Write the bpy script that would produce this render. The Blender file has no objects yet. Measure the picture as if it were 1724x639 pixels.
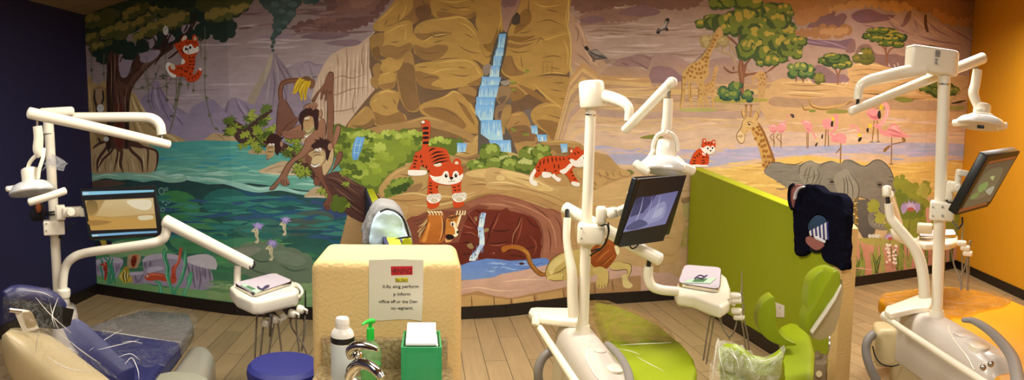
import bpy, bmesh, math, random
from mathutils import Vector, Matrix, geometry
import numpy as np
R = random.Random(7)
S = bpy.context.scene
COL = S.collection
# ------------------------------------------------------------------ camera (cylindrical panorama, taken from one spot)
F, PITCH, ROLL, YAW, H = 1064.7673, 0.0945, 0.0130, 0.1374, 1.5
_cy, _sy = math.cos(YAW), math.sin(YAW)
_fw = Vector((_sy, _cy, 0)); _rt = Vector((_cy, -_sy, 0)); _up = Vector((0, 0, 1))
F2 = _fw * math.cos(PITCH) - _up * math.sin(PITCH); U2 = _up * math.cos(PITCH) + _fw * math.sin(PITCH)
R3 = _rt * math.cos(ROLL) + U2 * math.sin(ROLL); U3 = U2 * math.cos(ROLL) - _rt * math.sin(ROLL)
cam = bpy.data.cameras.new('camera'); cam.type = 'PANO'; cam.panorama_type = 'CENTRAL_CYLINDRICAL'
cam.central_cylindrical_range_u_min = -862 / F; cam.central_cylindrical_range_u_max = 862 / F
cam.central_cylindrical_range_v_min = -319.5 / F; cam.central_cylindrical_range_v_max = 319.5 / F
cam.central_cylindrical_radius = 1.0
cam.clip_start = 0.02
camo = bpy.data.objects.new('camera', cam); COL.objects.link(camo); S.camera = camo
_M = Matrix((R3, U3, -F2)).transposed().to_4x4(); _M.translation = Vector((0, 0, H)); camo.matrix_world = _M
CAM = Vector((0, 0, H))

def ray(x, y):
    th = (x - 862) / F; t = (319.5 - y) / F
    d = R3 * math.sin(th) + F2 * math.cos(th) + U3 * t
    return d / math.hypot(d.x, d.y)
def W(x, y, D):            # the point seen at (x, y), at horizontal distance D from the tripod
    return CAM + ray(x, y) * D
def WZ(x, y, z):           # the point seen at (x, y) lying at height z
    d = ray(x, y); return CAM + d * ((z - H) / d.z)
def WP(x, y, o, n):        # the point seen at (x, y) on the plane through o with normal n
    d = ray(x, y); return CAM + d * ((o - CAM).dot(n) / d.dot(n))
def px(D): return D / F    # metres per photo pixel at distance D

# ------------------------------------------------------------------ colour and materials
def lin(v):
    v /= 255.0
    return v / 12.92 if v <= 0.04045 else ((v + 0.055) / 1.055) ** 2.4
def rgb(c, k=1.0):
    if isinstance(c, str):
        c = c.lstrip('#')
        if len(c) == 3: c = ''.join(a + a for a in c)
        c = tuple(int(c[i:i + 2], 16) for i in (0, 2, 4))
    return tuple(min(1.0, lin(v) * k) for v in c[:3])
MATS = {}
def mat(name, c, rough=0.45, var=0.06, scale=30.0, bump=0.0, bscale=200.0, metal=0.0, emit=0.0, spec=0.5, coat=0.0, trans=0.0, alpha=1.0, sss=0.0, k=1.0):
    if name in MATS: return MATS[name]
    m = bpy.data.materials.new(name); m.use_nodes = True; MATS[name] = m
    nt = m.node_tree; N = nt.nodes; b = N['Principled BSDF']
    tc = N.new('ShaderNodeTexCoord'); nz = N.new('ShaderNodeTexNoise'); nz.inputs['Scale'].default_value = scale; nz.inputs['Detail'].default_value = 4
    nt.links.new(tc.outputs['Object'], nz.inputs['Vector'])
    mp = N.new('ShaderNodeMapRange'); mp.inputs['To Min'].default_value = 1 - var; mp.inputs['To Max'].default_value = 1 + var
    nt.links.new(nz.outputs['Fac'], mp.inputs['Value'])
    mx = N.new('ShaderNodeMix'); mx.data_type = 'RGBA'; mx.blend_type = 'MULTIPLY'; mx.inputs['Factor'].default_value = 1
    mx.inputs['A'].default_value = (*rgb(c, k), 1); nt.links.new(mp.outputs['Result'], mx.inputs['B'])
    nt.links.new(mx.outputs['Result'], b.inputs['Base Color'])
    b.inputs['Roughness'].default_value = rough; b.inputs['Metallic'].default_value = metal; b.inputs['Specular IOR Level'].default_value = spec
    b.inputs['Coat Weight'].default_value = coat; b.inputs['Transmission Weight'].default_value = trans; b.inputs['Alpha'].default_value = alpha
    if emit:
        nt.links.new(mx.outputs['Result'], b.inputs['Emission Color']); b.inputs['Emission Strength'].default_value = emit
    if bump:
        n2 = N.new('ShaderNodeTexNoise'); n2.inputs['Scale'].default_value = bscale; n2.inputs['Detail'].default_value = 3
        nt.links.new(tc.outputs['Object'], n2.inputs['Vector'])
        bp = N.new('ShaderNodeBump'); bp.inputs['Strength'].default_value = bump; bp.inputs['Distance'].default_value = 0.01
        nt.links.new(n2.outputs['Fac'], bp.inputs['Height']); nt.links.new(bp.outputs['Normal'], b.inputs['Normal'])
    return m
def film(name, c=(235, 235, 235), amount=0.22, scale=9.0, glints=True):
    """thin crinkled clear plastic film: mostly see-through, glossy, pale streaks painted as glints on the folds"""
    if name in MATS: return MATS[name]
    m = bpy.data.materials.new(name); m.use_nodes = True; MATS[name] = m
    nt = m.node_tree; N = nt.nodes; b = N['Principled BSDF']; out = N['Material Output']
    b.inputs['Base Color'].default_value = (*rgb(c), 1); b.inputs['Roughness'].default_value = 0.16; b.inputs['Specular IOR Level'].default_value = 0.9
    tc = N.new('ShaderNodeTexCoord'); nz = N.new('ShaderNodeTexNoise'); nz.inputs['Scale'].default_value = scale; nz.inputs['Detail'].default_value = 7; nz.inputs['Distortion'].default_value = 1.2
    nt.links.new(tc.outputs['Object'], nz.inputs['Vector'])
    bp = N.new('ShaderNodeBump'); bp.inputs['Strength'].default_value = 0.9; bp.inputs['Distance'].default_value = 0.04
    nt.links.new(nz.outputs['Fac'], bp.inputs['Height']); nt.links.new(bp.outputs['Normal'], b.inputs['Normal'])
    rp = N.new('ShaderNodeMapRange'); rp.inputs['From Min'].default_value = 0.35; rp.inputs['From Max'].default_value = 0.7
    rp.inputs['To Min'].default_value = amount * 0.5; rp.inputs['To Max'].default_value = amount * 1.5
    nt.links.new(nz.outputs['Fac'], rp.inputs['Value'])
    vo = N.new('ShaderNodeTexVoronoi'); vo.feature = 'DISTANCE_TO_EDGE'; vo.inputs['Scale'].default_value = scale * 1.3
    mv = N.new('ShaderNodeMix'); mv.data_type = 'RGBA'; mv.inputs['Factor'].default_value = 0.35
    nt.links.new(tc.outputs['Object'], mv.inputs['A']); nt.links.new(nz.outputs['Color'], mv.inputs['B']); nt.links.new(mv.outputs['Result'], vo.inputs['Vector'])
    vr = N.new('ShaderNodeMapRange'); vr.inputs['From Min'].default_value = 0.0; vr.inputs['From Max'].default_value = 0.035; vr.inputs['To Min'].default_value = 0.4; vr.inputs['To Max'].default_value = 0.0  # pale lines along cell edges imitate glints on the creases
    nt.links.new(vo.outputs['Distance'], vr.inputs['Value'])
    ml = N.new('ShaderNodeMath'); ml.operation = 'MULTIPLY'; nt.links.new(vr.outputs['Result'], ml.inputs[0]); nt.links.new(nz.outputs['Fac'], ml.inputs[1])
    ad = N.new('ShaderNodeMath'); ad.operation = 'ADD'; ad.use_clamp = True; nt.links.new(rp.outputs['Result'], ad.inputs[0]); nt.links.new(ml.outputs[0], ad.inputs[1])
    tr = N.new('ShaderNodeBsdfTransparent'); ms = N.new('ShaderNodeMixShader')
    nt.links.new(ad.outputs[0] if glints else rp.outputs['Result'], ms.inputs['Fac']); nt.links.new(tr.outputs[0], ms.inputs[1]); nt.links.new(b.outputs[0], ms.inputs[2])
    nt.links.new(ms.outputs[0], out.inputs['Surface'])
    return m
def paint_mat(name, rough=0.6, var=0.07, bump=0.12, emit=0.0):
    """paint whose colours come from the mesh's colour attribute, with a little brush variation"""
    m = bpy.data.materials.new(name); m.use_nodes = True; MATS[name] = m
    nt = m.node_tree; N = nt.nodes; b = N['Principled BSDF']
    at = N.new('ShaderNodeAttribute'); at.attribute_name = 'paint'
    tc = N.new('ShaderNodeTexCoord'); nz = N.new('ShaderNodeTexNoise'); nz.inputs['Scale'].default_value = 7; nz.inputs['Detail'].default_value = 8; nz.inputs['Roughness'].default_value = 0.65
    mpp = N.new('ShaderNodeMapping'); mpp.inputs['Scale'].default_value = (1, 1, 2.2)
    nt.links.new(tc.outputs['Object'], mpp.inputs['Vector']); nt.links.new(mpp.outputs['Vector'], nz.inputs['Vector'])
    mp = N.new('ShaderNodeMapRange'); mp.inputs['From Min'].default_value = 0.25; mp.inputs['From Max'].default_value = 0.75
    mp.inputs['To Min'].default_value = 1 - var * 2; mp.inputs['To Max'].default_value = 1 + var * 2
    nt.links.new(nz.outputs['Fac'], mp.inputs['Value'])
    mx = N.new('ShaderNodeMix'); mx.data_type = 'RGBA'; mx.blend_type = 'MULTIPLY'; mx.inputs['Factor'].default_value = 1
    nt.links.new(at.outputs['Color'], mx.inputs['A']); nt.links.new(mp.outputs['Result'], mx.inputs['B'])
    nt.links.new(mx.outputs['Result'], b.inputs['Base Color']); b.inputs['Roughness'].default_value = rough; b.inputs['Specular IOR Level'].default_value = 0.2
    if bump:
        n2 = N.new('ShaderNodeTexNoise'); n2.inputs['Scale'].default_value = 160
        nt.links.new(tc.outputs['Object'], n2.inputs['Vector'])
        bp = N.new('ShaderNodeBump'); bp.inputs['Strength'].default_value = bump; bp.inputs['Distance'].default_value = 0.004
        nt.links.new(n2.outputs['Fac'], bp.inputs['Height']); nt.links.new(bp.outputs['Normal'], b.inputs['Normal'])
    if emit:
        nt.links.new(mx.outputs['Result'], b.inputs['Emission Color']); b.inputs['Emission Strength'].default_value = emit
        b.inputs['Base Color'].default_value = (0.01, 0.01, 0.01, 1)
        nt.links.remove(b.inputs['Base Color'].links[0])
    return m

# ------------------------------------------------------------------ objects
def tag(o, label=None, cat=None, group=None, kind=None):
    if label: o['label'] = label
    if cat: o['category'] = cat
    if group: o['group'] = group
    if kind: o['kind'] = kind
    return o
def thing(name, label, cat, loc, group=None):
    o = bpy.data.objects.new(name, None); COL.objects.link(o); o.location = loc; o.empty_display_size = 0.1
    return tag(o, label, cat, group)
def world_loc(o):
    v = Vector((0, 0, 0))
    while o is not None:
        v += o.location; o = o.parent
    return v

def crom(pts, n, closed=False):
    """Catmull-Rom through pts (any dimension), n pieces per span"""
    pts = [Vector(p) for p in pts]; m = len(pts)
    if n <= 1 or m < 3: return pts
    out = []
    for i in range(m if closed else m - 1):
        if closed: a, b, c, d = pts[i - 1], pts[i], pts[(i + 1) % m], pts[(i + 2) % m]
        else:
            b, c = pts[i], pts[i + 1]
            a = pts[i - 1] if i else b * 2 - c
            d = pts[i + 2] if i + 2 < m else c * 2 - b
        for k in range(n):
            t = k / n
            out.append(0.5 * ((2 * b) + (c - a) * t + (2 * a - 5 * b + 4 * c - d) * t * t + (3 * b - a - 3 * c + d) * t ** 3))
    if not closed: out.append(pts[-1])
    return out

class MB:
    """collects shapes, then links them as one mesh object"""
    def __init__(s): s.v = []; s.f = []
    def add(s, vs, fs):
        o = len(s.v); s.v += [Vector(v) for v in vs]; s.f += [[i + o for i in f] for f in fs]; return s
    def bm(s, b):
        b.verts.ensure_lookup_table(); b.verts.index_update()
        s.add([v.co for v in b.verts], [[v.index for v in f.verts] for f in b.faces]); b.free(); return s
    def loft(s, rings, cap=True):
        n = len(rings[0]); vs = [p for r in rings for p in r]; fs = []
        for i in range(len(rings) - 1):
            for j in range(n):
                k = (j + 1) % n; fs.append([i * n + j, i * n + k, (i + 1) * n + k, (i + 1) * n + j])
        if cap: fs.append(list(range(n))[::-1]); fs.append([(len(rings) - 1) * n + j for j in range(n)])
        return s.add(vs, fs)
    def tube(s, pts, r, n=14, steps=6, round_ends=False, flat=1.0):
        """swept round bar through pts; r = radius or one radius per point"""
        m = len(pts); rr = r if isinstance(r, (list, tuple)) else [r] * m
        q = crom([(*p, a) for p, a in zip(pts, rr)], steps) if m > 2 else [Vector((*p, a)) for p, a in zip(pts, rr)]
        P = [Vector(a[:3]) for a in q]; A = [a[3] for a in q]
        T = [(P[min(i + 1, len(P) - 1)] - P[max(i - 1, 0)]).normalized() for i in range(len(P))]
        if round_ends:
            P2, A2, T2 = [], [], []
            for k in (0.06, 0.4, 0.75): 
                P2.append(P[0] - T[0] * A[0] * 0.55 * (1 - k)); A2.append(A[0] * math.sqrt(1 - (1 - k) ** 2)); T2.append(T[0])
            P2 += P; A2 += A; T2 += T
            for k in (0.75, 0.4, 0.06):
                P2.append(P[-1] + T[-1] * A[-1] * 0.55 * (1 - k)); A2.append(A[-1] * math.sqrt(1 - (1 - k) ** 2)); T2.append(T[-1])
            P, A, T = P2, A2, T2
        up = Vector((0, 0, 1)) if abs(T[0].z) < 0.9 else Vector((1, 0, 0))
        x = T[0].cross(up).normalized(); rings = []
        for p, a, t in zip(P, A, T):
            x = (x - t * x.dot(t)).normalized(); y = t.cross(x)
            rings.append([p + x * (a * math.cos(2 * math.pi * j / n)) + y * (a * flat * math.sin(2 * math.pi * j / n)) for j in range(n)])
        return s.loft(rings)
    def box(s, c, size, rot=None, bev=0.0, seg=3):
        b = bmesh.new(); bmesh.ops.create_cube(b, size=1)
        for v in b.verts: v.co = Vector((v.co.x * size[0], v.co.y * size[1], v.co.z * size[2]))
        if bev: bmesh.ops.bevel(b, geom=list(b.edges), offset=min(bev, min(size) * 0.49), segments=seg, profile=0.5, affect='EDGES')
        M = (rot.to_4x4() if rot is not None else Matrix.Identity(4)); M = Matrix.Translation(Vector(c)) @ M
        bmesh.ops.transform(b, matrix=M, verts=b.verts); return s.bm(b)
    def lathe(s, prof, c, axis=(0, 0, 1), n=28, xdir=None, sx=1.0):
        """profile [(radius, height)] about an axis through c"""
        ax = Vector(axis).normalized(); x = Vector(xdir) if xdir is not None else (Vector((1, 0, 0)) if abs(ax.x) < 0.9 else Vector((0, 1, 0)))
        x = (x - ax * x.dot(ax)).normalized(); y = ax.cross(x); c = Vector(c)
        return s.loft([[c + ax * h + x * (r * sx * math.cos(2 * math.pi * j / n)) + y * (r * math.sin(2 * math.pi * j / n)) for j in range(n)] for r, h in prof])
    def prism(s, poly, d, bev=0.0, seg=3):
        """planar polygon (3D points) pushed along vector d, edges rounded"""
        b = bmesh.new(); d = Vector(d); vs = [b.verts.new(Vector(p)) for p in poly]
        f = b.faces.new(vs); r = bmesh.ops.extrude_face_region(b, geom=[f])
        bmesh.ops.translate(b, vec=d, verts=[v for v in r['geom'] if isinstance(v, bmesh.types.BMVert)])
        bmesh.ops.recalc_face_normals(b, faces=b.faces)
        if bev:
            es = [e for e in b.edges if e.calc_face_angle(0) > 0.5]
            bmesh.ops.bevel(b, geom=es, offset=bev, segments=seg, profile=0.5, affect='EDGES', clamp_overlap=True)
        return s.bm(b)
    def ball(s, c, r, rot=None, n=24, m=14):
        r = (r, r, r) if not isinstance(r, (tuple, list)) else r; M = rot if rot is not None else Matrix.Identity(3); c = Vector(c)
        vs = [c + M @ Vector((0, 0, r[2]))]; fs = []
        for i in range(1, m):
            t = math.pi * i / m
            for j in range(n): vs.append(c + M @ Vector((r[0] * math.sin(t) * math.cos(2 * math.pi * j / n), r[1] * math.sin(t) * math.sin(2 * math.pi * j / n), r[2] * math.cos(t))))
        vs.append(c - M @ Vector((0, 0, r[2])))
        for j in range(n):
            k = (j + 1) % n; fs.append([0, 1 + j, 1 + k]); fs.append([len(vs) - 1, 1 + (m - 2) * n + k, 1 + (m - 2) * n + j])
            for i in range(m - 2): fs.append([1 + i * n + j, 1 + (i + 1) * n + j, 1 + (i + 1) * n + k, 1 + i * n + k])
        return s.add(vs, fs)
    def grid(s, rows):
        n = len(rows[0]); fs = []
        for i in range(len(rows) - 1):
            for j in range(n - 1): fs.append([i * n + j, i * n + j + 1, (i + 1) * n + j + 1, (i + 1) * n + j])
        return s.add([p for r in rows for p in r], fs)
    def build(s, name, m, parent=None, smooth=35, sub=0, solid=0.0, kind=None):
        o0 = world_loc(parent) if parent else Vector((0, 0, 0))
        me = bpy.data.meshes.new(name); me.from_pydata([tuple(v - o0) for v in s.v], [], s.f)
        b = bmesh.new(); b.from_mesh(me); bmesh.ops.recalc_face_normals(b, faces=b.faces)
        if smooth:
            lim = math.radians(smooth)
            for f in b.faces: f.smooth = True
            for e in b.edges:
                if len(e.link_faces) == 2 and e.calc_face_angle(0) > lim: e.smooth = False
        b.to_mesh(me); b.free()
        me.materials.append(m); o = bpy.data.objects.new(name, me); COL.objects.link(o)
        if parent: o.parent = parent
        if solid:
            md = o.modifiers.new('thick', 'SOLIDIFY'); md.thickness = solid; md.offset = 0
        if sub:
            md = o.modifiers.new('smooth', 'SUBSURF'); md.levels = sub; md.render_levels = sub
        if kind: o['kind'] = kind
        return o

# ------------------------------------------------------------------ flat painting, traced in photo pixels, laid on a surface
class Paint:
    def __init__(s, gain=(1.0, 1.0, 1.0)): s.items = []; s.view = (0, 0, 1); s.boxes = []; s.lay = []; s.gain = gain
    def V(s, ox=0, oy=0, k=1.0): s.view = (ox, oy, k)
    def pts(s, p):
        ox, oy, k = s.view
        if isinstance(p, str): p = [tuple(float(a) for a in q.split(',')) for q in p.split()]
        return [Vector((ox + x / k, oy + y / k)) for x, y in p]
    def _add(s, tris, cf, bb):
        l = 0
        if s.boxes:
            B = np.array(s.boxes); hit = (B[:, 0] < bb[2]) & (B[:, 2] > bb[0]) & (B[:, 1] < bb[3]) & (B[:, 3] > bb[1])
            if hit.any(): l = int(np.array(s.lay)[hit].max()) + 1
        s.boxes.append(bb); s.lay.append(l); s.items.append((tris, cf, l))
    def P(s, c, p, n=4, c2=None, d=None, raw=False):
        """filled shape; n = smoothing; c2 = second colour of a gradient along d=(x0,y0,x1,y1) (default top to bottom)"""
        q = p if raw else s.pts(p)
        if n > 1: q = crom(q, n, True)
        xs = [a.x for a in q]; ys = [a.y for a in q]; bb = (min(xs), min(ys), max(xs), max(ys))
        ca = rgb(c)
        if c2 is None: cf = lambda x, y: ca
        else:
            cb = rgb(c2)
            if d is None: d0, d1 = Vector((0, bb[1])), Vector((0, bb[3]))
            else: d0, d1 = s.pts([d[:2]])[0], s.pts([d[2:]])[0]
            e = d1 - d0; ee = max(e.length_squared, 1e-9)
            def cf(x, y):
                t = min(1, max(0, ((x - d0.x) * e.x + (y - d0.y) * e.y) / ee))
                return tuple(a + (b - a) * t for a, b in zip(ca, cb))
        T = geometry.tessellate_polygon([[Vector((a.x, a.y, 0)) for a in q]])
        s._add([(q[i], q[j], q[k]) for i, j, k in T], cf, bb)
    def E(s, c, x, y, rx, ry=None, a=0, n=16, c2=None):
        ry = rx if ry is None else ry; a = math.radians(a)
        s.P(c, [(x + rx * math.cos(t) * math.cos(a) - ry * math.sin(t) * math.sin(a), y + rx * math.cos(t) * math.sin(a) + ry * math.sin(t) * math.cos(a)) for t in [2 * math.pi * i / n for i in range(n)]], 1, c2)
    def L(s, c, w, p, n=4, taper=0.4):
        """brush line of width w photo pixels, thinning to taper*w at both ends (taper may be a pair)"""
        q = crom(s.pts(p), n)
        if len(q) < 6: q = [a + (b - a) * (k / 4) for a, b in zip(q, q[1:]) for k in range(4)] + [q[-1]]
        m = len(q); ta, tb = taper if isinstance(taper, tuple) else (taper, taper)
        l, r = [], []
        for i in range(m):
            t = q[min(i + 1, m - 1)] - q[max(i - 1, 0)]
            if t.length < 1e-6: t = Vector((1, 0))
            t.normalize(); u = i / (m - 1); k = min(1, ta + (1 - ta) * u * 3) * min(1, tb + (1 - tb) * (1 - u) * 3)
            o = Vector((-t.y, t.x)) * (w * k / 2); l.append(q[i] + o); r.append(q[i] - o)
        ca = rgb(c); xs = [a.x for a in l + r]; ys = [a.y for a in l + r]
        tr = []
        for i in range(m - 1): tr += [(l[i], l[i + 1], r[i + 1]), (l[i], r[i + 1], r[i])]
        s._add(tr, lambda x, y: ca, (min(xs), min(ys), max(xs), max(ys)))
    def LL(s, c, w, ps, **k):
        for p in ps.split('|'): s.L(c, w, p.strip(), **k)
    def scal(s, c, p, amp, step, n=3, seed=1, c2=None, d=None):
        """cloud-like shape: the outline of p bulges in scallops"""
        rr = random.Random(seed); q = crom(s.pts(p), n, True) if n > 1 else s.pts(p); out = []; m = len(q)
        area = sum(q[i - 1].x * q[i].y - q[i].x * q[i - 1].y for i in range(m)); sg = 1 if area > 0 else -1
        L = [0]
        for i in range(m): L.append(L[-1] + (q[(i + 1) % m] - q[i]).length)
        def at(t):
            t %= L[-1]
            for i in range(m):
                if L[i + 1] >= t:
                    u = (t - L[i]) / max(1e-9, L[i + 1] - L[i]); a, b = q[i], q[(i + 1) % m]; e = (b - a)
                    nn = Vector((e.y, -e.x)); nn = nn.normalized() * sg if nn.length > 0 else nn
                    return a + e * u, nn
            return q[0], Vector((0, 0))
        t = 0
        while t < L[-1] - step * 0.3:
            st = step * rr.uniform(0.6, 1.4); st = min(st, L[-1] - t); am = amp * rr.uniform(0.6, 1.3)
            for k in range(5):
                u = k / 5; a, nn = at(t + st * u); out.append(a + nn * am * math.sin(math.pi * u) ** 0.6 if u else a)
            t += st
        s.P(c, out, 1, c2, d, raw=True)
    def mesh(s, name, m, fn, split=None, eps=3e-5, base=0.0, parent=None, first=None):
        """fn(x, y, lift) -> 3D point. split(x,y)->coordinate and its knots cut shapes where the surface bends"""
        vs, fs, cs = [], [], []
        if first: vs, fs, cs = first
        def emit(poly, cf, l):
            o = len(vs)
            if split: c = sum(poly, Vector((0, 0))) / len(poly); kc = split[0](c.x, c.y)
            for a in poly: vs.append(fn(a.x, a.y, base + l * eps, kc) if split else fn(a.x, a.y, base + l * eps)); cs.append(cf(a.x, a.y))
            fs.append(list(range(o, o + len(poly))))
        for tris, cf, l in s.items:
            for t in tris:
                if split is None: emit(list(t), cf, l); continue
                key, knots = split; todo = list(t); ks = [key(a.x, a.y) for a in todo]; lo, hi = min(ks), max(ks)
                if hi <= knots[0] or lo >= knots[-1]: continue
                for k in knots:
                    if lo < k < hi and todo:
                        ks = [key(a.x, a.y) for a in todo]; A, B = [], []
                        for i in range(len(todo)):
                            a, b, ka, kb = todo[i], todo[(i + 1) % len(todo)], ks[i], ks[(i + 1) % len(todo)]
                            if ka <= k + 1e-7: A.append(a)
                            if ka >= k - 1e-7: B.append(a)
                            if (ka - k) * (kb - k) < 0 and min(abs(ka - k), abs(kb - k)) > 1e-7:
                                t0, t1 = 0.0, 1.0
                                for _ in range(22):
                                    tm = (t0 + t1) / 2; km = key(*(a + (b - a) * tm))
                                    if (km - k) * (ka - k) > 0: t0 = tm
                                    else: t1 = tm
                                c = a + (b - a) * t1; A.append(c); B.append(c)
                        if len(A) > 2 and k > knots[0]: emit(A, cf, l)
                        todo = B if k < knots[-1] else []
                if len(todo) > 2: emit(todo, cf, l)
        o0 = world_loc(parent) if parent else Vector((0, 0, 0))
        me = bpy.data.meshes.new(name); me.from_pydata([tuple(Vector(v) - o0) for v in vs], [], fs)
        at = me.color_attributes.new('paint', 'FLOAT_COLOR', 'POINT')
        flat = np.ones((len(vs), 4), dtype=np.float32); flat[:, :3] = np.minimum(np.array(cs, dtype=np.float32) * np.array(s.gain, dtype=np.float32), 1.0); at.data.foreach_set('color', flat.ravel())
        me.materials.append(m); o = bpy.data.objects.new(name, me); COL.objects.link(o)
        if parent: o.parent = parent
        return o
# ------------------------------------------------------------------ the room
S.view_settings.view_transform = 'Standard'; S.view_settings.look = 'None'; S.view_settings.exposure = 0.0
WALL_KNOTS = [(-3.03, 5.19), (-1.55, 4.88), (-0.35, 4.83), (0.64, 4.96), (1.44, 5.20), (2.4, 5.22), (4.1, 5.06), (5.15, 5.13), (6.0, 5.28)]
KN = [Vector((x, y, 0)) for x, y in WALL_KNOTS]
AZ = [math.atan2(p.x, p.y) for p in KN]
def ceil_z(x): return 2.64 + (x + 3.03) / 9.03 * 0.85
def wall_az(x, y): d = ray(x, y); return math.atan2(d.x, d.y)
def wall_pt(x, y, lift=0.0, a=None):
    d = ray(x, y); a = math.atan2(d.x, d.y) if a is None else a
    i = max(0, min(len(KN) - 2, sum(1 for k in AZ[1:-1] if a > k)))
    p, q = KN[i], KN[i + 1]; e = (q - p).normalized(); n = Vector((e.y, -e.x, 0))      # n faces the room
    return WP(x, y, p + n * lift, n)
def strip(z0f, z1f, thick, name, m, pts, inward):
    """a low or full-height band that follows plan points"""
    mb = MB()
    for i in range(len(pts) - 1):
        p, q = Vector((*pts[i], 0)), Vector((*pts[i + 1], 0)); e = (q - p).normalized(); n = Vector((e.y, -e.x, 0)) * inward
        mb.loft([[Vector((a.x, a.y, z)) + n * t for (t, z) in ((0, z0f(a.x)), (thick, z0f(a.x)), (thick, z1f(a.x)), (0, z1f(a.x)))] for a in (p, q)])
    return mb.build(name, m, smooth=0, kind='structure')
navy = mat('navy wall paint', (32, 30, 74), 0.7, 0.05, 12, 0.1, 120)
amber = mat('amber wall paint', (236, 166, 26), 0.7, 0.04, 12, 0.1, 120)
LW = [(-3.03, -1.5), (-3.03, 5.19)]; RW = [(6.0, 5.28), (5.33, 3.72), (3.6, -0.3), (3.08, -1.5)]
strip(lambda x: 0, ceil_z, -0.1, 'wall_left', navy, LW, 1)
strip(lambda x: 0, ceil_z, -0.1, 'wall_right', amber, RW, 1)
bb = mat('black rubber baseboard', (26, 17, 15), 0.45, 0.1)
strip(lambda x: 0.0, lambda x: 0.1, 0.012, 'baseboard_left', bb, LW, 1)
strip(lambda x: 0.0, lambda x: 0.1, 0.012, 'baseboard_right', bb, RW, 1)
strip(lambda x: 0.0, lambda x: 0.1, 0.02, 'baseboard_back', bb, WALL_KNOTS, 1)
# floor of wood-look planks running towards the mural
fm = bpy.data.materials.new('wood look floor planks'); fm.use_nodes = True
nt = fm.node_tree; N = nt.nodes; b = N['Principled BSDF']
tc = N.new('ShaderNodeTexCoord'); mp = N.new('ShaderNodeMapping'); mp.inputs['Rotation'].default_value = (0, 0, math.pi / 2); mp.inputs['Location'].default_value = (0.3, 0.05, 0)
nt.links.new(tc.outputs['Object'], mp.inputs['Vector'])
br = N.new('ShaderNodeTexBrick'); br.inputs['Scale'].default_value = 1.0; br.inputs['Brick Width'].default_value = 0.92; br.inputs['Row Height'].default_value = 0.145
br.inputs['Mortar Size'].default_value = 0.0026; br.inputs['Mortar Smooth'].default_value = 0.3; br.offset = 0.5
br.inputs['Color1'].default_value = (*rgb((188, 160, 118)), 1); br.inputs['Color2'].default_value = (*rgb((168, 143, 105)), 1); br.inputs['Mortar'].default_value = (*rgb((96, 80, 58)), 1)
nt.links.new(mp.outputs['Vector'], br.inputs['Vector'])
mp2 = N.new('ShaderNodeMapping'); mp2.inputs['Scale'].default_value = (9, 0.9, 1); nt.links.new(tc.outputs['Object'], mp2.inputs['Vector'])
nz = N.new('ShaderNodeTexNoise'); nz.inputs['Scale'].default_value = 4; nz.inputs['Detail'].default_value = 8; nz.inputs['Distortion'].default_value = 0.6
nt.links.new(mp2.outputs['Vector'], nz.inputs['Vector'])
mr = N.new('ShaderNodeMapRange'); mr.inputs['To Min'].default_value = 0.78; mr.inputs['To Max'].default_value = 1.18; nt.links.new(nz.outputs['Fac'], mr.inputs['Value'])
mx = N.new('ShaderNodeMix'); mx.data_type = 'RGBA'; mx.blend_type = 'MULTIPLY'; mx.inputs['Factor'].default_value = 1
nt.links.new(br.outputs['Color'], mx.inputs['A']); nt.links.new(mr.outputs['Result'], mx.inputs['B']); nt.links.new(mx.outputs['Result'], b.inputs['Base Color'])
b.inputs['Roughness'].default_value = 0.42
bp = N.new('ShaderNodeBump'); bp.inputs['Strength'].default_value = 0.3; bp.inputs['Distance'].default_value = 0.004; bp.invert = True
nt.links.new(br.outputs['Fac'], bp.inputs['Height']); nt.links.new(bp.outputs['Normal'], b.inputs['Normal'])
MB().add([(-3.1, -1.5, 0), (3.2, -1.5, 0), (6.2, 5.4, 0), (-3.1, 5.4, 0)], [[0, 1, 2, 3]]).build('floor', fm, smooth=0, kind='structure')
# ceiling of pale tiles
cm = bpy.data.materials.new('ceiling tiles'); cm.use_nodes = True
nt = cm.node_tree; N = nt.nodes; b = N['Principled BSDF']; tc = N.new('ShaderNodeTexCoord')
br = N.new('ShaderNodeTexBrick'); br.offset = 0; br.inputs['Scale'].default_value = 1; br.inputs['Brick Width'].default_value = 0.61; br.inputs['Row Height'].default_value = 0.61; br.inputs['Mortar Size'].default_value = 0.006
br.inputs['Color1'].default_value = (*rgb((150, 128, 92)), 1); br.inputs['Color2'].default_value = (*rgb((145, 122, 88)), 1); br.inputs['Mortar'].default_value = (*rgb((112, 94, 68)), 1)
nt.links.new(tc.outputs['Object'], br.inputs['Vector']); nt.links.new(br.outputs['Color'], b.inputs['Base Color']); b.inputs['Roughness'].default_value = 0.9
MB().add([(x, y, ceil_z(x)) for x, y in ((-3.1, -1.5), (3.2, -1.5), (6.2, 5.4), (-3.1, 5.4))], [[0, 1, 2, 3]]).build('ceiling', cm, smooth=0, kind='structure')

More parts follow.
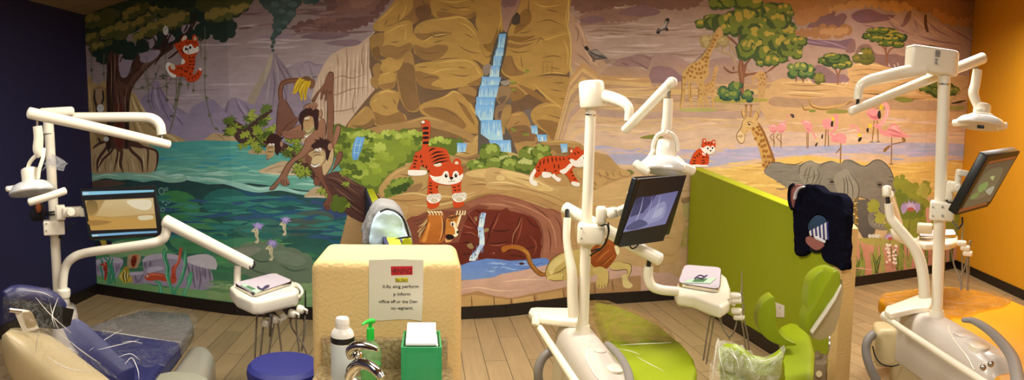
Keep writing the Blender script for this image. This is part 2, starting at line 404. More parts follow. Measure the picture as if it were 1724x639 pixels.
# low dividing walls
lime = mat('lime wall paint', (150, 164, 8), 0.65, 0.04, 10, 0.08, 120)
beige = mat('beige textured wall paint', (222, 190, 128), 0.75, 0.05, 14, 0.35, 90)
lime_lit = mat('lime wall paint with lit tone', (186, 196, 22), 0.6, 0.04, 10)  # brighter lime: the light falling on the wall tops is in the colour
def wedge(a, b, za, zb, t0, t1):      # wall from plan point a to b, height za..zb, spanning offsets t0..t1 across
    e = (Vector((*b, 0)) - Vector((*a, 0))).normalized(); n = Vector((e.y, -e.x, 0))
    return [[Vector((p[0], p[1], z)) + n * t for t, z in ((t0, 0), (t1, 0), (t1, zz), (t0, zz))] for p, zz in ((a, za), (b, zb))]
A, B = (-0.43, 4.80), (-0.09, 2.2)
pl = MB().loft(wedge(A, B, 1.05, 1.05, -0.03, 0.02)).build('wall_partition_left', lime_lit, smooth=0, kind='structure')
MB().loft(wedge(A, B, 1.052, 1.052, 0.02, 0.036)).build('navy_face', navy, pl, smooth=0)
MB().box((-0.122, 2.05, 0.55), (0.466, 0.32, 1.1), bev=0.035, seg=5).build('beige_end', beige, pl, smooth=50)
A, B = (2.37, 5.19), (2.34, 2.98)
pr = MB().loft(wedge(A, B, 1.2, 0.995, -0.05, 0.05)).build('wall_partition_right', lime, smooth=0, kind='structure')
MB().loft(wedge(A, B, 1.206, 1.001, -0.052, 0.052)[0:2] and [[q[3] + Vector((0, 0, 0)), q[2], q[2] + Vector((0, 0, 0.008)), q[3] + Vector((0, 0, 0.008))] for q in wedge(A, B, 1.2, 0.995, -0.052, 0.052)]).build('ledge', lime_lit, pl and pr, smooth=0)
MB().loft(wedge(A, B, 0.1, 0.1, 0.05, 0.06)).build('partition_baseboard', bb, pr, smooth=0)
MB().loft([[Vector((x, y, z)) for x, y, z in ((2.285, yy, 0), (2.395, yy, 0), (2.395, yy, zz), (2.285, yy, zz))] for yy, zz in ((2.98, 1.03), (2.90, 0.99))]).build('beige_end', beige, pr, smooth=0)

# lights: warm ceiling panels, an added fill at the right, soft fill from the world
def area(name, loc, size, power, c=(1, 0.86, 0.62)):
    l = bpy.data.lights.new(name, 'AREA'); l.shape = 'RECTANGLE'; l.size, l.size_y = size; l.energy = power; l.color = c
    o = bpy.data.objects.new(name, l); COL.objects.link(o); o.location = loc; return o
WARM = (1, 0.94, 0.84)
area('overhead_light', (-0.2, 2.6, 2.6), (1.2, 0.6), 74, WARM)
area('overhead_light', (2.6, 2.9, 2.75), (1.2, 0.6), 60, WARM)
area('overhead_light', (0.8, 0.2, 2.7), (1.6, 0.8), 60, WARM)
area('overhead_light', (-2.0, 1.6, 2.55), (1.0, 0.6), 28, WARM)
area('overhead_light', (4.3, 3.4, 2.95), (1.2, 0.6), 48, WARM)  # added fill to brighten the amber wall and right end of the mural
wd = bpy.data.worlds.new('world'); S.world = wd; wd.use_nodes = True
wd.node_tree.nodes['Background'].inputs['Color'].default_value = (1.0, 0.95, 0.85, 1); wd.node_tree.nodes['Background'].inputs['Strength'].default_value = 0.35
# ------------------------------------------------------------------ the mural: one painting on the back wall, traced shape by shape
MU = Paint((1.17, 1.32, 1.58))
P, L, LL, E, V, SC = MU.P, MU.L, MU.LL, MU.E, MU.V, MU.scal
mr_ = random.Random(11)
def streaks(c, x0, y0, x1, y1, n, ln, w, seed, tilt=0.0):
    r = random.Random(seed); keep = MU.view; V()
    for _ in range(n):
        x, y = r.uniform(x0, x1), r.uniform(y0, y1); l = ln * r.uniform(0.4, 1.3); c_ = c[r.randrange(len(c))] if isinstance(c, list) else c
        L(c_, w * r.uniform(0.5, 1.4), [(x - l / 2, y + tilt * l / 2 + r.uniform(-2, 2)), (x - l / 6, y + r.uniform(-2, 2)), (x + l / 6, y + r.uniform(-2, 2)), (x + l / 2, y - tilt * l / 2 + r.uniform(-2, 2))], 3, 0.05)
    MU.view = keep
def bush(seed, pts, dark, mid, light, amp=4, step=9, tops=None):
    """bush: dark mass, mid mass shifted up, light caps"""
    SC(dark, pts, amp, step, seed=seed)
def clump(seed, cx, cy, rx, ry, dark, mid, light, n=7):
    """rounded leaf clump: dark below, mid and light scallops above"""
    r = random.Random(seed)
    SC(dark, [(cx + rx * math.cos(a), cy + ry * math.sin(a)) for a in [i * math.pi / 4 for i in range(8)]], ry * 0.18, max(rx, ry) * 0.42, 2, seed)
    SC(mid, [(cx + rx * .88 * math.cos(a) - rx * .04, cy - ry * .2 + ry * .72 * math.sin(a)) for a in [i * math.pi / 4 for i in range(8)]], ry * 0.16, max(rx, ry) * 0.36, 2, seed + 1)
    for i in range(n):
        a = r.uniform(-2.9, -.25); q = r.uniform(.45, .8); x, y = cx + rx * q * math.cos(a), cy - ry * .12 + ry * q * math.sin(a)
        SC(light, [(x + rx * .26 * math.cos(t), y + ry * .2 * math.sin(t)) for t in [k * math.pi / 3 for k in range(6)]], ry * .08, rx * .2, 2, seed + 5 + i)
def leafstar(c, x, y, r, n=7, seed=0, squash=0.8):
    q = random.Random(seed)
    for i in range(n):
        a = 2 * math.pi * i / n + q.uniform(-.3, .3); l = r * q.uniform(.7, 1.15); dx, dy = math.cos(a), math.sin(a) * squash
        P(c, [(x, y), (x + dx * l * .5 - dy * r * .17, y + dy * l * .5 + dx * r * .17), (x + dx * l, y + dy * l), (x + dx * l * .5 + dy * r * .17, y + dy * l * .5 - dx * r * .17)], 1)
# --- sky
V()
P('7a625a', [(120, -60), (700, -60), (700, 110), (120, 110)], 1, '9b8680')
P('9b8680', [(120, 109), (700, 109), (700, 250), (120, 250)], 1, 'a5939a')
P('8a6a5c', [(900, -60), (1680, -60), (1680, 60), (900, 60)], 1, 'a98f80')
P('a98f80', [(900, 59), (1680, 59), (1680, 170), (900, 170)], 1, 'b59880')
streaks(['8d7674', 'a08b86', '948078', 'b09c98'], 230, 40, 620, 200, 70, 90, 3, 1, 0.03)
streaks(['927460', 'b8a090', '9d8274', 'c0a898'], 970, 10, 1200, 110, 60, 80, 3, 2, 0.03)
# dark cloud bank, upper middle
SC('6b4a42', [(540, -40), (660, -40), (640, 20), (600, 46), (560, 52), (520, 50), (490, 48), (520, 36), (560, 30), (550, 8)], 4, 12, seed=3)
SC('7f594c', [(560, -40), (650, -40), (632, 10), (606, 26), (582, 22), (560, 34), (530, 40), (552, 24), (570, 10)], 4, 11, seed=4)
SC('8d6654', [(585, -30), (640, -30), (626, 2), (604, 12), (590, 4)], 3, 9, seed=5)
P('74595c', [(505, 62), (540, 54), (590, 58), (560, 66), (528, 66)], 3); P('8a7478', [(430, 62), (470, 56), (500, 60), (470, 66)], 3)
P('7f6566', [(545, 72), (590, 66), (610, 72), (580, 78)], 3); P('866d6c', [(392, 20), (440, 14), (470, 22), (430, 28)], 3)
streaks(['7b5d58', '6f524e', '8a6a62'], 410, 2, 600, 60, 26, 70, 4, 6, 0.05)
SC('7c5a50', [(965, -40), (1180, -40), (1175, 6), (1120, 14), (1060, 6), (1000, 18), (968, 12)], 4, 14, seed=7)
SC('8f6d5e', [(985, 24), (1040, 16), (1085, 24), (1060, 34), (1010, 36), (980, 40)], 3, 12, seed=8); P('816062', [(1040, 22), (1080, 8), (1112, 20), (1086, 28)], 4)
P('7d6064', [(976, 34), (1000, 26), (1020, 33), (995, 40)], 4)
# --- volcano and its smoke, left ranges
V(260, 0, 2.6625)
P('8d7a7c', [(560, 330), (620, 290), (680, 270), (720, 285), (760, 290), (820, 340), (860, 420), (560, 420)], 2, '9a8884')
LL('7b6a6e', 2.2, '640,310 655,350 660,390|690,280 706,330 720,370|655,296 690,276 720,290 752,292')
P('857274', [(380, 640), (400, 520), (430, 420), (470, 350), (500, 285), (518, 245), (530, 238), (550, 240), (560, 262), (600, 310), (650, 380), (720, 470), (780, 640)], 2, '8d7c86')
P('97856f', [(420, 440), (470, 350), (505, 282), (520, 246), (530, 240), (520, 290), (500, 350), (470, 420), (440, 480), (400, 540)], 2)
P('a09078', [(500, 290), (520, 246), (531, 240), (527, 280), (512, 330), (490, 376)], 2)
LL('6d5c66', 3, '545,250 560,300 585,350 600,420|560,270 600,330 640,400 670,470|530,300 540,380 530,470|570,360 590,430 585,500', taper=.2)
LL('9c8c84', 2.5, '540,260 552,320 560,400|520,330 510,400 500,470', taper=.2)
for i, (x, y, r_) in enumerate([(531, 226, 7), (528, 208, 8), (534, 190, 9), (530, 172, 11), (540, 156, 13), (552, 140, 18), (546, 118, 20), (572, 112, 22), (556, 90, 24), (592, 84, 24), (600, 56, 34), (556, 58, 28), (540, 28, 36), (590, 20, 44), (516, 12, 34), (620, 0, 40), (560, -14, 50), (500, -10, 34), (690, -8, 28), (716, -6, 24)]):
    SC('3c4a44' if i % 2 else '44524a', [(x + r_ * math.cos(t), y + r_ * math.sin(t)) for t in [k * math.pi / 3 for k in range(6)]], r_ * .04, r_ * .3, 2, 20 + i)
for i, (x, y, r_) in enumerate([(560, 134, 12), (585, 100, 14), (612, 60, 18), (570, 50, 16), (620, 20, 20), (540, 20, 18), (590, -4, 20), (536, 180, 6)]):
    SC('50605a', [(x + r_ * math.cos(t), y + r_ * .6 * math.sin(t)) for t in [k * math.pi / 3 for k in range(6)]], r_ * .06, r_ * .3, 2, 50 + i)
P('84727f', [(-20, 660), (40, 560), (100, 480), (150, 510), (190, 470), (240, 445), (270, 450), (310, 490), (330, 450), (360, 436), (400, 452), (450, 470), (520, 490), (600, 560), (640, 660)], 2, '93818e')
P('94818c', [(160, 500), (200, 466), (240, 445), (258, 452), (230, 500), (200, 560), (160, 600), (120, 590)], 2)
LL('6f5e6c', 3, '262,452 290,510 330,570 350,630|240,460 250,520 240,590|360,440 390,500 440,560|330,456 320,500 300,540|400,456 430,500 480,540', taper=.2)
LL('a08f98', 2.5, '275,462 305,520 345,580|370,446 405,500 450,550|215,470 200,520 170,570', taper=.2)
# nearer peak by the tree
V(140, 100, 4.26)
P('8a7686', [(340, 640), (400, 330), (430, 270), (460, 250), (480, 230), (500, 180), (525, 150), (545, 165), (560, 210), (590, 260), (640, 330), (700, 380), (760, 400), (800, 460), (860, 500), (900, 640)], 2, '98869a')
LL('75637a', 3, '530,170 540,240 560,310 600,400 650,480|500,200 490,280 510,360|545,190 580,260 620,330|640,340 680,420 740,500', taper=.2)
LL('a493a0', 3, '525,165 515,230 530,310 560,380|600,290 650,370 700,430', taper=.2)
V()
P('8b7a8a', [(300, 260), (318, 190), (330, 176), (352, 168), (370, 180), (400, 210), (430, 250)], 2, '95838f')
# yellow cliffs beside the trunk
V(140, 100, 4.26)
P('b08f5c', [(30, 700), (30, 140), (60, 140), (70, 170), (95, 165), (110, 185), (130, 160), (150, 158), (165, 180), (180, 700)], 2)
P('95754a', [(70, 210), (165, 205), (170, 260), (165, 380), (160, 640), (110, 640), (80, 480)], 2); P('a58664', [(85, 220), (150, 215), (135, 300), (110, 320), (95, 280)], 2)
LL('caa870', 3, '40,170 48,260 44,360|55,300 70,420 60,520|45,420 50,520 48,620', taper=.2)
P('b0925e', [(320, 250), (345, 225), (380, 260), (420, 330), (470, 420), (540, 490), (620, 530), (700, 560), (760, 610), (800, 660), (300, 660)], 2)
LL('8f744a', 3, '350,240 390,330 450,430 520,510|345,300 380,420 440,560|350,420 380,520 400,620|420,370 480,470 600,560|520,530 600,570 680,620', taper=.2)
LL('cfb07c', 4, '350,260 380,350 430,460|360,360 400,480 470,600|560,520 640,560 720,620|400,300 450,390 520,470', taper=.2)
V(260, 200, 2.6625)
P('b3966a', [(230, 105), (240, 80), (270, 62), (300, 66), (340, 60), (380, 75), (420, 108)], 3); LL('8f7650', 2, '270,66 300,80 320,104|340,64 370,84 385,104')
# --- sea above the water line
V()
P('4a9488', [(150, 262), (225, 254), (262, 240), (310, 238), (345, 236), (420, 238), (500, 244), (560, 262), (660, 270), (660, 330), (150, 330)], 1, '6fa083')
streaks(['3f8c94', '58a094', '6dac8c', '4a928c'], 250, 240, 480, 285, 46, 60, 2.4, 9)
streaks(['87b89c', '9cc4a8', '79ae92'], 160, 280, 620, 312, 40, 60, 2.6, 10)
# --- underwater
P('283f3c', [(150, 312), (200, 300), (240, 306), (300, 300), (350, 310), (420, 308), (480, 316), (540, 322), (600, 320), (660, 330), (660, 420), (150, 420)], 2, '33614f')
P('33614f', [(150, 415), (660, 415), (660, 540), (150, 540)], 1, '5d8a52')
for i, (x, y, rx, ry, c) in enumerate([(200, 330, 30, 12, '5b4a3e'), (180, 325, 26, 8, '6b4f3c'), (300, 350, 40, 30, '3f7a45'), (330, 400, 50, 30, '4a8050'), (480, 350, 60, 22, '2c5468'), (430, 330, 40, 14, '2a4f5e'), (560, 350, 50, 26, '3a4868'), (520, 375, 50, 20, '4a5a4c'), (590, 390, 40, 26, '2c5a66'), (440, 385, 50, 20, '3f6a58'), (380, 340, 40, 24, '2e6458'), (400, 420, 60, 20, '48805a')]):
    for k in range(4): E(c, x + mr_.uniform(-6, 6), y + mr_.uniform(-4, 4), rx * (1 - .2 * k) , ry * (1 - .2 * k), mr_.uniform(-12, 12)) if k == 0 else None
streaks(['2f6a5c', '3a7a6a', '2a5050', '44806a', '35546a'], 250, 330, 600, 400, 80, 70, 6, 12)
streaks(['4f8a54', '5f9458', '427a4c'], 165, 400, 520, 470, 60, 60, 6, 13)
V(260, 200, 2.6625)
# breaking wave line
P('8fbaa2', [(0, 240), (30, 235), (60, 250), (110, 245), (150, 258), (200, 262), (260, 262), (330, 275), (400, 290), (470, 305), (560, 300), (640, 322), (720, 330), (720, 345), (640, 336), (560, 320), (470, 330), (400, 318), (330, 296), (250, 280), (180, 280), (120, 268), (70, 285), (30, 262), (0, 270)], 3)
LL('b5d4bc', 2, '60,256 110,250 160,262|200,268 260,268 320,280|420,300 470,314 540,306|600,316 650,330')
V(0, 160, 2.6625)
P('85ae94', [(410, 360), (470, 345), (540, 350), (620, 345), (700, 355), (760, 370), (830, 360), (830, 385), (760, 392), (700, 380), (620, 372), (540, 380), (470, 372), (410, 385)], 3)
LL('b0d0b4', 2, '420,370 480,356 540,364|600,358 680,362 740,378|770,372 820,366')
P('5a4638', [(415, 385), (480, 380), (540, 388), (560, 400), (420, 415)], 3)
E('6b8f7c', 724, 430, 15, 17); E('33584e', 724, 430, 10, 12); E('7a9a8a', 746, 421, 8); E('33584e', 746, 421, 5); E('7a9a8a', 729, 513, 10); E('33584e', 729, 513, 6.5); E('7a9a8a', 756, 480, 6); E('33584e', 756, 480, 4); E('7a9a8a', 730, 478, 5)
# sandy spits in the water
V(420, 220, 4.26)
P('b79a72', [(60, 295), (110, 265), (180, 235), (240, 215), (300, 228), (350, 260), (400, 290), (450, 310), (450, 330), (360, 318), (260, 320), (160, 310)], 2, 'c2a880')
LL('98805e', 2, '110,290 180,262 250,250|200,300 290,285 360,300'); LL('d2bb94', 2.4, '80,300 180,308 280,312 400,322')
P('b79a72', [(390, 475), (430, 430), (480, 400), (540, 410), (560, 460), (570, 482), (480, 478)], 2); LL('d2bb94', 2, '400,474 480,470 560,476')
P('b09468', [(0, 140), (60, 120), (120, 150), (120, 168), (0, 165)], 2)
# --- sea floor with rocks, weed and small creatures
V(150, 390, 4.26)
P('6f9a5e', [(30, 640), (30, 300), (120, 300), (240, 330), (400, 370), (560, 400), (852, 420), (900, 700)], 2, '88a866')
P('7c9f68', [(150, 80), (330, 60), (540, 80), (540, 170), (300, 170), (150, 190)], 2)
P('a494a0', [(40, 200), (160, 180), (235, 190), (245, 225), (225, 260), (200, 330), (120, 320), (40, 300)], 2); P('beb0b4', [(50, 205), (160, 184), (236, 194), (240, 220), (180, 222), (130, 214), (60, 230)], 2)
LL('7e6e7c', 3, '170,235 175,280 170,320|195,232 200,290|215,228 212,270|60,240 66,290', taper=.4)
P('9a8a96', [(290, 290), (390, 280), (380, 200), (440, 180), (560, 165), (640, 180), (700, 200), (852, 215), (900, 420), (852, 420), (740, 410), (560, 390), (400, 370), (300, 370)], 2)
P('b8aab0', [(385, 195), (440, 162), (580, 155), (650, 175), (640, 200), (560, 190), (460, 200), (390, 215)], 2); P('b8aab0', [(290, 290), (380, 284), (380, 304), (300, 312)], 2)
P('c4b6b2', [(680, 190), (760, 165), (852, 160), (910, 200), (910, 270), (800, 250), (700, 215)], 2); P('baacb2', [(415, 262), (500, 245), (540, 265), (470, 282), (430, 300)], 2)
LL('74646f', 3.4, '700,220 720,300 700,380|740,235 745,320 760,400|790,250 800,330 790,410|830,260 836,340|860,262 870,350|400,215 405,260|440,205 438,250|330,310 340,360|560,195 575,240', taper=.4)
LL('84747f', 5, '390,300 370,340 330,365|770,245 775,300 780,350|815,255 818,320', taper=.3)
P('b0926c', [(330, 260), (275, 250), (280, 170), (310, 158), (360, 158), (372, 190), (350, 250)], 3); P('c26e3c', [(300, 200), (320, 165), (350, 168), (340, 220), (320, 262), (300, 240)], 3)
P('7c2f1e', [(305, 190), (320, 170), (340, 185), (336, 225), (318, 252), (300, 225)], 3); LL('4e1c14', 2, '305,200 325,215 335,195|310,230 325,240')
for p, w in (('80,190 95,215 82,250 92,290 100,340', 4), ('150,185 140,230 155,280 145,330 150,380', 5), ('170,190 160,240 172,300 160,370', 4), ('110,185 135,215 125,260 140,320 128,380', 4), ('190,290 180,330 190,380', 3)): L('3f8a62', w, p, 5, .5)
# small red seahorse
P('b0402a', [(100, 222), (122, 215), (130, 240), (132, 280), (128, 320), (118, 350), (108, 335), (112, 290), (98, 262), (104, 244), (82, 240), (84, 230)], 3)
LL('742218', 1.6, '104,262 130,258|106,276 131,272|110,292 130,290|112,306 128,304|112,320 126,318'); E('e8d9a0', 110, 229, 4)
# striped yellow fish
P('c8a83c', [(212, 318), (236, 284), (262, 258), (280, 280), (296, 320), (312, 318), (306, 340), (318, 366), (300, 360), (280, 362), (250, 368), (232, 346)], 3)
P('a88a2c', [(244, 262), (262, 246), (288, 262), (280, 282), (260, 272)], 3); LL('6e5a24', 2.6, '250,284 246,320 256,362|268,272 266,316 274,362|284,300 282,336'); LL('e6d47c', 2.2, '258,280 256,320 262,356|276,290 276,340'); E('f0e8c8', 226, 316, 6); E('201810', 225, 316, 3)
# upper yellow fish, half hidden
P('c2a13e', [(70, 64), (128, 66), (134, 110), (90, 114)], 3); P('2a2430', [(40, 70), (78, 64), (88, 110), (60, 120), (38, 110)], 3); P('2a2430', [(124, 64), (160, 70), (160, 112), (136, 108)], 3); E('f0eee0', 150, 102, 8); E('151015', 150, 102, 4)
# red eels
P('bb4c30', [(398, 318), (420, 300), (470, 292), (530, 300), (560, 320), (556, 356), (500, 346), (440, 350), (410, 344)], 3); L('db7450', 2.6, '420,312 470,304 530,314'); E('f2e6d0', 416, 316, 8); E('201010', 414, 316, 4)
P('bb4c30', [(580, 360), (590, 300), (596, 250), (630, 220), (640, 170), (650, 120), (668, 112), (660, 170), (650, 220), (625, 265), (622, 310), (628, 350), (604, 372)], 3); LL('7c2a1c', 1.8, '600,300 614,306|600,320 614,326|606,280 620,284'); L('db7450', 2, '650,140 642,200 618,250 606,300')
# broad seaweed
for p, c in (('540,110 525,150 530,200 550,250 545,310 565,370 590,440 605,470 612,430 590,370 578,300 580,250 560,190 556,140', '4a9468'), ('690,120 672,190 690,240 660,300 640,360 610,420 612,462 640,400 672,350 690,290 705,220 698,160', '4a9468'), ('730,280 700,330 705,380 670,430 660,480 690,470 700,420 735,370 742,310', '57a070'), ('470,350 500,390 500,440 530,452 525,410 520,370 495,350', '4f9a6a')): P(c, p, 3)
LL('7cc090', 1.8, '545,130 536,180 556,250 556,320 590,420|690,150 684,210 668,300 630,390|730,310 712,370 680,450|490,360 512,400 516,440'); LL('2f6a48', 1.6, '552,150 548,200 570,260 566,320|696,180 700,230 676,320'); 
# grey boulders towards the middle, sea floor continues
V(260, 399, 2.6625)
P('8ca06a', [(250, 230), (330, 215), (420, 205), (520, 200), (700, 190), (700, 330), (420, 330), (250, 280)], 3, '7c9a5a')
SC('6c7a5c', [(340, 60), (400, 40), (470, 20), (560, 40), (640, 60), (700, 100), (700, 200), (560, 190), (420, 170), (350, 120)], 4, 26, seed=31)
P('87866e', [(350, 62), (420, 44), (480, 50), (440, 80), (380, 90)], 3); P('7a8468', [(520, 70), (600, 62), (680, 100), (640, 130), (560, 110)], 3)
LL('4c5a48', 2.6, '430,90 480,110 540,100|560,120 620,150 690,140|400,120 450,150 520,170', taper=.2)
streaks(['7d9a66', '93ac76', '6a8c56'], 360, 470, 520, 520, 30, 50, 4, 14)
# little seahorses with lilac crests
def seahorse(x, y, k, fl=1, seed=0):
    P('cbbd90', [(x + fl * a * k, y + b * k) for a, b in ((-12, -22), (6, -26), (12, -8), (10, 14), (14, 34), (6, 48), (-8, 42), (4, 30), (-6, 14), (-8, -4), (-24, -8))], 3)
    for i in range(4): L('8f8058', .7, [(x + fl * -4 * k, y + (i * 11 - 4) * k), (x + fl * 10 * k, y + (i * 11 - 6) * k)], 1)
    leafstar('9a84b4', x + fl * 10 * k, y - 34 * k, 30 * k, 13, seed, 0.8); leafstar('b6a2c8', x + fl * 10 * k, y - 36 * k, 20 * k, 11, seed + 1, 0.8); E('20181c', x - fl * 4 * k, y - 16 * k, 2.4 * k)
V(260, 200, 2.6625); seahorse(456, 512, .95, 1, 1); seahorse(580, 482, .85, 1, 2); seahorse(520, 590, .95, 1, 3)
E('6f9a92', 62, 368, 7); E('2f5a52', 62, 368, 5); E('6f9a92', 52, 384, 5)
# --- pale striped cliff and the big sandstone massif
V(560, 0, 2.6625)
P('b99a7c', [(-140, 640), (-110, 520), (-90, 420), (-60, 330), (-20, 260), (10, 235), (60, 210), (110, 205), (140, 180), (170, 160), (200, 180), (220, 640)], 2, 'c0a182')
for i in range(26):
    x = -60 + i * 9.6; y0 = 330 - i * 6 + mr_.uniform(-8, 20)
    L('a38468' if i % 2 else 'd0b294', mr_.uniform(1.2, 3), [(x, y0), (x + mr_.uniform(-6, 4), y0 + 120), (x - mr_.uniform(0, 14), y0 + 240)], 3, .1)
LL('8d6c52', 1.8, '0,355 40,340 90,350 150,330|-30,430 30,420 80,400 150,390|-10,500 50,495 110,480|60,210 66,280 60,340|100,400 90,470 100,520|20,240 26,300|140,190 130,260 140,330', taper=.3)
P('6d5238', [(165, 170), (380, -60), (852, -60), (1060, -60), (1060, 300), (1080, 640), (40, 640), (60, 560), (130, 470), (190, 400), (165, 300)], 1)
rk, rs, rl = 'b08a44', '8f6c3c', 'c8a256'
def rock(base, shade, lite, body, sh=None, hi=None, cr=None, seed=0):
    P('5b452e', [(x, y + 3) for x, y in [tuple(float(a) for a in q.split(',')) for q in body.split()]], 3)
    P(base, body, 3)
    if sh: [P(shade, q, 3) for q in sh.split('|')]
    if hi: LL(lite, 2.0, hi, taper=.15)
    if cr: LL('6a4e30', 1.5, cr, taper=.15)
rock('a9803e', '8a6436', 'c59c50', '185,105 240,50 300,-20 370,-40 372,40 368,100 330,120 262,118 230,140 188,135', '230,120 300,110 360,100 368,30 340,60 290,100', '200,100 250,55 300,5|330,20 320,60 300,90', '300,60 290,100|250,80 230,118')
rock('8a6338', '704e30', 'a57c44', '370,-60 470,-60 460,20 440,75 390,90 366,100', '370,40 430,20 440,70 390,90', None, '395,-10 420,30|400,60 440,66')
rock('a67e3e', '8a6436', 'c59c50', '455,-60 650,-60 652,20 640,70 600,85 540,70 480,80 445,60', '470,50 540,60 600,70 640,50 630,80 560,74 480,80', '470,0 540,10 610,0|560,40 620,44', '500,20 560,36 620,30|600,-10 640,10|480,40 520,46')
rock('a9813f', '86622f', 'c49b4e', '655,40 680,20 740,10 758,60 766,130 740,200 715,250 700,220 670,160 640,110', '690,180 740,120 755,150 735,210 712,240|650,110 690,110 700,140 670,150', '740,30 752,80 756,130|660,60 700,40', '680,60 720,50|700,110 740,96|670,90 700,100')
rock('ad8542', '8c6738', 'c8a256', '232,140 300,100 352,95 360,160 352,230 300,270 240,260 212,230', '212,220 250,200 300,210 350,190 350,240 300,268 240,262', '240,150 290,120 340,110|330,130 325,180', '260,190 300,186|300,240 340,220')
rock('96703a', '78562e', 'b48c48', '170,165 220,145 232,170 212,235 206,275 180,250 168,210', '176,220 210,210 206,270 184,250')
rock('ad8542', '8c6738', 'cba658', '366,130 420,90 520,75 570,70 620,100 660,160 700,240 712,275 690,300 640,270 560,260 500,262 440,272 380,250 362,220', '366,200 420,215 470,200 520,210 480,262 420,270 375,245|366,150 420,150 480,140 540,150 470,165 400,180', '440,95 520,82 580,78 630,110|400,190 460,160 540,150|560,100 610,120 650,170|690,250 650,180', '380,225 430,240 480,230|420,150 470,165 540,148|560,200 610,230 670,240|590,150 630,170|450,190 500,180')
rock('b08844', '8c6738', 'cba658', '370,290 440,275 540,262 620,265 660,300 680,340 660,380 600,385 520,400 440,400 385,380 372,330', '372,320 430,330 480,345 440,380 500,395 440,400 385,380|600,380 640,360 672,345 655,380', '460,285 540,272 610,274 650,305|440,330 500,310 560,310|640,300 668,340', '400,350 450,345 490,360|380,300 430,300|520,330 580,340 620,336|560,300 600,305')
rock('9c753e', '7d5b34', 'b8904a', '210,270 300,262 330,235 358,240 372,330 380,420 392,490 340,500 300,440 290,380 278,330', '290,300 360,290 375,400 388,480 340,495 310,440')
rock('ad8542', '8c6738', 'cba658', '216,290 250,255 290,270 320,260 300,310 260,325 220,320'); rock('ad8542', '8c6738', 'cba658', '205,340 240,318 275,325 285,360 270,395 225,400 206,380', '210,380 260,370 282,360 270,392 228,398', '225,335 255,325')
rock('98723c', '7a5730', 'b48c48', '180,300 208,280 216,310 206,345 186,340'); rock('98723c', '7a5730', 'b48c48', '172,350 200,340 205,380 200,400 172,375')
rock('a98142', '876234', 'c8a256', '165,460 190,420 240,400 290,410 300,440 290,490 330,520 320,560 250,560 190,560 180,500', '180,500 240,520 300,500 325,530 320,558 200,558', '200,425 240,408 280,415|180,460 200,440', '220,470 250,490|270,440 285,470')
rock('a27b42', '805d36', 'c09850', '66,560 110,510 150,475 180,500 190,545 150,575 90,580', '80,560 140,560 180,530 186,550 140,576', '110,515 148,482')
rock('a98142', '876234', 'c8a256', '395,470 440,450 500,430 540,405 590,425 620,460 660,540 668,590 640,600 560,580 480,545 400,510', '400,490 470,480 540,500 600,560 560,578 480,540|540,420 560,450 600,480 640,560 600,520', '470,450 520,425 545,410 590,430|610,460 645,520 662,580', '450,480 500,490 560,520|560,450 590,480')
rock('9c7540', '7c5934', 'b8904a', '560,400 600,385 640,400 650,440 620,460 590,430', '580,420 630,430 645,440 620,458')
rock('9d7846', '7d5c38', 'b99352', '120,600 200,565 320,545 420,520 500,540 580,575 640,610 700,640 660,690 120,690', '150,620 260,590 400,570 520,590 620,640 500,640 300,630', '330,552 420,528 500,548', '200,600 300,590|400,560 470,580|520,610 600,640')
# right-hand wall of the fall
V(820, 0, 2.6625)
rock('a8803f', '86622f', 'c49b4e', '-40,-60 70,-60 66,40 60,120 40,180 20,240 -10,250 -40,160', '-20,200 20,190 50,120 40,180 18,236', '60,20 62,90 50,140')
P('8f6a64', [(64, -60), (150, -60), (140, 40), (110, 80), (90, 140), (80, 150), (70, 100)], 2, 'a07c66'); SC('7d5a56', [(70, -50), (140, -50), (130, 10), (90, 30), (72, 10)], 4, 14, seed=33)
rock('a98242', '87622f', 'c8a256', '140,40 190,-60 372,-60 366,60 362,130 376,180 330,150 270,165 210,175 150,190 100,180 95,140 120,90', '150,60 185,40 200,90 160,130 120,150|100,160 160,165 220,160 150,188 100,180', '200,10 260,30 340,20|360,20 350,120', '190,-20 186,40 200,70|220,100 280,90 330,110|260,40 320,56|130,120 170,110|140,150 200,140')
P('463a30', [(110, 95), (130, 55), (148, 70), (146, 105), (120, 112)], 2)
rock('ae8744', '8c6738', 'cba658', '90,180 150,192 220,175 300,150 366,140 376,200 372,280 360,330 280,330 210,345 140,360 80,340 60,300 70,230', '70,260 110,250 130,300 170,330 100,340 66,310|90,190 150,200 210,190 150,215 95,210', '230,190 300,165 360,150|340,170 362,230 360,300', '90,220 140,235 200,225|110,270 140,330|150,250 160,310|240,260 300,250 340,262|280,300 330,310|220,200 240,170 260,190')
rock('ab8444', '8b6638', 'c8a256', '60,370 130,350 200,345 280,338 360,345 388,360 400,420 412,500 380,510 320,490 270,450 230,400 190,420 140,440 90,460 60,430', '60,400 130,390 170,430 110,455 66,440|140,380 200,400 260,440 330,490 280,470 200,430', '210,375 240,410 290,450 350,490|250,330 310,325 360,335|370,350 395,420 405,480', '300,370 350,372|280,400 340,410|320,440 380,446|100,400 140,420')
P('6a5a4c', [(40, 470), (80, 450), (110, 440), (100, 500), (60, 540), (30, 530)], 2); P('6e6258', [(160, 500), (200, 490), (215, 540), (190, 560)], 2)
rock('a8824a', '866440', 'c6a060', '60,520 95,470 108,480 100,530 80,600 60,560', None, '75,510 95,478'); rock('a17a46', '7e5c3a', 'bd9656', '85,540 110,510 160,500 190,540 200,580 225,640 80,640', '90,580 150,560 190,570 215,630 100,636', '110,516 158,508', '120,560 150,540|140,590 180,590')
rock('ac8546', '8b6638', 'c8a256', '195,510 230,470 290,460 360,490 416,510 426,560 432,640 280,640 270,600 215,560', '220,540 290,540 360,570 420,620 300,630 270,595', '240,480 300,470 370,500|400,520 422,570', '260,510 330,530 390,540|320,580 380,590')
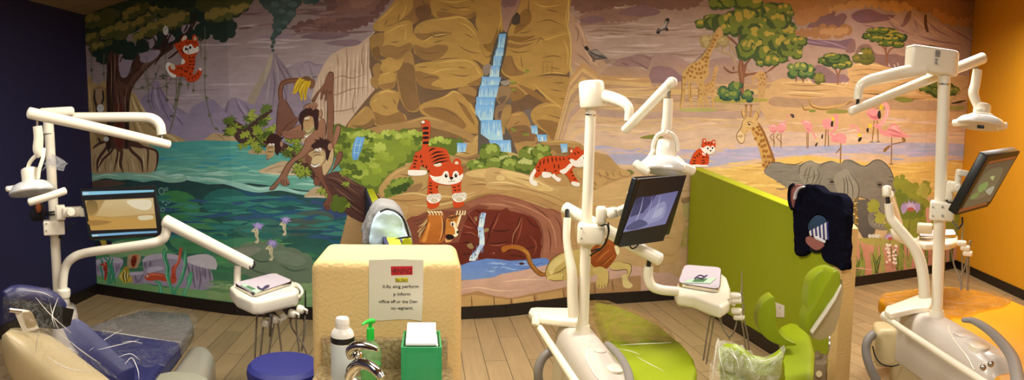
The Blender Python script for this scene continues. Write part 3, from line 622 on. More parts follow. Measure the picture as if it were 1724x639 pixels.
for i, (x, y) in enumerate([(180, 320), (120, 368), (115, 400), (338, 536), (360, 580), (325, 582), (120, 580), (172, 598), (120, 50)][:8]):
    for k in range(5): leafstar(['6e7a2c', '8a9438', '5c6a28'][k % 3], x + mr_.uniform(-12, 12), y + mr_.uniform(-6, 6), 12, 5, i * 7 + k, .6)
# cliff edge with pale rim, and the hazier spur behind it
V(820, 0, 2.6625)
P('ae8a70', [(366, 60), (400, 90), (425, 120), (440, 160), (460, 200), (490, 240), (520, 270), (560, 320), (600, 360), (620, 660), (420, 660), (400, 480), (376, 300)], 2, 'b89a74')
LL('8d6b58', 2.2, '390,110 410,150 400,190|420,170 440,230 460,270|400,240 430,260 470,300|400,330 440,350|450,330 480,345', taper=.2); LL('c8a68a', 2.6, '400,100 424,140 440,190|430,210 460,260 500,300|390,280 430,300', taper=.2)
L('c9a85e', 2.6, '364,-40 366,60 362,120 374,170 376,240 372,300 388,350 400,430 412,500 428,560 434,640', 4, 1)
# --- right-hand distance
V(820, 0, 2.6625)
P('a5836a', [(500, 350), (540, 300), (600, 290), (640, 300), (700, 310), (760, 340), (860, 360), (860, 420), (500, 420)], 2, 'b4906c')
P('917068', [(560, 290), (600, 262), (650, 250), (690, 240), (730, 252), (790, 244), (852, 270), (900, 300), (1000, 340), (1000, 380), (860, 380), (780, 340), (700, 300), (620, 300)], 2, '987868')
LL('7a5a58', 2.6, '640,270 690,290 740,320|700,250 760,280 800,330|780,256 820,300 850,340|600,280 640,296', taper=.2)
V()
bands = [('b98f5c', 128), ('c9a36a', 136), ('b08a64', 143), ('c8a468', 150), ('a98868', 160), ('bd9a6e', 172), ('b0907a', 186), ('c6a276', 198), ('c9a884', 212), ('d0ac7e', 226), ('c4a67c', 262), ('c8a87a', 290)]
for i, (c, y) in enumerate(bands):
    P(c, [(960, y + 2), (1010, y - 2), (1080, y + 3), (1150, y - 1), (1230, y + 2), (1330, y - 3), (1430, y + 2), (1540, y - 2), (1680, y), (1680, 500), (960, 500)], 2)
streaks(['d6b27c', 'b8926a', 'c4a07c', 'a8866c'], 970, 132, 1640, 225, 130, 70, 2.2, 15)
# hills behind the acacias
V(1120, 0, 2.6625)
P('9c7c72', [(-60, 260), (0, 245), (40, 250), (80, 270), (140, 290), (220, 262), (300, 260), (360, 300), (420, 330), (520, 330), (560, 300), (600, 340), (700, 360), (852, 330), (852, 372), (560, 366), (400, 374), (200, 380), (-60, 385)], 2, 'b39070')
P('8d6c6a', [(-60, 300), (20, 300), (60, 330), (80, 362), (-60, 372)], 2)
LL('b58f6a', 2, '250,300 330,310 400,340|560,350 640,356 760,350')
V(1320, 0, 3.194)
P('9e7246', [(-60, -60), (1060, -60), (1060, 170), (800, 60), (600, 20), (380, 30), (240, 60), (100, 90), (-60, 60)], 2, 'a87c50')
P('a88a80', [(-60, 240), (40, 170), (130, 145), (230, 80), (290, 50), (400, 40), (500, 70), (560, 76), (640, 60), (680, 44), (760, 90), (900, 150), (1060, 230), (1060, 420), (-60, 430)], 2, 'b89478')
P('7f5c5c', [(120, 145), (180, 100), (240, 70), (285, 50), (270, 90), (310, 70), (340, 90), (300, 150), (240, 150), (180, 150)], 2)
P('7d5a62', [(360, 80), (420, 50), (480, 55), (540, 78), (600, 80), (560, 110), (480, 120), (420, 125), (380, 110)], 2); P('80605e', [(640, 120), (660, 70), (684, 50), (680, 100), (650, 140), (626, 142)], 2)
LL('8d6c6c', 3.2, '690,60 740,130 800,190|700,100 720,160|760,100 820,160 900,200|560,110 600,150 700,190|420,130 520,160 620,200|880,150 960,190 1020,230|720,190 820,220 960,240', taper=.15)
LL('c09c86', 3, '700,80 750,140 830,200|560,90 620,130|840,140 900,170|650,200 760,230 900,240', taper=.15)
SC('a6764a', [(140, 165), (200, 145), (260, 150), (310, 150), (340, 130), (352, 160), (340, 185), (280, 190), (180, 200), (130, 190), (60, 190), (60, 172)], 5, 18, seed=41); SC('bd8e5e', [(190, 168), (240, 158), (300, 160), (340, 148), (330, 176), (260, 184)], 4, 14, seed=42)
P('7f5f68', [(20, 190), (100, 200), (170, 215), (240, 215), (300, 220), (360, 205), (380, 230), (360, 270), (290, 260), (200, 250), (100, 232), (40, 210)], 2); LL('a08490', 2.4, '60,200 140,225 240,240|180,218 260,232 340,262', taper=.2)
P('8a6660', [(330, 280), (350, 230), (372, 208), (384, 230), (380, 280)], 2)
SC('8e5f38', [(-40, -50), (560, -50), (640, 20), (760, 40), (860, 80), (960, 100), (1040, 90), (1060, -50)], 7, 34, seed=43)
SC('a3713f', [(-20, -40), (180, -40), (160, 30), (130, 60), (60, 70), (10, 40)], 6, 22, seed=44); SC('b98a58', [(220, 60), (300, 50), (390, 36), (470, 24), (560, 50), (620, 50), (700, 40), (690, 22), (560, 22), (440, 2), (330, 28)], 5, 18, seed=45)
SC('9a6a3e', [(640, -40), (860, -40), (960, 20), (1040, 30), (1040, 80), (900, 80), (780, 50), (680, 20)], 6, 24, seed=46); SC('b07c48', [(800, 50), (860, 80), (940, 110), (1010, 96), (1040, 110), (930, 128), (850, 110)], 5, 16, seed=47); SC('ac7a4c', [(100, 60), (180, 40), (240, 50), (190, 90), (130, 120), (60, 110)], 5, 18, seed=48)
P('caa066', [(340, 360), (420, 340), (520, 350), (640, 380), (700, 400), (1060, 420), (1060, 700), (-60, 700), (-60, 440), (60, 430), (200, 440), (340, 440)], 2, 'c49c6c')
P('caa066', [(360, 350), (440, 335), (540, 350), (640, 385), (520, 375), (420, 365)], 3); LL('a8804e', 2.4, '360,380 460,372 580,386|350,410 440,400 560,410|0,450 120,460 260,452|20,480 140,488 280,480|360,440 460,452|20,510 200,520', taper=.2); LL('e0bd82', 2.4, '-20,445 100,440 240,452 340,470|360,352 450,346 540,358|-20,500 120,496 240,508|500,430 640,440', taper=.2)
P('ac8864', [(-60, 520), (100, 530), (300, 520), (600, 530), (1060, 560), (1060, 600), (600, 590), (200, 580), (-60, 570)], 3); 
P('8d6b68', [(160, 360), (200, 350), (240, 370), (280, 400), (330, 400), (345, 440), (200, 446), (150, 440)], 3)
P('8a685e', [(400, 250), (460, 240), (500, 290), (600, 290), (630, 300), (700, 310), (700, 370), (560, 360), (470, 330), (380, 330)], 3)
# river and sands
V()
P('c9a98c', [(980, 222), (1100, 228), (1200, 218), (1350, 222), (1500, 226), (1660, 224), (1660, 300), (980, 300)], 2, 'd4b080')
P('a9a2b0', [(990, 262), (1060, 258), (1120, 262), (1180, 268), (1240, 250), (1320, 246), (1420, 244), (1520, 240), (1640, 244), (1640, 262), (1560, 262), (1440, 258), (1330, 262), (1260, 270), (1180, 282), (1090, 278), (990, 274)], 3)
streaks(['b8a8b8', '98a0b4', 'c4acac', 'a8a0b8'], 990, 246, 1630, 268, 90, 50, 2.4, 16); streaks(['d8b48c', 'ccaa90', 'c0a088'], 980, 200, 1640, 244, 70, 50, 3, 17)
P('d8b25c', [(1150, 292), (1220, 284), (1310, 268), (1360, 262), (1420, 268), (1500, 276), (1640, 272), (1640, 330), (1150, 330)], 2, 'd2a85c')
streaks(['e2c06c', 'c89c54', 'dcb874'], 1160, 272, 1640, 326, 70, 50, 3, 18)
P('c6a078', [(985, 290), (1040, 282), (1110, 286), (1170, 296), (1170, 500), (985, 500)], 2, 'b88e5c')
P('b68c5a', [(990, 305), (1030, 288), (1062, 290), (1060, 300), (1020, 316)], 3); LL('8f6a44', 1.6, '1000,296 1012,310|1014,292 1026,308|1030,290 1040,304|1044,290 1052,300')
streaks(['c29a66', 'a98254', 'b58e60'], 1000, 300, 1165, 430, 60, 46, 3, 19)
P('a8904e', [(1100, 400), (1120, 385), (1150, 378), (1166, 390), (1166, 412), (1120, 414)], 3); LL('8a7038', 1.4, '1126,414 1128,404|1136,414 1140,402|1148,414 1150,402|1158,412 1160,400')
P('90704a', [(1146, 336), (1170, 330), (1170, 346), (1155, 346)], 3); P('a8945a', [(1140, 352), (1170, 340), (1170, 375)], 3)
P('7d7a34', [(1076, 232), (1100, 226), (1118, 231), (1100, 234)], 3); P('6f7034', [(1050, 288), (1060, 285), (1068, 291), (1060, 294)], 3)
V()
# --- green slope, falls and ground arch in the middle
V()
P('b08a56', [(600, 300), (640, 250), (760, 236), (860, 250), (980, 250), (1060, 300), (1100, 520), (600, 560)], 2, 'ac8050')
V(820, 200, 2.6625)
rock('a5804a', '85643e', 'c6a060', '240,100 330,95 420,110 440,160 380,170 280,150', '260,120 340,120 430,150 380,166 290,148', '260,104 340,100 410,112', '300,120 380,130')
rock('a5804a', '85643e', 'c6a060', '-10,150 60,140 100,150 130,110 200,100 240,130 300,140 300,170 180,190 0,180')
V(560, 180, 2.6625)
rock('ae8a4e', '8c6a42', 'c8a460', '610,180 640,130 670,120 700,150 705,190 660,240 600,260 540,250 520,210', '540,215 600,225 670,200 690,215 640,250 560,252', '630,150 668,126 698,156|540,212 600,206', '560,200 620,210|600,235 660,225')
rock('a98650', '88683f', 'c4a060', '440,240 540,220 600,240 650,230 680,260 640,290 560,300 460,290', '470,260 560,256 650,250 640,282 560,294', None, '500,250 560,262|580,270 640,262')
SC('5c6a24', [(15, 190), (30, 150), (80, 100), (130, 110), (200, 125), (260, 125), (310, 108), (360, 130), (420, 150), (520, 150), (565, 150), (560, 185), (520, 200), (440, 200), (360, 230), (300, 270), (260, 290), (220, 340), (200, 375), (150, 360), (100, 330), (60, 290), (30, 240)], 6, 22, seed=61)
SC('79862c', [(25, 180), (60, 130), (120, 118), (180, 140), (250, 130), (310, 116), (370, 146), (400, 170), (340, 200), (300, 250), (240, 290), (200, 340), (150, 340), (100, 300), (60, 270), (40, 220)], 6, 18, seed=62)
rb = random.Random(63)
for i in range(46):
    x, y = rb.uniform(30, 400), rb.uniform(130, 340)
    if y > 150 + (400 - x) * .7 or (x > 300 and y > 230): continue
    SC(['9aa340', 'a4ad4a', '88962f', '4f5e20', '596a26', '8f9c38'][i % 6], [(x + 22 * math.cos(t), y + 9 * math.sin(t)) for t in [k * math.pi / 3 for k in range(6)]], 3, 9, 2, 64 + i)
for i in range(16):
    x, y = 60 + i * 30, 122 + 10 * math.sin(i * 1.7) + (i > 11) * 30
    SC(['a6b04c', '94a03c'][i % 2], [(x + 20 * math.cos(t), y + 7 * math.sin(t)) for t in [k * math.pi / 3 for k in range(6)]], 3, 8, 2, 164 + i)
SC('5a6822', [(0, 100), (40, 80), (60, 120), (40, 160), (0, 170)], 4, 14, seed=70)
rock('ab8650', '8d6a42', 'c4a060', '205,375 230,330 270,290 330,262 420,270 460,300 420,360 330,400 240,410', '230,380 300,370 400,340 380,380 280,404', '240,330 290,290 340,270', '300,300 360,310')
SC('5c6c26', [(235, 390), (260, 350), (300, 322), (355, 325), (340, 350), (300, 385), (255, 402)], 4, 12, seed=71); SC('34461c', [(262, 380), (290, 345), (330, 342), (340, 355), (300, 382)], 3, 10, seed=72); SC('7d8c34', [(262, 352), (300, 325), (340, 324), (320, 338), (285, 352)], 2, 9, seed=73)
def fall(body, top='6fa3cf', bot='a9cbe2', seed=0):
    P(top, body, 1, bot); q = MU.pts(body); xs = [a.x for a in q]; ys = [a.y for a in q]; r = random.Random(seed); V0 = MU.view; V()
    for i in range(int((max(xs) - min(xs)) / 2.1)):
        x = r.uniform(min(xs) + 2, max(xs) - 2); y0 = r.uniform(min(ys) + 1, (min(ys) + max(ys)) / 2)
        L(['c6dcec', '4f86ba', 'e0ecf2', '5d93c4'][r.randrange(4)], r.uniform(.5, 1.1), [(x, y0), (x - .5, min(y0 + r.uniform(8, 18), max(ys) - 1))], 1, .2)
    MU.view = V0
# waterfall steps down the cleft
P('5a4f44', [(655, 0), (700, 40), (770, 80), (800, 130), (830, 210), (650, 210)], 1); 
V(560, 0, 2.6625)
P('4d4840', [(640, 470), (650, 400), (700, 290), (715, 240), (745, 150), (785, 150), (776, 240), (750, 330), (760, 350), (800, 370), (760, 420), (745, 480), (770, 560), (660, 560)], 2)
rock('8d704c', '6d5640', 'a98a5c', '735,400 770,380 800,400 790,440 760,470 735,450', '740,440 780,430 760,466'); rock('86694a', '665040', 'a48458', '740,470 800,470 790,520 740,540 725,520', '745,500 785,500 745,534')
rock('9d7a46', '765c3c', 'b8965c', '755,520 775,475 800,474 798,520 775,560 770,600 758,590'); rock('8c7a68', '6e6050', 'a89680', '672,300 700,285 712,300 700,330 682,336'); rock('968878', '746a5c', 'b0a496', '752,366 786,360 796,374 770,384')
fall('745,152 778,150 770,200 768,215 738,215 742,190', seed=1); fall('738,212 768,212 764,250 724,254 728,240', seed=2); fall('722,252 760,250 752,296 718,298', '78aad4', seed=3); fall('712,294 750,290 746,345 702,344', seed=4)
fall('670,342 756,346 744,385 664,386', seed=5); fall('660,384 746,380 734,436 652,436', seed=6); fall('644,434 730,434 718,536 660,540 644,480', seed=7)
V(560, 180, 2.6625)
fall('640,-10 725,-10 715,60 668,60 640,30', seed=8); fall('665,58 755,58 764,150 706,150 664,120', seed=9); fall('700,148 798,148 802,206 760,208 720,200', seed=10)
fall('558,160 602,162 596,200 558,204', seed=11); P('6a9cc8', [(85, 210), (92, 170), (105, 134), (145, 134), (138, 160), (128, 195), (112, 235), (92, 238)], 1, '5a8cb4'); LL('a8c8e0', 1.2, '110,140 100,180 96,220|130,140 120,180 112,220|96,170 130,172|90,205 122,206')
V(820, 200, 2.6625)
fall('195,30 225,28 228,70 200,64', '6d9cc4', seed=12); fall('222,70 268,70 268,100 230,102', seed=13); fall('328,112 360,110 360,148 335,152', seed=14); 
# bushes right of the falls
V(560, 180, 2.6625)
P('b09a58', [(600, 270), (690, 210), (760, 200), (852, 220), (860, 300), (700, 300)], 2)
for i, (x, y, rx, ry) in enumerate([(705, 225, 34, 36), (640, 262, 34, 22), (735, 250, 36, 30), (765, 285, 26, 22), (680, 270, 40, 18)]): clump(80 + i, x, y, rx, ry, '4a5c22', '6f7e30', '9da650', 3)
V(820, 200, 2.6625)
for i, (x, y, rx, ry) in enumerate([(20, 160, 40, 40), (70, 190, 40, 30), (30, 200, 34, 24), (130, 215, 40, 30), (105, 210, 30, 34), (195, 165, 44, 36), (245, 150, 36, 30), (175, 210, 40, 30), (240, 185, 26, 26)]): clump(90 + i, x, y, rx, ry, '4a5a22', '6f7c30', 'b0b26a' if i % 2 else '94a048', 4)
# ground arch
V(560, 180, 2.6625)
P('b28a54', [(330, 500), (340, 440), (250, 410), (330, 390), (430, 370), (560, 340), (600, 290), (680, 275), (760, 280), (852, 300), (960, 320), (1060, 350), (1060, 480), (900, 420), (760, 400), (680, 400), (600, 450), (480, 470), (400, 480)], 3, 'a67c4a')
P('c6a468', [(600, 292), (690, 277), (780, 288), (852, 302), (920, 330), (800, 330), (700, 320), (620, 312)], 3); P('95703e', [(470, 470), (560, 440), (640, 400), (720, 385), (690, 410), (620, 456), (520, 476)], 3)
E('c8a65e', 750, 316, 18, 15); E('c2a05a', 700, 300, 10, 6); E('bd9a58', 790, 330, 9, 5)
LL('c9a96c', 2.6, '260,400 360,385 440,400 520,395|620,330 700,340 780,330 840,345|360,440 460,440 560,420 640,390|440,400 560,400 640,380|680,360 760,366 850,372', taper=.15)
LL('8a653a', 2.2, '330,490 430,468 540,450 620,420 690,390 780,384|600,350 680,345 740,352|400,420 480,425 560,408|690,300 740,306|760,350 830,356|240,410 330,420 420,412', taper=.15)
V(820, 200, 2.6625)
P('bd9860', [(0, 220), (100, 230), (220, 260), (300, 300), (420, 310), (430, 420), (340, 400), (260, 360), (180, 330), (60, 310), (0, 310)], 3, 'b08a54')
P('d0ae6e', [(60, 232), (140, 240), (240, 280), (300, 320), (230, 320), (160, 290), (90, 262)], 3); E('d4b472', 60, 264, 20, 13)
LL('9a7244', 2, '0,300 100,300 200,320 300,350 400,400|120,260 200,280 260,300|30,240 60,244|220,340 300,380 380,410', taper=.15); LL('dcbc80', 2.2, '80,240 160,252 240,290 320,320|0,286 80,284 160,300', taper=.15)
for x, y, rx, ry in ((440, 250, 40, 22), (500, 270, 40, 20), (560, 250, 40, 18), (610, 240, 34, 14), (500, 300, 30, 14), (520, 240, 30, 14)): E('a17a48', x, y + 3, rx, ry, 12); E('b99058', x, y, rx, ry, 12)
LL('83603a', 1.6, '470,240 480,270|500,236 512,264|530,232 545,260|560,236 572,260|590,230 600,252|480,280 490,300', taper=.2)
P('c49c64', [(480, 320), (600, 270), (700, 262), (852, 280), (852, 640), (420, 640), (420, 330)], 2, 'b8905c')
streaks(['b08852', 'cba56a', 'a88050'], 985, 310, 1130, 440, 30, 44, 3, 29)
# cave
V(820, 200, 2.6625)
P('8a5138', [(-340, 560), (-320, 440), (-160, 400), (0, 340), (90, 344), (180, 370), (260, 400), (330, 420), (345, 560), (345, 700), (-340, 700)], 2, '7a4430')
P('6b2a1c', [(-300, 600), (-280, 470), (-160, 420), (-40, 410), (60, 408), (140, 420), (220, 440), (250, 480), (240, 560), (250, 640), (-300, 640)], 2, '5e2418')
LL('481a12', 2.2, '-40,420 -30,500 -60,580|70,410 20,480 0,560 -20,620|150,430 130,500 110,580|-10,520 60,500 130,505|110,560 180,580 240,560|10,600 100,610 200,620|170,430 200,470 240,490|20,440 60,450 100,440', taper=.3)
LL('8a4430', 2.2, '-20,440 0,500 -30,560|80,420 50,470 20,520|160,440 150,500 130,560|190,520 220,560 210,610|60,540 100,550', taper=.2); L('a4684c', 1.6, '155,440 140,480 118,520 110,580', 3, .2)
P('8f5840', [(90, 350), (170, 372), (250, 400), (330, 430), (340, 520), (345, 650), (240, 640), (250, 560), (235, 480), (200, 440), (130, 415), (40, 400), (-40, 400), (-100, 380), (0, 352)], 2, '9a6046')
LL('b27a58', 2.4, '60,362 150,385 230,420 290,460|270,440 300,500 310,580|-30,380 60,384 120,398', taper=.2); LL('6d3c2a', 2.2, '120,400 190,430 236,470 250,540 246,620|300,430 330,480 336,560|270,480 285,540 280,610|190,380 250,420 280,450', taper=.2)
V(660, 330, 4.26)
P('77402e', [(110, 330), (105, 170), (180, 140), (280, 105), (380, 100), (480, 110), (560, 90), (620, 60), (700, 80), (640, 100), (560, 130), (520, 190), (480, 330)], 2)
P('6a291b', [(480, 330), (520, 200), (545, 140), (600, 90), (690, 95), (780, 100), (852, 110), (852, 470), (800, 470), (500, 490), (480, 420)], 2, '5c2217')
LL('431810', 2.6, '540,130 560,170 600,210 620,260|760,110 730,180 700,240 690,300 660,360|500,280 560,265 620,300|500,340 540,330 600,350|700,240 780,250 852,240|690,330 760,340 852,320|600,100 640,120|500,420 560,410|760,400 800,380 852,390', taper=.25)
LL('8f4a34', 2.2, '552,130 580,175 612,215|772,120 744,190 716,250|520,262 570,262 610,290|700,350 760,352 820,340|500,200 540,220 590,230', taper=.2)
for p in ('590,150 612,148 610,175 596,178', '640,240 690,228 692,250 650,262', '535,350 570,335 585,370 560,376', '720,410 730,402 736,412'): P('8f6f48', p, 2)
fall('640,118 676,120 664,175 656,220 620,224 624,180', '9fb4d0', 'd4dce8', 31); fall('612,222 655,222 664,300 664,345 626,350 628,300', '94acce', 'd0d8e8', 32); fall('626,346 664,346 640,380 610,440 596,462 552,462 560,430 600,390', 'a4b6d4', 'ccd4e4', 33)
for x, y in ((650, 128), (630, 250), (600, 420), (640, 155), (620, 330), (570, 440)): E('5a4238', x, y, 6, 4)
# pool and pink bank
V(500, 399, 2.6625)
P('5d7ab0', [(730, 130), (760, 140), (840, 128), (860, 125), (980, 110), (1060, 100), (1120, 110), (1120, 160), (1000, 180), (900, 175), (820, 185), (730, 190)], 2, '7088b4'); streaks(['8ca2c8', '4d6aa2', '9cb0d0'], 776, 448, 918, 466, 26, 24, 1.6, 35)
V(820, 399, 2.6625)
P('5d7ab0', [(-130, 130), (0, 95), (100, 105), (200, 98), (250, 92), (275, 100), (265, 125), (150, 140), (60, 175), (-60, 190), (-130, 180)], 2, '7088b4'); streaks(['8ca2c8', '4d6aa2', '9cb0d0'], 820, 440, 918, 462, 20, 24, 1.6, 36)
E('3d2a2a', 155, 118, 12, 6); P('c49a84', [(-140, 215), (-60, 190), (30, 180), (60, 165), (150, 150), (260, 125), (360, 110), (480, 150), (560, 130), (680, 130), (760, 160), (860, 180), (860, 400), (-140, 400)], 2, 'b88a68')
P('a27a52', [(-140, 262), (-40, 240), (30, 262), (110, 272), (210, 250), (330, 228), (360, 220), (480, 200), (600, 180), (690, 170), (690, 330), (-140, 360)], 1, 'a87842')
P('b98e56', [(-140, 270), (-60, 258), (20, 268), (100, 280), (100, 330), (-140, 340)], 1); P('c0965c', [(115, 278), (205, 262), (215, 300), (120, 315)], 1); P('b88c54', [(225, 258), (340, 235), (350, 280), (230, 300)], 1)
LL('6d4a2c', 1.8, '108,270 112,320|212,255 216,300|340,230 348,285|30,262 34,320|480,205 486,260|560,190 566,240|-70,262 -66,330', taper=.4); LL('d8b08c', 2.4, '-130,235 -40,225 60,240 160,235|180,180 280,150 350,150|60,200 160,190 260,190', taper=.1)
P('b0703a', [(-140, 330), (-60, 318), (100, 315), (100, 350), (-140, 350)], 1)
# --- lioness peeking out under the arch
V(660, 330, 4.26)
for p in ('190,290 210,230 250,180 280,170 250,230 220,300', '180,260 200,230 240,210 220,250', '185,220 220,195 260,150 240,200'): P('b08a5a', p, 2)
LL('5a3420', 1.6, '180,270 230,220 265,170|195,310 225,250 262,200|150,180 200,170 250,140|160,210 220,190', taper=.3)
P('b96a28', [(195, 330), (225, 260), (250, 200), (258, 130), (300, 110), (355, 108), (372, 140), (372, 240), (360, 330)], 3, 'a85c22', None); P('cc8238', [(215, 320), (240, 260), (262, 190), (275, 200), (255, 280), (240, 325)], 3)
L('3d2014', 1.6, '360,120 370,180 368,260 350,320', 4, .5); L('e0b070', 1.3, '352,130 362,190 358,260 340,318', 4, .4); L('3d2014', 1.2, '196,320 226,255 252,195 260,140', 4, .4)
for x in (262, 284, 306, 328, 348): P('e6d0a0', [(x - 10, 112), (x - 2, 105), (x + 10, 112), (x + 14, 135), (x + 6, 136), (x, 120)], 3); L('5a3420', 1, [(x - 10, 112), (x + 2, 124), (x + 8, 138)], 3, .5)
P('c07832', [(378, 250), (384, 190), (400, 150), (430, 134), (470, 140), (486, 150), (470, 180), (462, 205), (474, 240), (476, 260), (455, 290), (425, 285), (395, 290)], 3, 'b46c2a'); P('6a3c20', [(395, 150), (440, 140), (480, 130), (490, 140), (450, 152), (420, 165)], 2); P('eed8b0', [(440, 180), (456, 190), (462, 220), (476, 250), (468, 284), (440, 292), (430, 280), (452, 270), (448, 230), (436, 205)], 3)
P('e9cf9a', [(478, 150), (496, 128), (492, 160), (478, 200), (468, 224), (462, 200), (470, 175)], 3); E('f6f0e2', 432, 198, 11, 15); E('1a1210', 434, 201, 7, 11); P('1a1210', [(462, 252), (478, 246), (478, 262), (466, 268)], 2)
P('1c100c', [(388, 280), (410, 272), (445, 285), (440, 302), (410, 312), (392, 300)], 3); P('cf9a5c', [(380, 300), (400, 315), (430, 310), (420, 325), (386, 330)], 2); LL('3a2014', 1.4, '400,180 420,172 440,176|384,180 380,220 378,270|440,160 455,168|420,156 436,162|450,148 462,158', taper=.4)
for x in (455, 475, 495, 512): P('e6c890', [(x, 130), (x + 8, 104), (x + 18, 106), (x + 12, 134)], 3); L('4a2a18', 1, [(x + 2, 130), (x + 8, 106)], 2, .6)
# --- sleeping lion on the bank
V(840, 340, 3.55)
L('9c6026', 8, '290,430 250,430 215,400 185,360 170,310 140,280 90,266 40,270', 6, .8); P('a05a20', [(14, 280), (22, 264), (55, 256), (90, 258), (110, 268), (80, 274), (50, 286), (34, 298), (18, 294)], 3); L('c08440', 2.4, '270,424 225,398 195,355 178,310 145,284', 5, .5); LL('4a2a14', 1.2, '290,440 245,440 206,408 176,362 160,316 130,292|290,420 256,420 222,392 194,352 180,306', taper=.6)
P('c2a55c', [(290, 460), (280, 420), (288, 380), (320, 335), (370, 305), (430, 290), (500, 280), (580, 290), (620, 340), (600, 400), (560, 440), (480, 450), (400, 466), (330, 468)], 3, 'b4944e')
P('d2b872', [(300, 380), (340, 335), (400, 310), (390, 350), (340, 390), (320, 430), (300, 420)], 3); P('c8ab60', [(290, 462), (300, 440), (360, 425), (392, 435), (388, 462), (340, 468)], 3); LL('5c4220', 1.3, '285,460 278,420 290,380 320,338 370,306 420,292|320,430 370,410 420,370|298,462 340,470 390,464|390,436 380,460', taper=.5)
P('9c4e1c', [(540, 300), (580, 250), (640, 215), (690, 240), (706, 290), (700, 330), (670, 370), (640, 400), (600, 400), (560, 380), (540, 340)], 3, '8a4218'); LL('b8682c', 2.2, '560,320 600,270 640,240|580,360 630,310 670,280|620,380 660,340 690,310', taper=.2); LL('6b3212', 1.8, '570,340 620,290 660,250|600,380 650,340 694,300|556,300 590,262 630,230', taper=.2)
P('c8ab60', [(660, 390), (690, 360), (740, 360), (785, 370), (790, 400), (775, 445), (762, 440), (770, 405), (740, 400), (690, 404)], 3); P('d6bc78', [(735, 440), (760, 430), (775, 470), (800, 495), (780, 514), (745, 505), (738, 470)], 3); P('c4a65c', [(560, 395), (610, 385), (650, 410), (655, 460), (645, 500), (600, 515), (580, 490), (590, 440), (565, 420)], 3)
LL('5c4220', 1.2, '662,398 700,408 760,402 770,430|600,512 596,490|616,514 614,494|632,508 630,490|656,410 656,470 644,502|735,360 786,372 790,410 776,446', taper=.5); P('e0cc94', [(690, 262), (715, 270), (720, 300), (706, 316)], 3)
# --- jungle branch with monkeys
V(260, 200, 2.6625)
P('4a3028', [(330, 20), (350, 0), (400, 30), (470, 60), (540, 90), (610, 120), (680, 160), (740, 230), (800, 280), (852, 300), (880, 350), (960, 420), (960, 470), (880, 440), (800, 370), (740, 300), (680, 240), (620, 180), (540, 140), (460, 110), (400, 80), (350, 50)], 2, '54342a')
V(420, 220, 4.26)
P('5b3a2e', [(520, 330), (580, 300), (640, 290), (700, 330), (780, 380), (860, 420), (940, 480), (940, 660), (852, 640), (760, 580), (680, 530), (610, 470), (550, 420), (500, 370)], 2, '46281f')
LL('3a2018', 2.4, '540,340 620,370 700,430 800,500|560,380 640,430 720,500 820,580|600,330 680,370 760,440 850,500|650,310 720,360 800,420|620,450 700,520 790,590', taper=.15); LL('7c5440', 2.2, '560,330 640,350 720,410 800,470|600,400 680,460 760,520|650,480 740,545 820,600|640,300 700,345 780,400', taper=.15)
LL('2e1a14', 2, '0,20 60,70 120,120|40,40 90,100|230,140 290,170 350,190|380,180 420,210 450,250', taper=.2); LL('6b4838', 2.2, '10,10 70,60 120,100|230,120 300,150 360,170|240,160 310,185', taper=.2)
V(260, 200, 2.6625)
for i in range(54):
    x, y = [(340, 40), (380, 70), (430, 30), (470, 20), (500, -20), (470, 100), (520, 40), (610, 150), (650, 170), (700, 60), (830, 60), (830, 130), (660, 230), (640, 130), (450, 80), (350, 65), (420, 120), (440, 10)][i % 18]
    leafstar(['5c6c26', '84902e', '98a03a', '46561f', '6f7e2a'][i % 5], x + mr_.uniform(-24, 24), y + mr_.uniform(-18, 18), mr_.uniform(22, 36), 7, 300 + i, .8)
V(260, 0, 2.6625)
P('463028', [(310, 540), (330, 530), (350, 560), (400, 580), (440, 545), (490, 510), (520, 490), (530, 496), (500, 525), (460, 560), (440, 600), (480, 640), (380, 640), (350, 590)], 2)
for i in range(26):
    x, y = [(330, 540), (345, 590), (450, 510), (500, 550), (510, 490), (470, 580), (400, 605), (490, 600)][i % 8]
    leafstar(['5c6c26', '84902e', '98a03a', '46561f'][i % 4], x + mr_.uniform(-18, 18), y + mr_.uniform(-14, 14), mr_.uniform(18, 30), 7, 360 + i, .75)
V(420, 220, 4.26)
for x, y, r_ in ((520, 430, 46), (395, 290, 60), (350, 280, 44), (630, 545, 50), (690, 530, 44), (670, 300, 40), (690, 380, 36), (640, 110, 40), (330, 70, 50), (280, 60, 36), (560, 460, 30), (360, 310, 40), (20, 80, 60), (60, 130, 40)):
    leafstar('55651f', x + 6, y + 6, r_, 7, int(x + y), .8); leafstar('8d9632', x, y, r_, 7, int(x), .8)
# monkeys
mk, mks, mo = '7c5038', '96684c', '3c2218'
V(420, 100, 4.26)
L(mk, 9, '225,290 222,220 240,170 290,152 360,150 420,152 450,160 448,190 430,196', 6, .9); LL(mo, 1, '212,290 210,220 230,165 285,142 360,138|238,290 236,225 252,182 300,164', taper=.7)
P('785040', [(190, 530), (195, 420), (205, 330), (222, 275), (260, 290), (290, 340), (320, 400), (350, 420), (330, 470), (250, 530), (215, 560)], 3, '6c4432'); LL(mo, 1.1, '192,520 198,400 210,310|262,300 300,360 325,410|215,560 260,480 330,425', taper=.5)
for p in ('310,250 325,180 350,140 370,130 366,150 340,200 320,240', '330,200 360,150 390,140 392,160 360,210 335,240 320,245', '350,210 375,165 395,150 400,180 385,240 380,290 368,290 360,250', '385,170 410,160 425,185 412,230 405,288 392,285 388,230', '400,150 430,140 440,170 425,200 410,200'): P('c9a01e', p, 3)
LL('8a6a10', 1.2, '318,240 342,190 370,140|345,230 372,175 396,150|372,280 375,220 398,165|400,275 402,220 420,175', taper=.3); LL('e6c84a', 1.4, '322,222 345,172 368,138|362,240 382,190 400,160', taper=.3); P('6c4a2c', [(380, 126), (420, 120), (445, 140), (425, 155), (395, 146)], 3); LL('3c2a20', 1.5, '455,128 485,124', n=1)
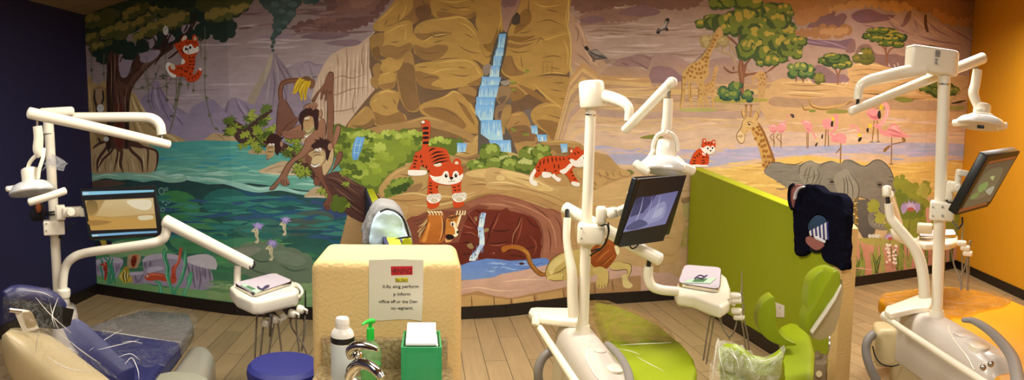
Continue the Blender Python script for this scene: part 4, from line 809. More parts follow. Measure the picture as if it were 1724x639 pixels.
# tall monkey's raised arm, body, and the pointing arm
P(mk, [(556, 640), (555, 540), (560, 420), (562, 250), (566, 180), (560, 120), (580, 90), (600, 95), (606, 140), (602, 300), (605, 420), (600, 520), (608, 640)], 3, '84583e')
P(mk, [(548, 130), (572, 90), (598, 95), (604, 160), (600, 240), (588, 250), (575, 236), (560, 258), (552, 296), (540, 290), (545, 255), (530, 250), (520, 288), (506, 280), (515, 235), (500, 240), (470, 300), (452, 304), (450, 288), (480, 240), (510, 205), (535, 170)], 3)
LL(mo, 1.1, '520,285 530,240 540,215|545,290 552,240 556,216|500,240 465,298 450,300 452,286 490,232|560,110 575,92 600,98 604,170|570,250 578,225|584,250 586,225|558,260 558,400 550,540|602,260 604,420 598,540', taper=.5)
P(mks, [(605, 600), (610, 520), (625, 470), (648, 470), (655, 500), (640, 560), (620, 610)], 3); L(mo, 1.1, '606,540 625,475 650,475 655,500 636,570 622,605', 4, .5)
P(mks, [(400, 660), (420, 580), (470, 500), (500, 440), (530, 420), (548, 470), (545, 560), (540, 640), (470, 720), (380, 740)], 3, '8c6046'); P(mks, [(245, 520), (300, 500), (355, 468), (375, 480), (370, 520), (390, 540), (390, 560), (330, 570), (270, 570), (244, 545)], 3); LL(mo, 1.1, '246,522 310,492 360,465|246,545 280,570 390,562|300,530 350,515 345,505|530,425 548,470 545,560|500,520 470,580 430,640', taper=.5)
P('381c18', [(352, 420), (365, 380), (400, 352), (440, 345), (480, 352), (500, 370), (495, 420), (495, 480), (480, 520), (465, 480), (455, 410), (400, 408), (388, 450), (385, 500), (374, 520), (372, 470), (360, 450)], 2); P('b28a58', [(388, 440), (400, 412), (440, 405), (458, 440), (460, 490), (445, 530), (415, 550), (392, 520), (385, 480)], 3); P('b0a06a', [(385, 490), (400, 500), (430, 505), (455, 470), (458, 500), (440, 530), (412, 545), (390, 525)], 3)
P('eef0e0', [(392, 540), (412, 548), (440, 530), (430, 550), (405, 560)], 3); E('f2efe6', 404, 424, 9, 7); E('f2efe6', 422, 420, 9, 7); E('1a1210', 401, 427, 3); E('1a1210', 424, 423, 3); LL(mo, 1.1, '392,440 410,436 430,440|386,480 400,520 430,530 455,490', taper=.4); E('a87c5a', 510, 388, 12, 30); L(mo, 1, '500,365 515,360 522,390 512,418 500,415', 4, .5)
P(mks, [(380, 350), (400, 325), (440, 312), (480, 310), (490, 335), (475, 350), (455, 362), (440, 345), (420, 352), (400, 345)], 3); LL(mo, 1, '384,350 402,326 440,314|420,350 440,330|440,358 460,335|470,350 480,330', taper=.5)
V(420, 220, 4.26)
P(mks, [(400, 60), (470, 0), (520, 0), (500, 60), (440, 130), (400, 180), (330, 220), (290, 270), (270, 330), (285, 360), (280, 385), (255, 395), (230, 385), (215, 370), (180, 415), (150, 424), (142, 412), (170, 390), (205, 345), (240, 280), (260, 245), (300, 200), (350, 165), (390, 110)], 3, '8c6046')
LL(mo, 1.1, '405,60 385,115 340,175 280,225 245,280 205,345 150,405 146,420|440,130 400,180 330,222 292,272 270,330|240,345 250,390|225,350 232,386|255,345 275,388 290,372|215,370 180,415 148,424', taper=.5)
P('8a5c44', [(235, 20), (250, 0), (400, 0), (380, 50), (300, 55), (250, 45)], 2)
# left monkey head
leafstar('3a1e18', 175, 80, 74, 17, 5, .95); P('3a1e18', [(120, 60), (150, 25), (190, 22), (222, 50), (232, 100), (215, 150), (200, 175), (180, 140), (170, 90), (140, 80)], 3); P('b0905e', [(118, 130), (130, 100), (160, 92), (180, 110), (180, 140), (176, 175), (150, 195), (126, 195), (120, 165)], 3)
E('f2efe6', 146, 98, 10, 8); E('f2efe6', 170, 98, 10, 8); E('181010', 143, 100, 3.4); E('181010', 167, 100, 3.4); LL(mo, 1.2, '130,112 150,118 176,116|124,150 150,150 176,150|122,178 140,182|128,125 140,128', taper=.4); E('a87c5a', 230, 95, 11, 20); L('b43a2c', 2, '126,196 136,206', 1)
# right monkey
P(mk, [(400, 200), (415, 150), (450, 130), (500, 120), (560, 140), (600, 100), (610, 160), (600, 230), (570, 290), (540, 320), (545, 360), (575, 420), (595, 470), (590, 540), (570, 568), (545, 565), (530, 520), (560, 480), (545, 420), (510, 360), (500, 390), (470, 390), (460, 360), (470, 310), (440, 260)], 3, '704432')
P('c0a070', [(530, 215), (570, 170), (600, 120), (605, 180), (595, 240), (560, 300), (535, 318), (520, 280)], 3); P(mk, [(600, 260), (620, 190), (640, 150), (665, 145), (668, 180), (650, 220), (610, 270), (580, 300)], 3); LL(mo, 1.1, '402,200 420,255 462,300 462,370|520,260 530,330 560,400 590,470 590,540|470,320 500,350|600,120 606,180 590,250 545,318|640,155 668,160 655,215 600,280|530,520 545,500|545,565 556,530|560,568 570,535', taper=.5)
leafstar('38201a', 520, 88, 66, 15, 8, .7); P('38201a', [(440, 110), (480, 75), (530, 65), (575, 85), (585, 120), (575, 170), (560, 215), (548, 190), (545, 140), (500, 115), (470, 130)], 3)
P('b89866', [(420, 165), (460, 140), (500, 130), (540, 150), (545, 200), (520, 245), (480, 265), (450, 262), (440, 230), (450, 195)], 3); P('c8ac78', [(450, 200), (470, 180), (520, 178), (535, 200), (510, 240), (470, 250), (448, 235)], 3); P('f0f2e4', [(442, 238), (470, 245), (500, 232), (498, 245), (470, 262), (446, 254)], 3); E('f2efe6', 480, 138, 13, 10); E('f2efe6', 506, 134, 11, 12); E('181010', 476, 141, 4); E('181010', 504, 138, 4)
LL(mo, 1.2, '450,165 480,150 510,165|458,190 480,172 520,178|440,235 470,246 505,228|445,252 475,266 505,248|545,150 548,200 520,246', taper=.4); E('a87c5a', 578, 115, 16, 26)
# dark wet bank below the branch
V(560, 180, 2.6625)
P('3a2620', [(-10, 200), (20, 230), (60, 300), (120, 350), (160, 370), (150, 520), (60, 500), (0, 440), (-40, 380)], 2, '2c2a2c') if False else None
SC('57641f', [(0, 420), (20, 400), (60, 430), (40, 460), (10, 460)], 5, 16, seed=88)
# --- big jungle tree on the left
V(140, 100, 4.26)
P('b1926a', [(60, 640), (100, 560), (170, 500), (330, 520), (420, 560), (470, 640), (500, 800), (480, 830), (40, 830)], 2) if False else None
V(0, 160, 2.6625)
P('b0946a', [(408, 250), (440, 225), (480, 215), (560, 205), (640, 220), (700, 245), (700, 330), (650, 350), (560, 345), (470, 350), (412, 345)], 3, 'a88a60'); LL('856c4a', 2, '430,260 420,300 425,340|480,270 470,320 478,345|520,280 515,345|570,290 580,345|610,260 630,340|500,250 492,340|545,300 548,344', taper=.2); LL('cbb084', 2.2, '450,270 445,320 450,345|498,290 494,344|590,280 604,344|640,260 648,330|530,290 532,340', taper=.2)
tk, tk2, tk3 = '4e3328', '6a4636', '35231c'
for p, w in (('500,180 480,230 440,290 436,345', 5), ('520,200 500,250 460,290 440,330', 4), ('540,200 545,260 540,310 552,345', 5), ('560,200 590,250 630,290 640,345', 5), ('580,190 640,230 700,250 705,300 694,345', 4), ('570,200 610,230 660,240 662,300 660,345', 3), ('490,200 440,220 415,240', 4), ('530,220 525,280 510,340', 3)): L(tk, w, p, 6, (1, .3))
P(tk, [(480, 230), (490, 180), (484, 80), (480, -10), (480, -220), (500, -260), (560, -260), (540, -200), (530, -150), (540, -80), (560, -60), (590, -80), (640, -120), (590, -20), (580, 60), (580, 150), (600, 210), (640, 240), (560, 225), (540, 240), (510, 225)], 2)
V(140, 100, 4.26)
P(tk, [(160, 640), (170, 420), (165, 200), (170, 60), (160, -20), (180, -150), (250, -160), (248, -20), (250, 60), (270, 120), (300, 130), (340, 90), (355, 30), (370, -40), (390, -100), (410, -90), (400, -30), (420, -20), (480, -60), (560, -100), (640, -130), (650, -80), (560, -20), (500, 30), (440, 90), (390, 150), (350, 200), (335, 260), (328, 340), (330, 640)], 1)
P(tk2, [(230, 640), (215, 420), (235, 300), (225, 200), (235, 120), (270, 160), (310, 180), (330, 160), (400, 60), (480, 0), (560, -50), (520, 0), (430, 80), (370, 150), (320, 230), (290, 330), (295, 480), (290, 640)], 3, '5a3a2c')
P(tk3, [(170, 640), (175, 400), (172, 200), (180, 40), (200, 40), (190, 200), (200, 400), (195, 640)], 2); P('5f2c20', [(240, 620), (222, 460), (235, 330), (270, 300), (285, 420), (280, 620)], 3); P(tk3, [(300, 620), (300, 450), (310, 320), (326, 300), (322, 620)], 2)
LL(tk3, 2.2, '210,-100 215,40 210,180 220,320|240,40 240,140 260,180|250,200 262,280 250,400 258,560|330,100 345,50 365,0|285,200 300,260 300,340|205,300 212,420 205,560|360,110 420,50 480,10', taper=.2); LL('8a6850', 1.8, '225,-60 228,60 222,180|200,-20 204,120 200,260|245,260 255,330 246,450|315,200 300,300 310,420|410,60 470,10 540,-40', taper=.2)
P('a48f98', [(256, 30), (270, -10), (300, -40), (340, -60), (372, -60), (350, 20), (340, 60), (315, 120), (280, 130), (262, 90)], 3, '9d8a90') 
L('4a3026', 3, '262,20 290,-30 330,-60 350,-90', 4, .6); L('4a3026', 2.4, '300,-30 310,-60', 2)
# leaves hanging under the crown
V(140, 0, 4.26)
dk = '27332a'
for p in ('60,350 100,310 200,280 280,290 360,320 380,360 330,430 300,400 270,380 240,370 180,360 150,470 130,430 110,450 90,400 70,380', '380,300 460,300 500,330 450,370 430,400 400,360', '500,270 640,230 760,200 780,260 700,300 620,290 560,330 510,340', '620,150 700,160 740,220 660,290 600,240', '590,60 850,20 852,130 760,160 680,130', '20,180 120,180 140,230 60,270 20,260', '220,40 300,50 260,140 150,180', '800,200 850,210 852,270 820,260'): SC(dk, p, 5, 22, seed=len(p))
P('9d8a92', [(470, 300), (490, 275), (520, 250), (530, 280), (505, 330), (480, 350)], 3); P('9d8a92', [(705, 210), (720, 160), (765, 180), (768, 210), (740, 250), (715, 235)], 3); P('9d8a92', [(400, 390), (420, 380), (500, 360), (550, 360), (540, 400), (470, 450), (410, 440), (408, 410)], 2); P('9d8a92', [(610, 240), (640, 250), (660, 280), (620, 300), (600, 270)], 3)
LL('3a261e', 3, '560,400 575,330 590,280 610,250|580,320 640,310 690,280 740,250|500,350 520,310 500,260|610,420 640,400 700,350 800,280|740,250 790,180 820,100|630,200 640,120 650,60|110,330 120,270 80,220|590,300 570,350|720,230 740,200 750,170|510,340 540,350 560,330', taper=.5)
cr, cr2, crl = '4a4a26', '57562c', '8c7a3c'
def bough(seed, pts, lites):
    SC('2f3726', [(x, y + 8) for x, y in [tuple(float(a) for a in q.split(',')) for q in pts.split()]], 5, 20, 2, seed); SC(cr2, pts, 5, 20, 2, seed + 1)
    for i, q in enumerate(lites.split('|')): SC(crl, q, 4, 16, 2, seed + 2 + i)
SC('39402a', '-40,100 100,60 300,20 460,-60 852,-60 1180,-60 1180,20 1100,30 900,20 760,70 600,60 400,130 200,200 40,250 -40,270', 6, 26, seed=101)
bough(110, '20,120 80,100 240,70 220,150 150,180 40,190 20,170', '20,125 60,110 110,125 90,138 30,140')
bough(115, '120,240 160,215 220,185 280,160 340,165 400,130 450,80 520,45 580,50 575,90 500,130 440,170 360,200 290,265 200,270 140,265', '120,235 170,205 220,190 200,215 150,245|230,185 280,155 330,165 310,200 270,210 240,205|350,160 400,130 440,130 400,165 360,178|430,90 500,45 570,40 580,70 500,90 450,115')
bough(125, '290,120 330,70 400,40 470,30 440,80 360,120 300,140', '285,115 320,70 380,50 390,65 330,90 300,125')
bough(130, '360,280 400,240 450,190 520,165 560,140 610,130 620,160 560,210 480,250 400,270', '360,282 400,240 440,210 450,225 400,265|450,195 510,165 530,180 480,205|540,150 600,125 615,150 570,170')
bough(136, '20,280 60,240 100,240 100,280 60,310 25,300', '20,275 60,240 90,250 60,272 25,290')
bough(140, '640,180 690,100 740,90 750,120 700,150 650,190', '636,170 680,100 720,85 755,110 720,125 680,140 650,180')
bough(144, '50,330 130,310 200,290 190,320 120,335 70,350', '60,330 120,314 150,316 110,330')
V(260, 0, 2.6625)
SC('27332a', '196,150 210,90 240,70 320,80 360,100 358,150 330,170 290,180 260,150 220,175', 5, 14, seed=150)
bough(151, '-20,20 60,-20 120,10 90,50 20,60', '-20,30 40,5 60,15 10,40'); bough(156, '60,60 110,50 150,75 120,110 60,130 80,90', '60,90 100,60 145,66 110,90 70,120'); SC(cr, '180,-30 420,-30 420,10 330,50 250,60 190,20', 5, 20, seed=160); bough(162, '230,80 270,40 330,40 400,15 420,25 370,60 300,84', '225,75 260,45 320,40 330,52 260,80|340,40 410,18 418,28 360,56')
SC('2c3626', '-40,-30 180,-30 170,20 100,30 0,20', 5, 20, seed=166); LL('3a261e', 3, '0,290 40,230 60,180 90,120|20,250 90,190 150,140 180,60|40,130 50,170 20,210', taper=.6)
# hanging vines
V(140, 100, 4.26)
vn = '6f6a4c'
LL(vn, 1.3, '62,-60 60,40 64,160|150,-40 146,80 152,160|458,-20 455,60 468,180 470,290 490,360|345,170 380,210 430,205 500,160 530,90 550,40|430,50 460,160 510,205 570,200 620,160 650,100|590,-40 600,180 598,290|705,130 690,230 660,380 620,520 590,525|690,130 680,260 650,360|755,150 752,220|795,160 790,240|668,80 668,290', taper=.8)
V(260, 0, 2.6625); LL(vn, 1.3, '226,120 228,250 226,400 240,480 262,560 290,590|205,170 210,260|85,490 110,370 120,340|70,580 100,470 118,380', taper=.8); 
V(140, 100, 4.26)
for x, y in ((62, 75), (148, 100), (470, 298), (425, 200), (522, 105), (600, 195), (602, 290), (632, 405), (702, 178), (752, 180), (790, 220), (575, 120), (668, 290), (640, 60)): leafstar('4c5030', x, y, 17 if (x, y) != (575, 120) else 30, 6, x, .9)
V(260, 0, 2.6625)
for x, y in ((226, 340), (234, 440), (248, 516), (116, 376), (226, 262), (278, 576)): leafstar('5c5c34', x, y, 12, 6, x, .9)
# two small white-faced creatures by the trunk
V(140, 100, 4.26)
LL('2a2120', 3, '84,220 80,280 95,340 98,400|140,220 145,280 130,320|110,560 125,600|110,470 130,460', taper=.7); E('c9c2b4', 124, 350, 26, 30); E('e2dccc', 122, 352, 17, 20); E('20181a', 116, 346, 4); E('20181a', 130, 346, 4); E('3a2a28', 122, 360, 4, 3); E('c9c2b4', 165, 570, 20, 18); E('2a2120', 150, 480, 12)
V(140, 0, 4.26); E('d6cfbe', 592, 218, 20, 34); E('2b2020', 598, 200, 4); E('2b2020', 588, 214, 4)
# --- painted birds
V(820, 0, 2.6625)
P('6d635c', [(436, 212), (450, 208), (460, 225), (490, 220), (515, 240), (540, 262), (500, 262), (470, 252), (455, 238)], 3); P('2b2524', [(436, 210), (448, 206), (458, 222), (448, 226), (440, 222)], 3); LL('3a302c', 2, '460,232 500,250 542,264|455,238 480,262 520,264|470,262 480,280|478,256 484,276', taper=.4); P('8f857a', [(470, 228), (500, 228), (515, 245), (490, 244)], 3)
P('5c524e', [(758, 148), (766, 125), (785, 130), (800, 85), (815, 82), (818, 95), (806, 120), (812, 140), (795, 136), (780, 140), (770, 152)], 3); E('2b2524', 808, 88, 9, 6); E('2b2524', 767, 146, 8, 6); E('2b2524', 806, 132, 7, 7); P('a89c90', [(772, 130), (795, 108), (800, 95), (806, 100), (796, 125)], 2)
V(1404, 0, 2.6625); P('5a4030', [(405, 70), (416, 66), (418, 110), (426, 140), (416, 144), (404, 110)], 2)
# --- acacias
def acacia(pts, seed, dark='44542a', mid='6f7a30', lite='b09a40', amp=3):
    for i, (x, y, rx, ry) in enumerate(pts): clump(seed + i * 13, x, y, rx, ry, dark, mid, lite, 4)
V(1130, 20, 4.26)
tb, tb2 = '7d5038', '9c6b44'
# pale tree behind
LL('b0926a', 3, '478,400 440,320 380,290 320,270|420,300 430,240 400,200|440,320 470,380|470,310 450,270 440,240|380,290 370,250', taper=.5); acacia([(290, 210, 64, 36), (370, 215, 40, 26), (265, 235, 34, 22)], 700, '9a8454', 'aa9460', 'b8a26c')
P(tb, [(476, 610), (490, 590), (494, 520), (480, 440), (476, 400), (490, 340), (480, 260), (460, 230), (400, 180), (390, 165), (440, 190), (486, 240), (480, 180), (462, 150), (470, 140), (495, 175), (510, 150), (528, 155), (505, 190), (500, 250), (508, 320), (522, 380), (560, 340), (580, 330), (545, 375), (530, 440), (560, 440), (620, 430), (690, 430), (740, 380), (736, 395), (680, 440), (692, 475), (680, 470), (665, 440), (560, 455), (525, 470), (520, 540), (522, 590), (525, 615)], 1, '84553a')
LL(tb2, 2, '505,560 510,470 498,400 508,320|500,260 496,200', taper=.3); LL(tb, 3.4, '480,430 430,435 390,410 375,390|450,420 445,390|690,430 730,400 780,360 852,350|735,370 770,340|790,350 840,330|540,330 540,290', taper=.5)
acacia([(640, 60, 110, 60), (700, 20, 110, 50), (560, 30, 100, 50), (300, 60, 70, 30), (250, 85, 70, 26), (330, 90, 70, 36), (420, 80, 90, 52), (420, 120, 60, 36), (520, 60, 80, 60), (640, 100, 60, 50), (610, 160, 70, 70), (600, 190, 60, 60), (720, 170, 70, 60), (780, 90, 80, 60), (830, 150, 50, 50), (770, 60, 60, 40), (590, 270, 76, 60), (700, 300, 80, 46), (770, 320, 70, 36), (540, 245, 40, 30), (800, 230, 80, 46), (850, 270, 70, 40), (880, 230, 70, 36), (720, 350, 50, 30), (640, 370, 22, 16), (900, 300, 40, 24)], 720)
V(1120, 0, 2.6625); acacia([(535, 40, 34, 20), (560, 60, 18, 10), (600, 185, 36, 18), (240, 10, 40, 30), (300, 0, 60, 30), (380, 10, 60, 30)], 860)
V(1130, 20, 4.26)
P('a09440', [(320, 610), (420, 600), (520, 610), (600, 615), (680, 622), (680, 640), (440, 652), (310, 640)], 3)
acacia([(400, 590, 60, 34), (460, 555, 28, 44), (440, 600, 50, 26), (550, 600, 28, 30)], 880, '2c4a3a', '4e6a3a', '7f8a3c')
# --- giraffes
gb, gs, go = 'c39a54', '9a6a30', '7d5a2c'
def spots(c, pts, r, seed):
    q = random.Random(seed)
    for x, y in pts: P(c, [(x + r * q.uniform(.6, 1.2) * math.cos(a), y + r * q.uniform(.6, 1.2) * math.sin(a)) for a in [k * math.pi / 3 + .3 for k in range(6)]], 2)
V(1130, 20, 4.26)
P('c0985a', [(340, 110), (360, 112), (374, 170), (350, 180), (330, 220), (300, 270), (280, 320), (268, 390), (270, 450), (240, 490), (236, 540), (225, 640), (200, 640), (190, 520), (140, 500), (150, 560), (150, 640), (128, 640), (120, 520), (110, 490), (100, 560), (95, 640), (70, 640), (80, 540), (80, 450), (100, 410), (150, 365), (200, 345), (240, 290), (280, 220), (310, 150)], 2, 'bd9656')
spots(gs, [(330, 170), (312, 200), (300, 225), (290, 250), (275, 275), (260, 300), (245, 325), (262, 330), (250, 355), (225, 340), (205, 370), (180, 375), (225, 395), (200, 410), (175, 405), (150, 395), (130, 420), (150, 430), (250, 385), (240, 430), (210, 440), (185, 440), (115, 440), (95, 470), (140, 460), (170, 470), (215, 470)], 12, 1); spots(gs, [(95, 520), (90, 560), (140, 520), (210, 520), (200, 560), (215, 590)], 7, 2)
P('c09458', [(310, 400), (330, 380), (340, 400), (330, 430), (320, 470), (318, 520), (310, 560), (305, 640), (290, 640), (285, 590), (260, 590), (250, 640), (235, 640), (236, 560), (240, 520), (290, 490), (300, 440)], 2); spots('a5783c', [(310, 440), (308, 465), (300, 490), (285, 510), (265, 520), (250, 530), (300, 530), (280, 545), (255, 560), (300, 570), (240, 590)], 7, 3)
P('bd925a', [(570, 470), (590, 460), (620, 430), (650, 420), (680, 450), (684, 500), (676, 560), (668, 625), (655, 625), (650, 540), (642, 625), (625, 625), (622, 540), (620, 480), (600, 476), (594, 530), (586, 500)], 2); spots('a2743c', [(640, 450), (660, 450), (645, 475), (668, 480), (630, 490), (655, 505), (640, 520), (668, 520)], 8, 4)
V(1120, 0, 2.6625); P('a6a05a', [(60, 490), (120, 484), (230, 488), (220, 498), (100, 500)], 3); LL(go, 1.1, '75,340 74,420 66,486|112,380 116,486|150,390 148,488|100,310 140,270 190,220 215,170 240,125', taper=.5)
LL(gb, 3, '78,440 70,486|116,440 118,486|150,440 150,486|165,440 168,486|185,440 190,486|215,440 216,488', taper=.9, n=1)
V(1220, 160, 4.26)
# big giraffe head and neck
P(gb, [(190, 250), (220, 190), (245, 200), (275, 250), (310, 330), (340, 410), (360, 470), (330, 500), (290, 550), (270, 480), (240, 370), (215, 310)], 3, 'b98c4a'); P('8a5a2c', [(236, 196), (250, 205), (285, 260), (325, 360), (362, 468), (348, 480), (312, 370), (275, 280)], 2)
P('c9a468', [(150, 160), (180, 155), (215, 180), (235, 200), (220, 230), (190, 255), (160, 270), (146, 290), (140, 330), (125, 346), (100, 335), (86, 300), (90, 275), (110, 250), (125, 220), (130, 190)], 3); P('d6b684', [(92, 276), (110, 256), (135, 280), (140, 326), (122, 344), (98, 330), (88, 300)], 3); P('c9a060', [(120, 100), (130, 100), (150, 150), (135, 165), (122, 140)], 3); P('c9a060', [(200, 165), (230, 110), (248, 110), (245, 150), (225, 190)], 3)
LL('a87c44', 3.4, '150,160 155,120 154,80|182,160 188,120 190,80', taper=1, n=1); E('8a6236', 154, 74, 10); E('8a6236', 190, 74, 10); E('2a1a14', 177, 208, 9, 7); E('f4efe4', 180, 203, 4, 2.6); LL('6e4a26', 1.2, '160,195 180,190 195,198|166,195 172,205|92,300 110,292 118,310|120,285 128,300|150,160 128,190 122,225 90,275 86,305 104,338 126,346 142,326 150,275|232,115 244,150 222,185|122,105 126,145 138,165', taper=.5)
spots('95602a', [(205, 240), (225, 265), (240, 280), (222, 310), (250, 250), (262, 285), (262, 330), (250, 350), (280, 325), (270, 370), (290, 360), (300, 400), (280, 400), (310, 440), (285, 440), (330, 440), (320, 480), (295, 480), (345, 470), (280, 500), (300, 515), (240, 230)], 13, 5); spots('b07c3c', [(165, 235), (185, 238), (160, 255), (205, 200)], 6, 6)
# --- flamingos
fp, fd, fl_ = 'd98a84', 'c06a6c', 'eeb0a4'
V(1220, 160, 4.26)
def legs(s, w=1.6): LL('8a6438', w, s, taper=.8, n=1)
legs('352,270 354,375|345,275 325,300 362,345|404,270 404,378|390,275 370,300 410,345|590,265 590,382|600,265 598,382|725,245 720,370|742,245 744,370|835,340 832,490|835,380 800,415')
for p in ('320,225 345,205 375,220 378,250 360,272 335,268 322,250', '385,210 420,190 440,215 435,250 410,272 385,262', '545,195 580,180 612,190 630,220 622,255 600,270 580,245 570,215', '700,200 720,175 750,170 775,185 770,225 740,240 710,228', '760,310 800,280 830,270 870,290 870,335 820,340 775,335'): P(fp, p, 3); 
LL(fl_, 2.2, '330,225 350,218 370,232|395,212 420,205 432,225|560,198 590,190 612,208|712,200 740,188 765,200|780,310 820,290 860,300', taper=.3); LL(fd, 1.8, '330,255 350,262 372,252|392,255 412,262 430,250|585,235 610,250|715,222 740,232 765,222|790,325 830,330 865,325', taper=.3)
L(fp, 2, '430,215 445,180 455,150 480,138 492,145', 4, .8); P('4a3c34', [(470, 135), (495, 138), (500, 160), (485, 162)], 2); L(fp, 3, '622,250 635,270 650,300 660,320', 4, .8); P('3a302a', [(652, 350), (668, 335), (660, 365), (648, 366)], 2); E('d8b870', 660, 325, 8, 11)
L(fp, 4, '770,225 800,220 808,180 800,140 780,140', 4, .8); E('e2bc60', 778, 170, 8, 12); P('2e2622', [(768, 185), (780, 190), (775, 228), (762, 215)], 2); L(fp, 2.2, '760,290 740,275 715,270', 4); P('3a302a', [(694, 290), (705, 278), (704, 310), (694, 312)], 2)
V(1370, 150, 4.26)
legs('434,225 420,370|456,225 462,370|560,345 556,535|560,395 660,375|545,400 505,445|195,385 190,540|200,410 160,460|90,285 80,410|103,285 106,405', 2); P('8a6438', [(500, 450), (505, 425), (545, 400), (550, 410), (515, 448)], 2); P('8a6438', [(630, 345), (655, 350), (660, 378), (640, 376)], 2); LL('8a6438', 2.4, '402,376 432,380|448,376 476,376|540,536 572,538', n=1)
P(fp, [(375, 165), (400, 140), (440, 140), (475, 165), (480, 205), (450, 225), (415, 215), (390, 190)], 3); P(fd, [(380, 172), (420, 190), (470, 190), (460, 215), (420, 210)], 3); L('e3998f', 7, '455,265 490,240 520,190 530,140 515,105 490,110', 5, .8); L(fl_, 2, '500,235 524,190 532,140', 4); E('e2b838', 485, 128, 13, 20, 20); P('2e2622', [(462, 160), (478, 155), (482, 200), (470, 214), (456, 190)], 2); E('1a1010', 486, 122, 3)
P(fp, [(475, 280), (500, 310), (540, 270), (560, 245), (600, 260), (640, 310), (690, 340), (650, 345), (590, 345), (540, 340), (490, 325)], 3); L(fp, 6, '430,255 470,275 490,310 520,310', 4, .8); LL(fd, 2.2, '530,290 580,300 640,330|540,320 590,335 640,338', taper=.3); LL(fl_, 2.4, '540,275 580,280 620,305|560,262 600,272', taper=.3); E('e2b838', 404, 262, 15, 14); P('2e2622', [(378, 285), (394, 278), (392, 310), (380, 305)], 2)
L(fp, 3.4, '262,290 270,265 300,265 320,295 325,315', 5, .8); L(fl_, 1.6, '262,300 300,290 318,305', 3); E('e2b838', 330, 328, 15, 14); P('2e2622', [(322, 350), (346, 345), (338, 370), (318, 376)], 2); P(fp, [(150, 345), (170, 330), (225, 320), (228, 385), (180, 380)], 3); L(fp, 4, '100,320 130,330 150,350', 3)
P(fp, [(60, 240), (75, 215), (110, 210), (128, 230), (125, 280), (95, 288), (70, 270)], 3); L(fp, 5, '120,320 150,290 165,240 160,190 145,185', 5, .8); E('e2b838', 138, 212, 9, 16); P('2e2622', [(124, 235), (136, 230), (132, 270), (122, 262)], 2); LL('7f9cc0', 1.4, '60,415 120,412|390,384 500,382|340,318 350,320', n=1); 
# fallen driftwood, distant acacias
V(1320, 0, 3.194)
LL('c2985a', 5, '128,520 145,560 200,580 280,570 330,560 400,520|160,570 120,580 100,575', taper=.4); LL('8a6438', 2.6, '130,530 150,572 210,588 290,580|95,560 110,590 140,585|330,565 370,540', taper=.3); P('8f8440', [(230, 595), (290, 585), (350, 595), (330, 608), (240, 610)], 3); E('7f7f34', 152, 595, 20, 8); 
LL('b88c52', 4.4, '330,470 400,490 470,490 560,500 640,520 720,520 790,522 850,530|560,480 620,460 680,440|640,505 560,530|700,480 740,500 790,510', taper=.3); LL('6f4c2c', 2.6, '400,500 520,508 640,530 760,530|620,460 670,440', taper=.3); P('7c7a34', [(590, 530), (640, 520), (700, 540), (640, 552)], 3); P('8f8440', [(890, 570), (970, 572), (960, 590), (900, 590)], 3)
acacia([(780, 470, 50, 26), (850, 480, 60, 30), (830, 455, 50, 20), (910, 490, 40, 18)], 900, '3c4a24', '5f6a2c', '8a8438'); LL('3c2a1c', 3, '920,550 980,540|900,555 960,548', taper=.4); LL('b8925c', 3, '900,540 960,480 1000,460|860,548 930,530', taper=.4)
LL('8a5a3c', 2.6, '554,356 552,300 540,260 510,235|553,300 575,262 620,250|548,270 550,240', taper=.8); acacia([(480, 195, 60, 16), (540, 180, 80, 20), (600, 200, 64, 18), (510, 165, 60, 14), (570, 215, 60, 16), (500, 210, 40, 14), (610, 240, 40, 12), (550, 235, 44, 12), (470, 165, 30, 8)], 910, '36482a', '5a6e30', 'a8983e')
LL('8a5a3c', 2.4, '289,456 290,410 275,370 262,355|290,410 305,375 330,365', taper=.8); acacia([(240, 330, 56, 18), (290, 320, 66, 20), (330, 345, 40, 16), (260, 305, 50, 14), (300, 355, 40, 12)], 930, '36482a', '5a6e30', 'a8983e')
acacia([(65, 380, 36, 30), (120, 385, 40, 30), (90, 360, 40, 20)], 945, '3c5634', '6a8040', 'b0a850'); LL('7a4c34', 2.4, '66,440 66,405|104,444 100,410', n=1); acacia([(190, 420, 24, 24)], 950, '5a5a2c', '7c7834', '8f8838'); acacia([(430, 315, 60, 24), (445, 290, 26, 26)], 955, '5a5a2c', '6c6a2c', '8a7c34')
acacia([(740, 275, 40, 14), (790, 262, 40, 12), (720, 290, 20, 8)], 960, '4c4c28', '6a6630', '8a7c38'); LL('d6c8b0', 1.6, '560,340 570,360|590,345 600,362|610,336 616,356|310,450 320,440|330,452 345,444|130,430 140,436', n=1); E('d8ccb4', 412, 286, 12, 5)
# --- elephants
el, els, ell = '7f7766', '625c50', '978e7a'
V(1220, 160, 4.26)
P(el, [(285, 560), (300, 520), (350, 482), (400, 480), (430, 492), (520, 500), (580, 478), (620, 468), (670, 490), (720, 482), (760, 470), (800, 480), (850, 500), (960, 560), (960, 760), (860, 900), (700, 800), (560, 740), (380, 620)], 3, '777060')
V(1120, 200, 2.6625)
P('8b826e', [(600, 240), (610, 210), (640, 192), (670, 196), (690, 215), (690, 260), (660, 290), (640, 300), (610, 280)], 3); LL('4f4a40', 1.6, '600,250 604,215 635,190|650,220 640,260 632,292|665,225 668,260 655,292|680,215 690,250 672,288|690,215 720,195 760,190|446,236 460,205 480,195 540,200|540,200 580,205 620,190', taper=.3); E('3a3430', 747, 282, 11, 6); LL('5c564a', 1.6, '725,272 745,270 768,280|730,292 750,294 765,288|700,260 690,300 700,340|640,215 628,240 622,275|655,210 645,235', taper=.3); streaks(['6e6656', '8b826e', '736b5b'], 1310, 285, 1400, 320, 24, 24, 1.4, 71)
V(1410, 260, 2.905)
P(els, [(60, 260), (100, 220), (180, 230), (200, 300), (180, 390), (200, 410), (130, 410), (110, 380), (60, 330)], 2, '57524a'); P(els, [(20, 240), (50, 240), (52, 330), (40, 380), (20, 380)], 2)
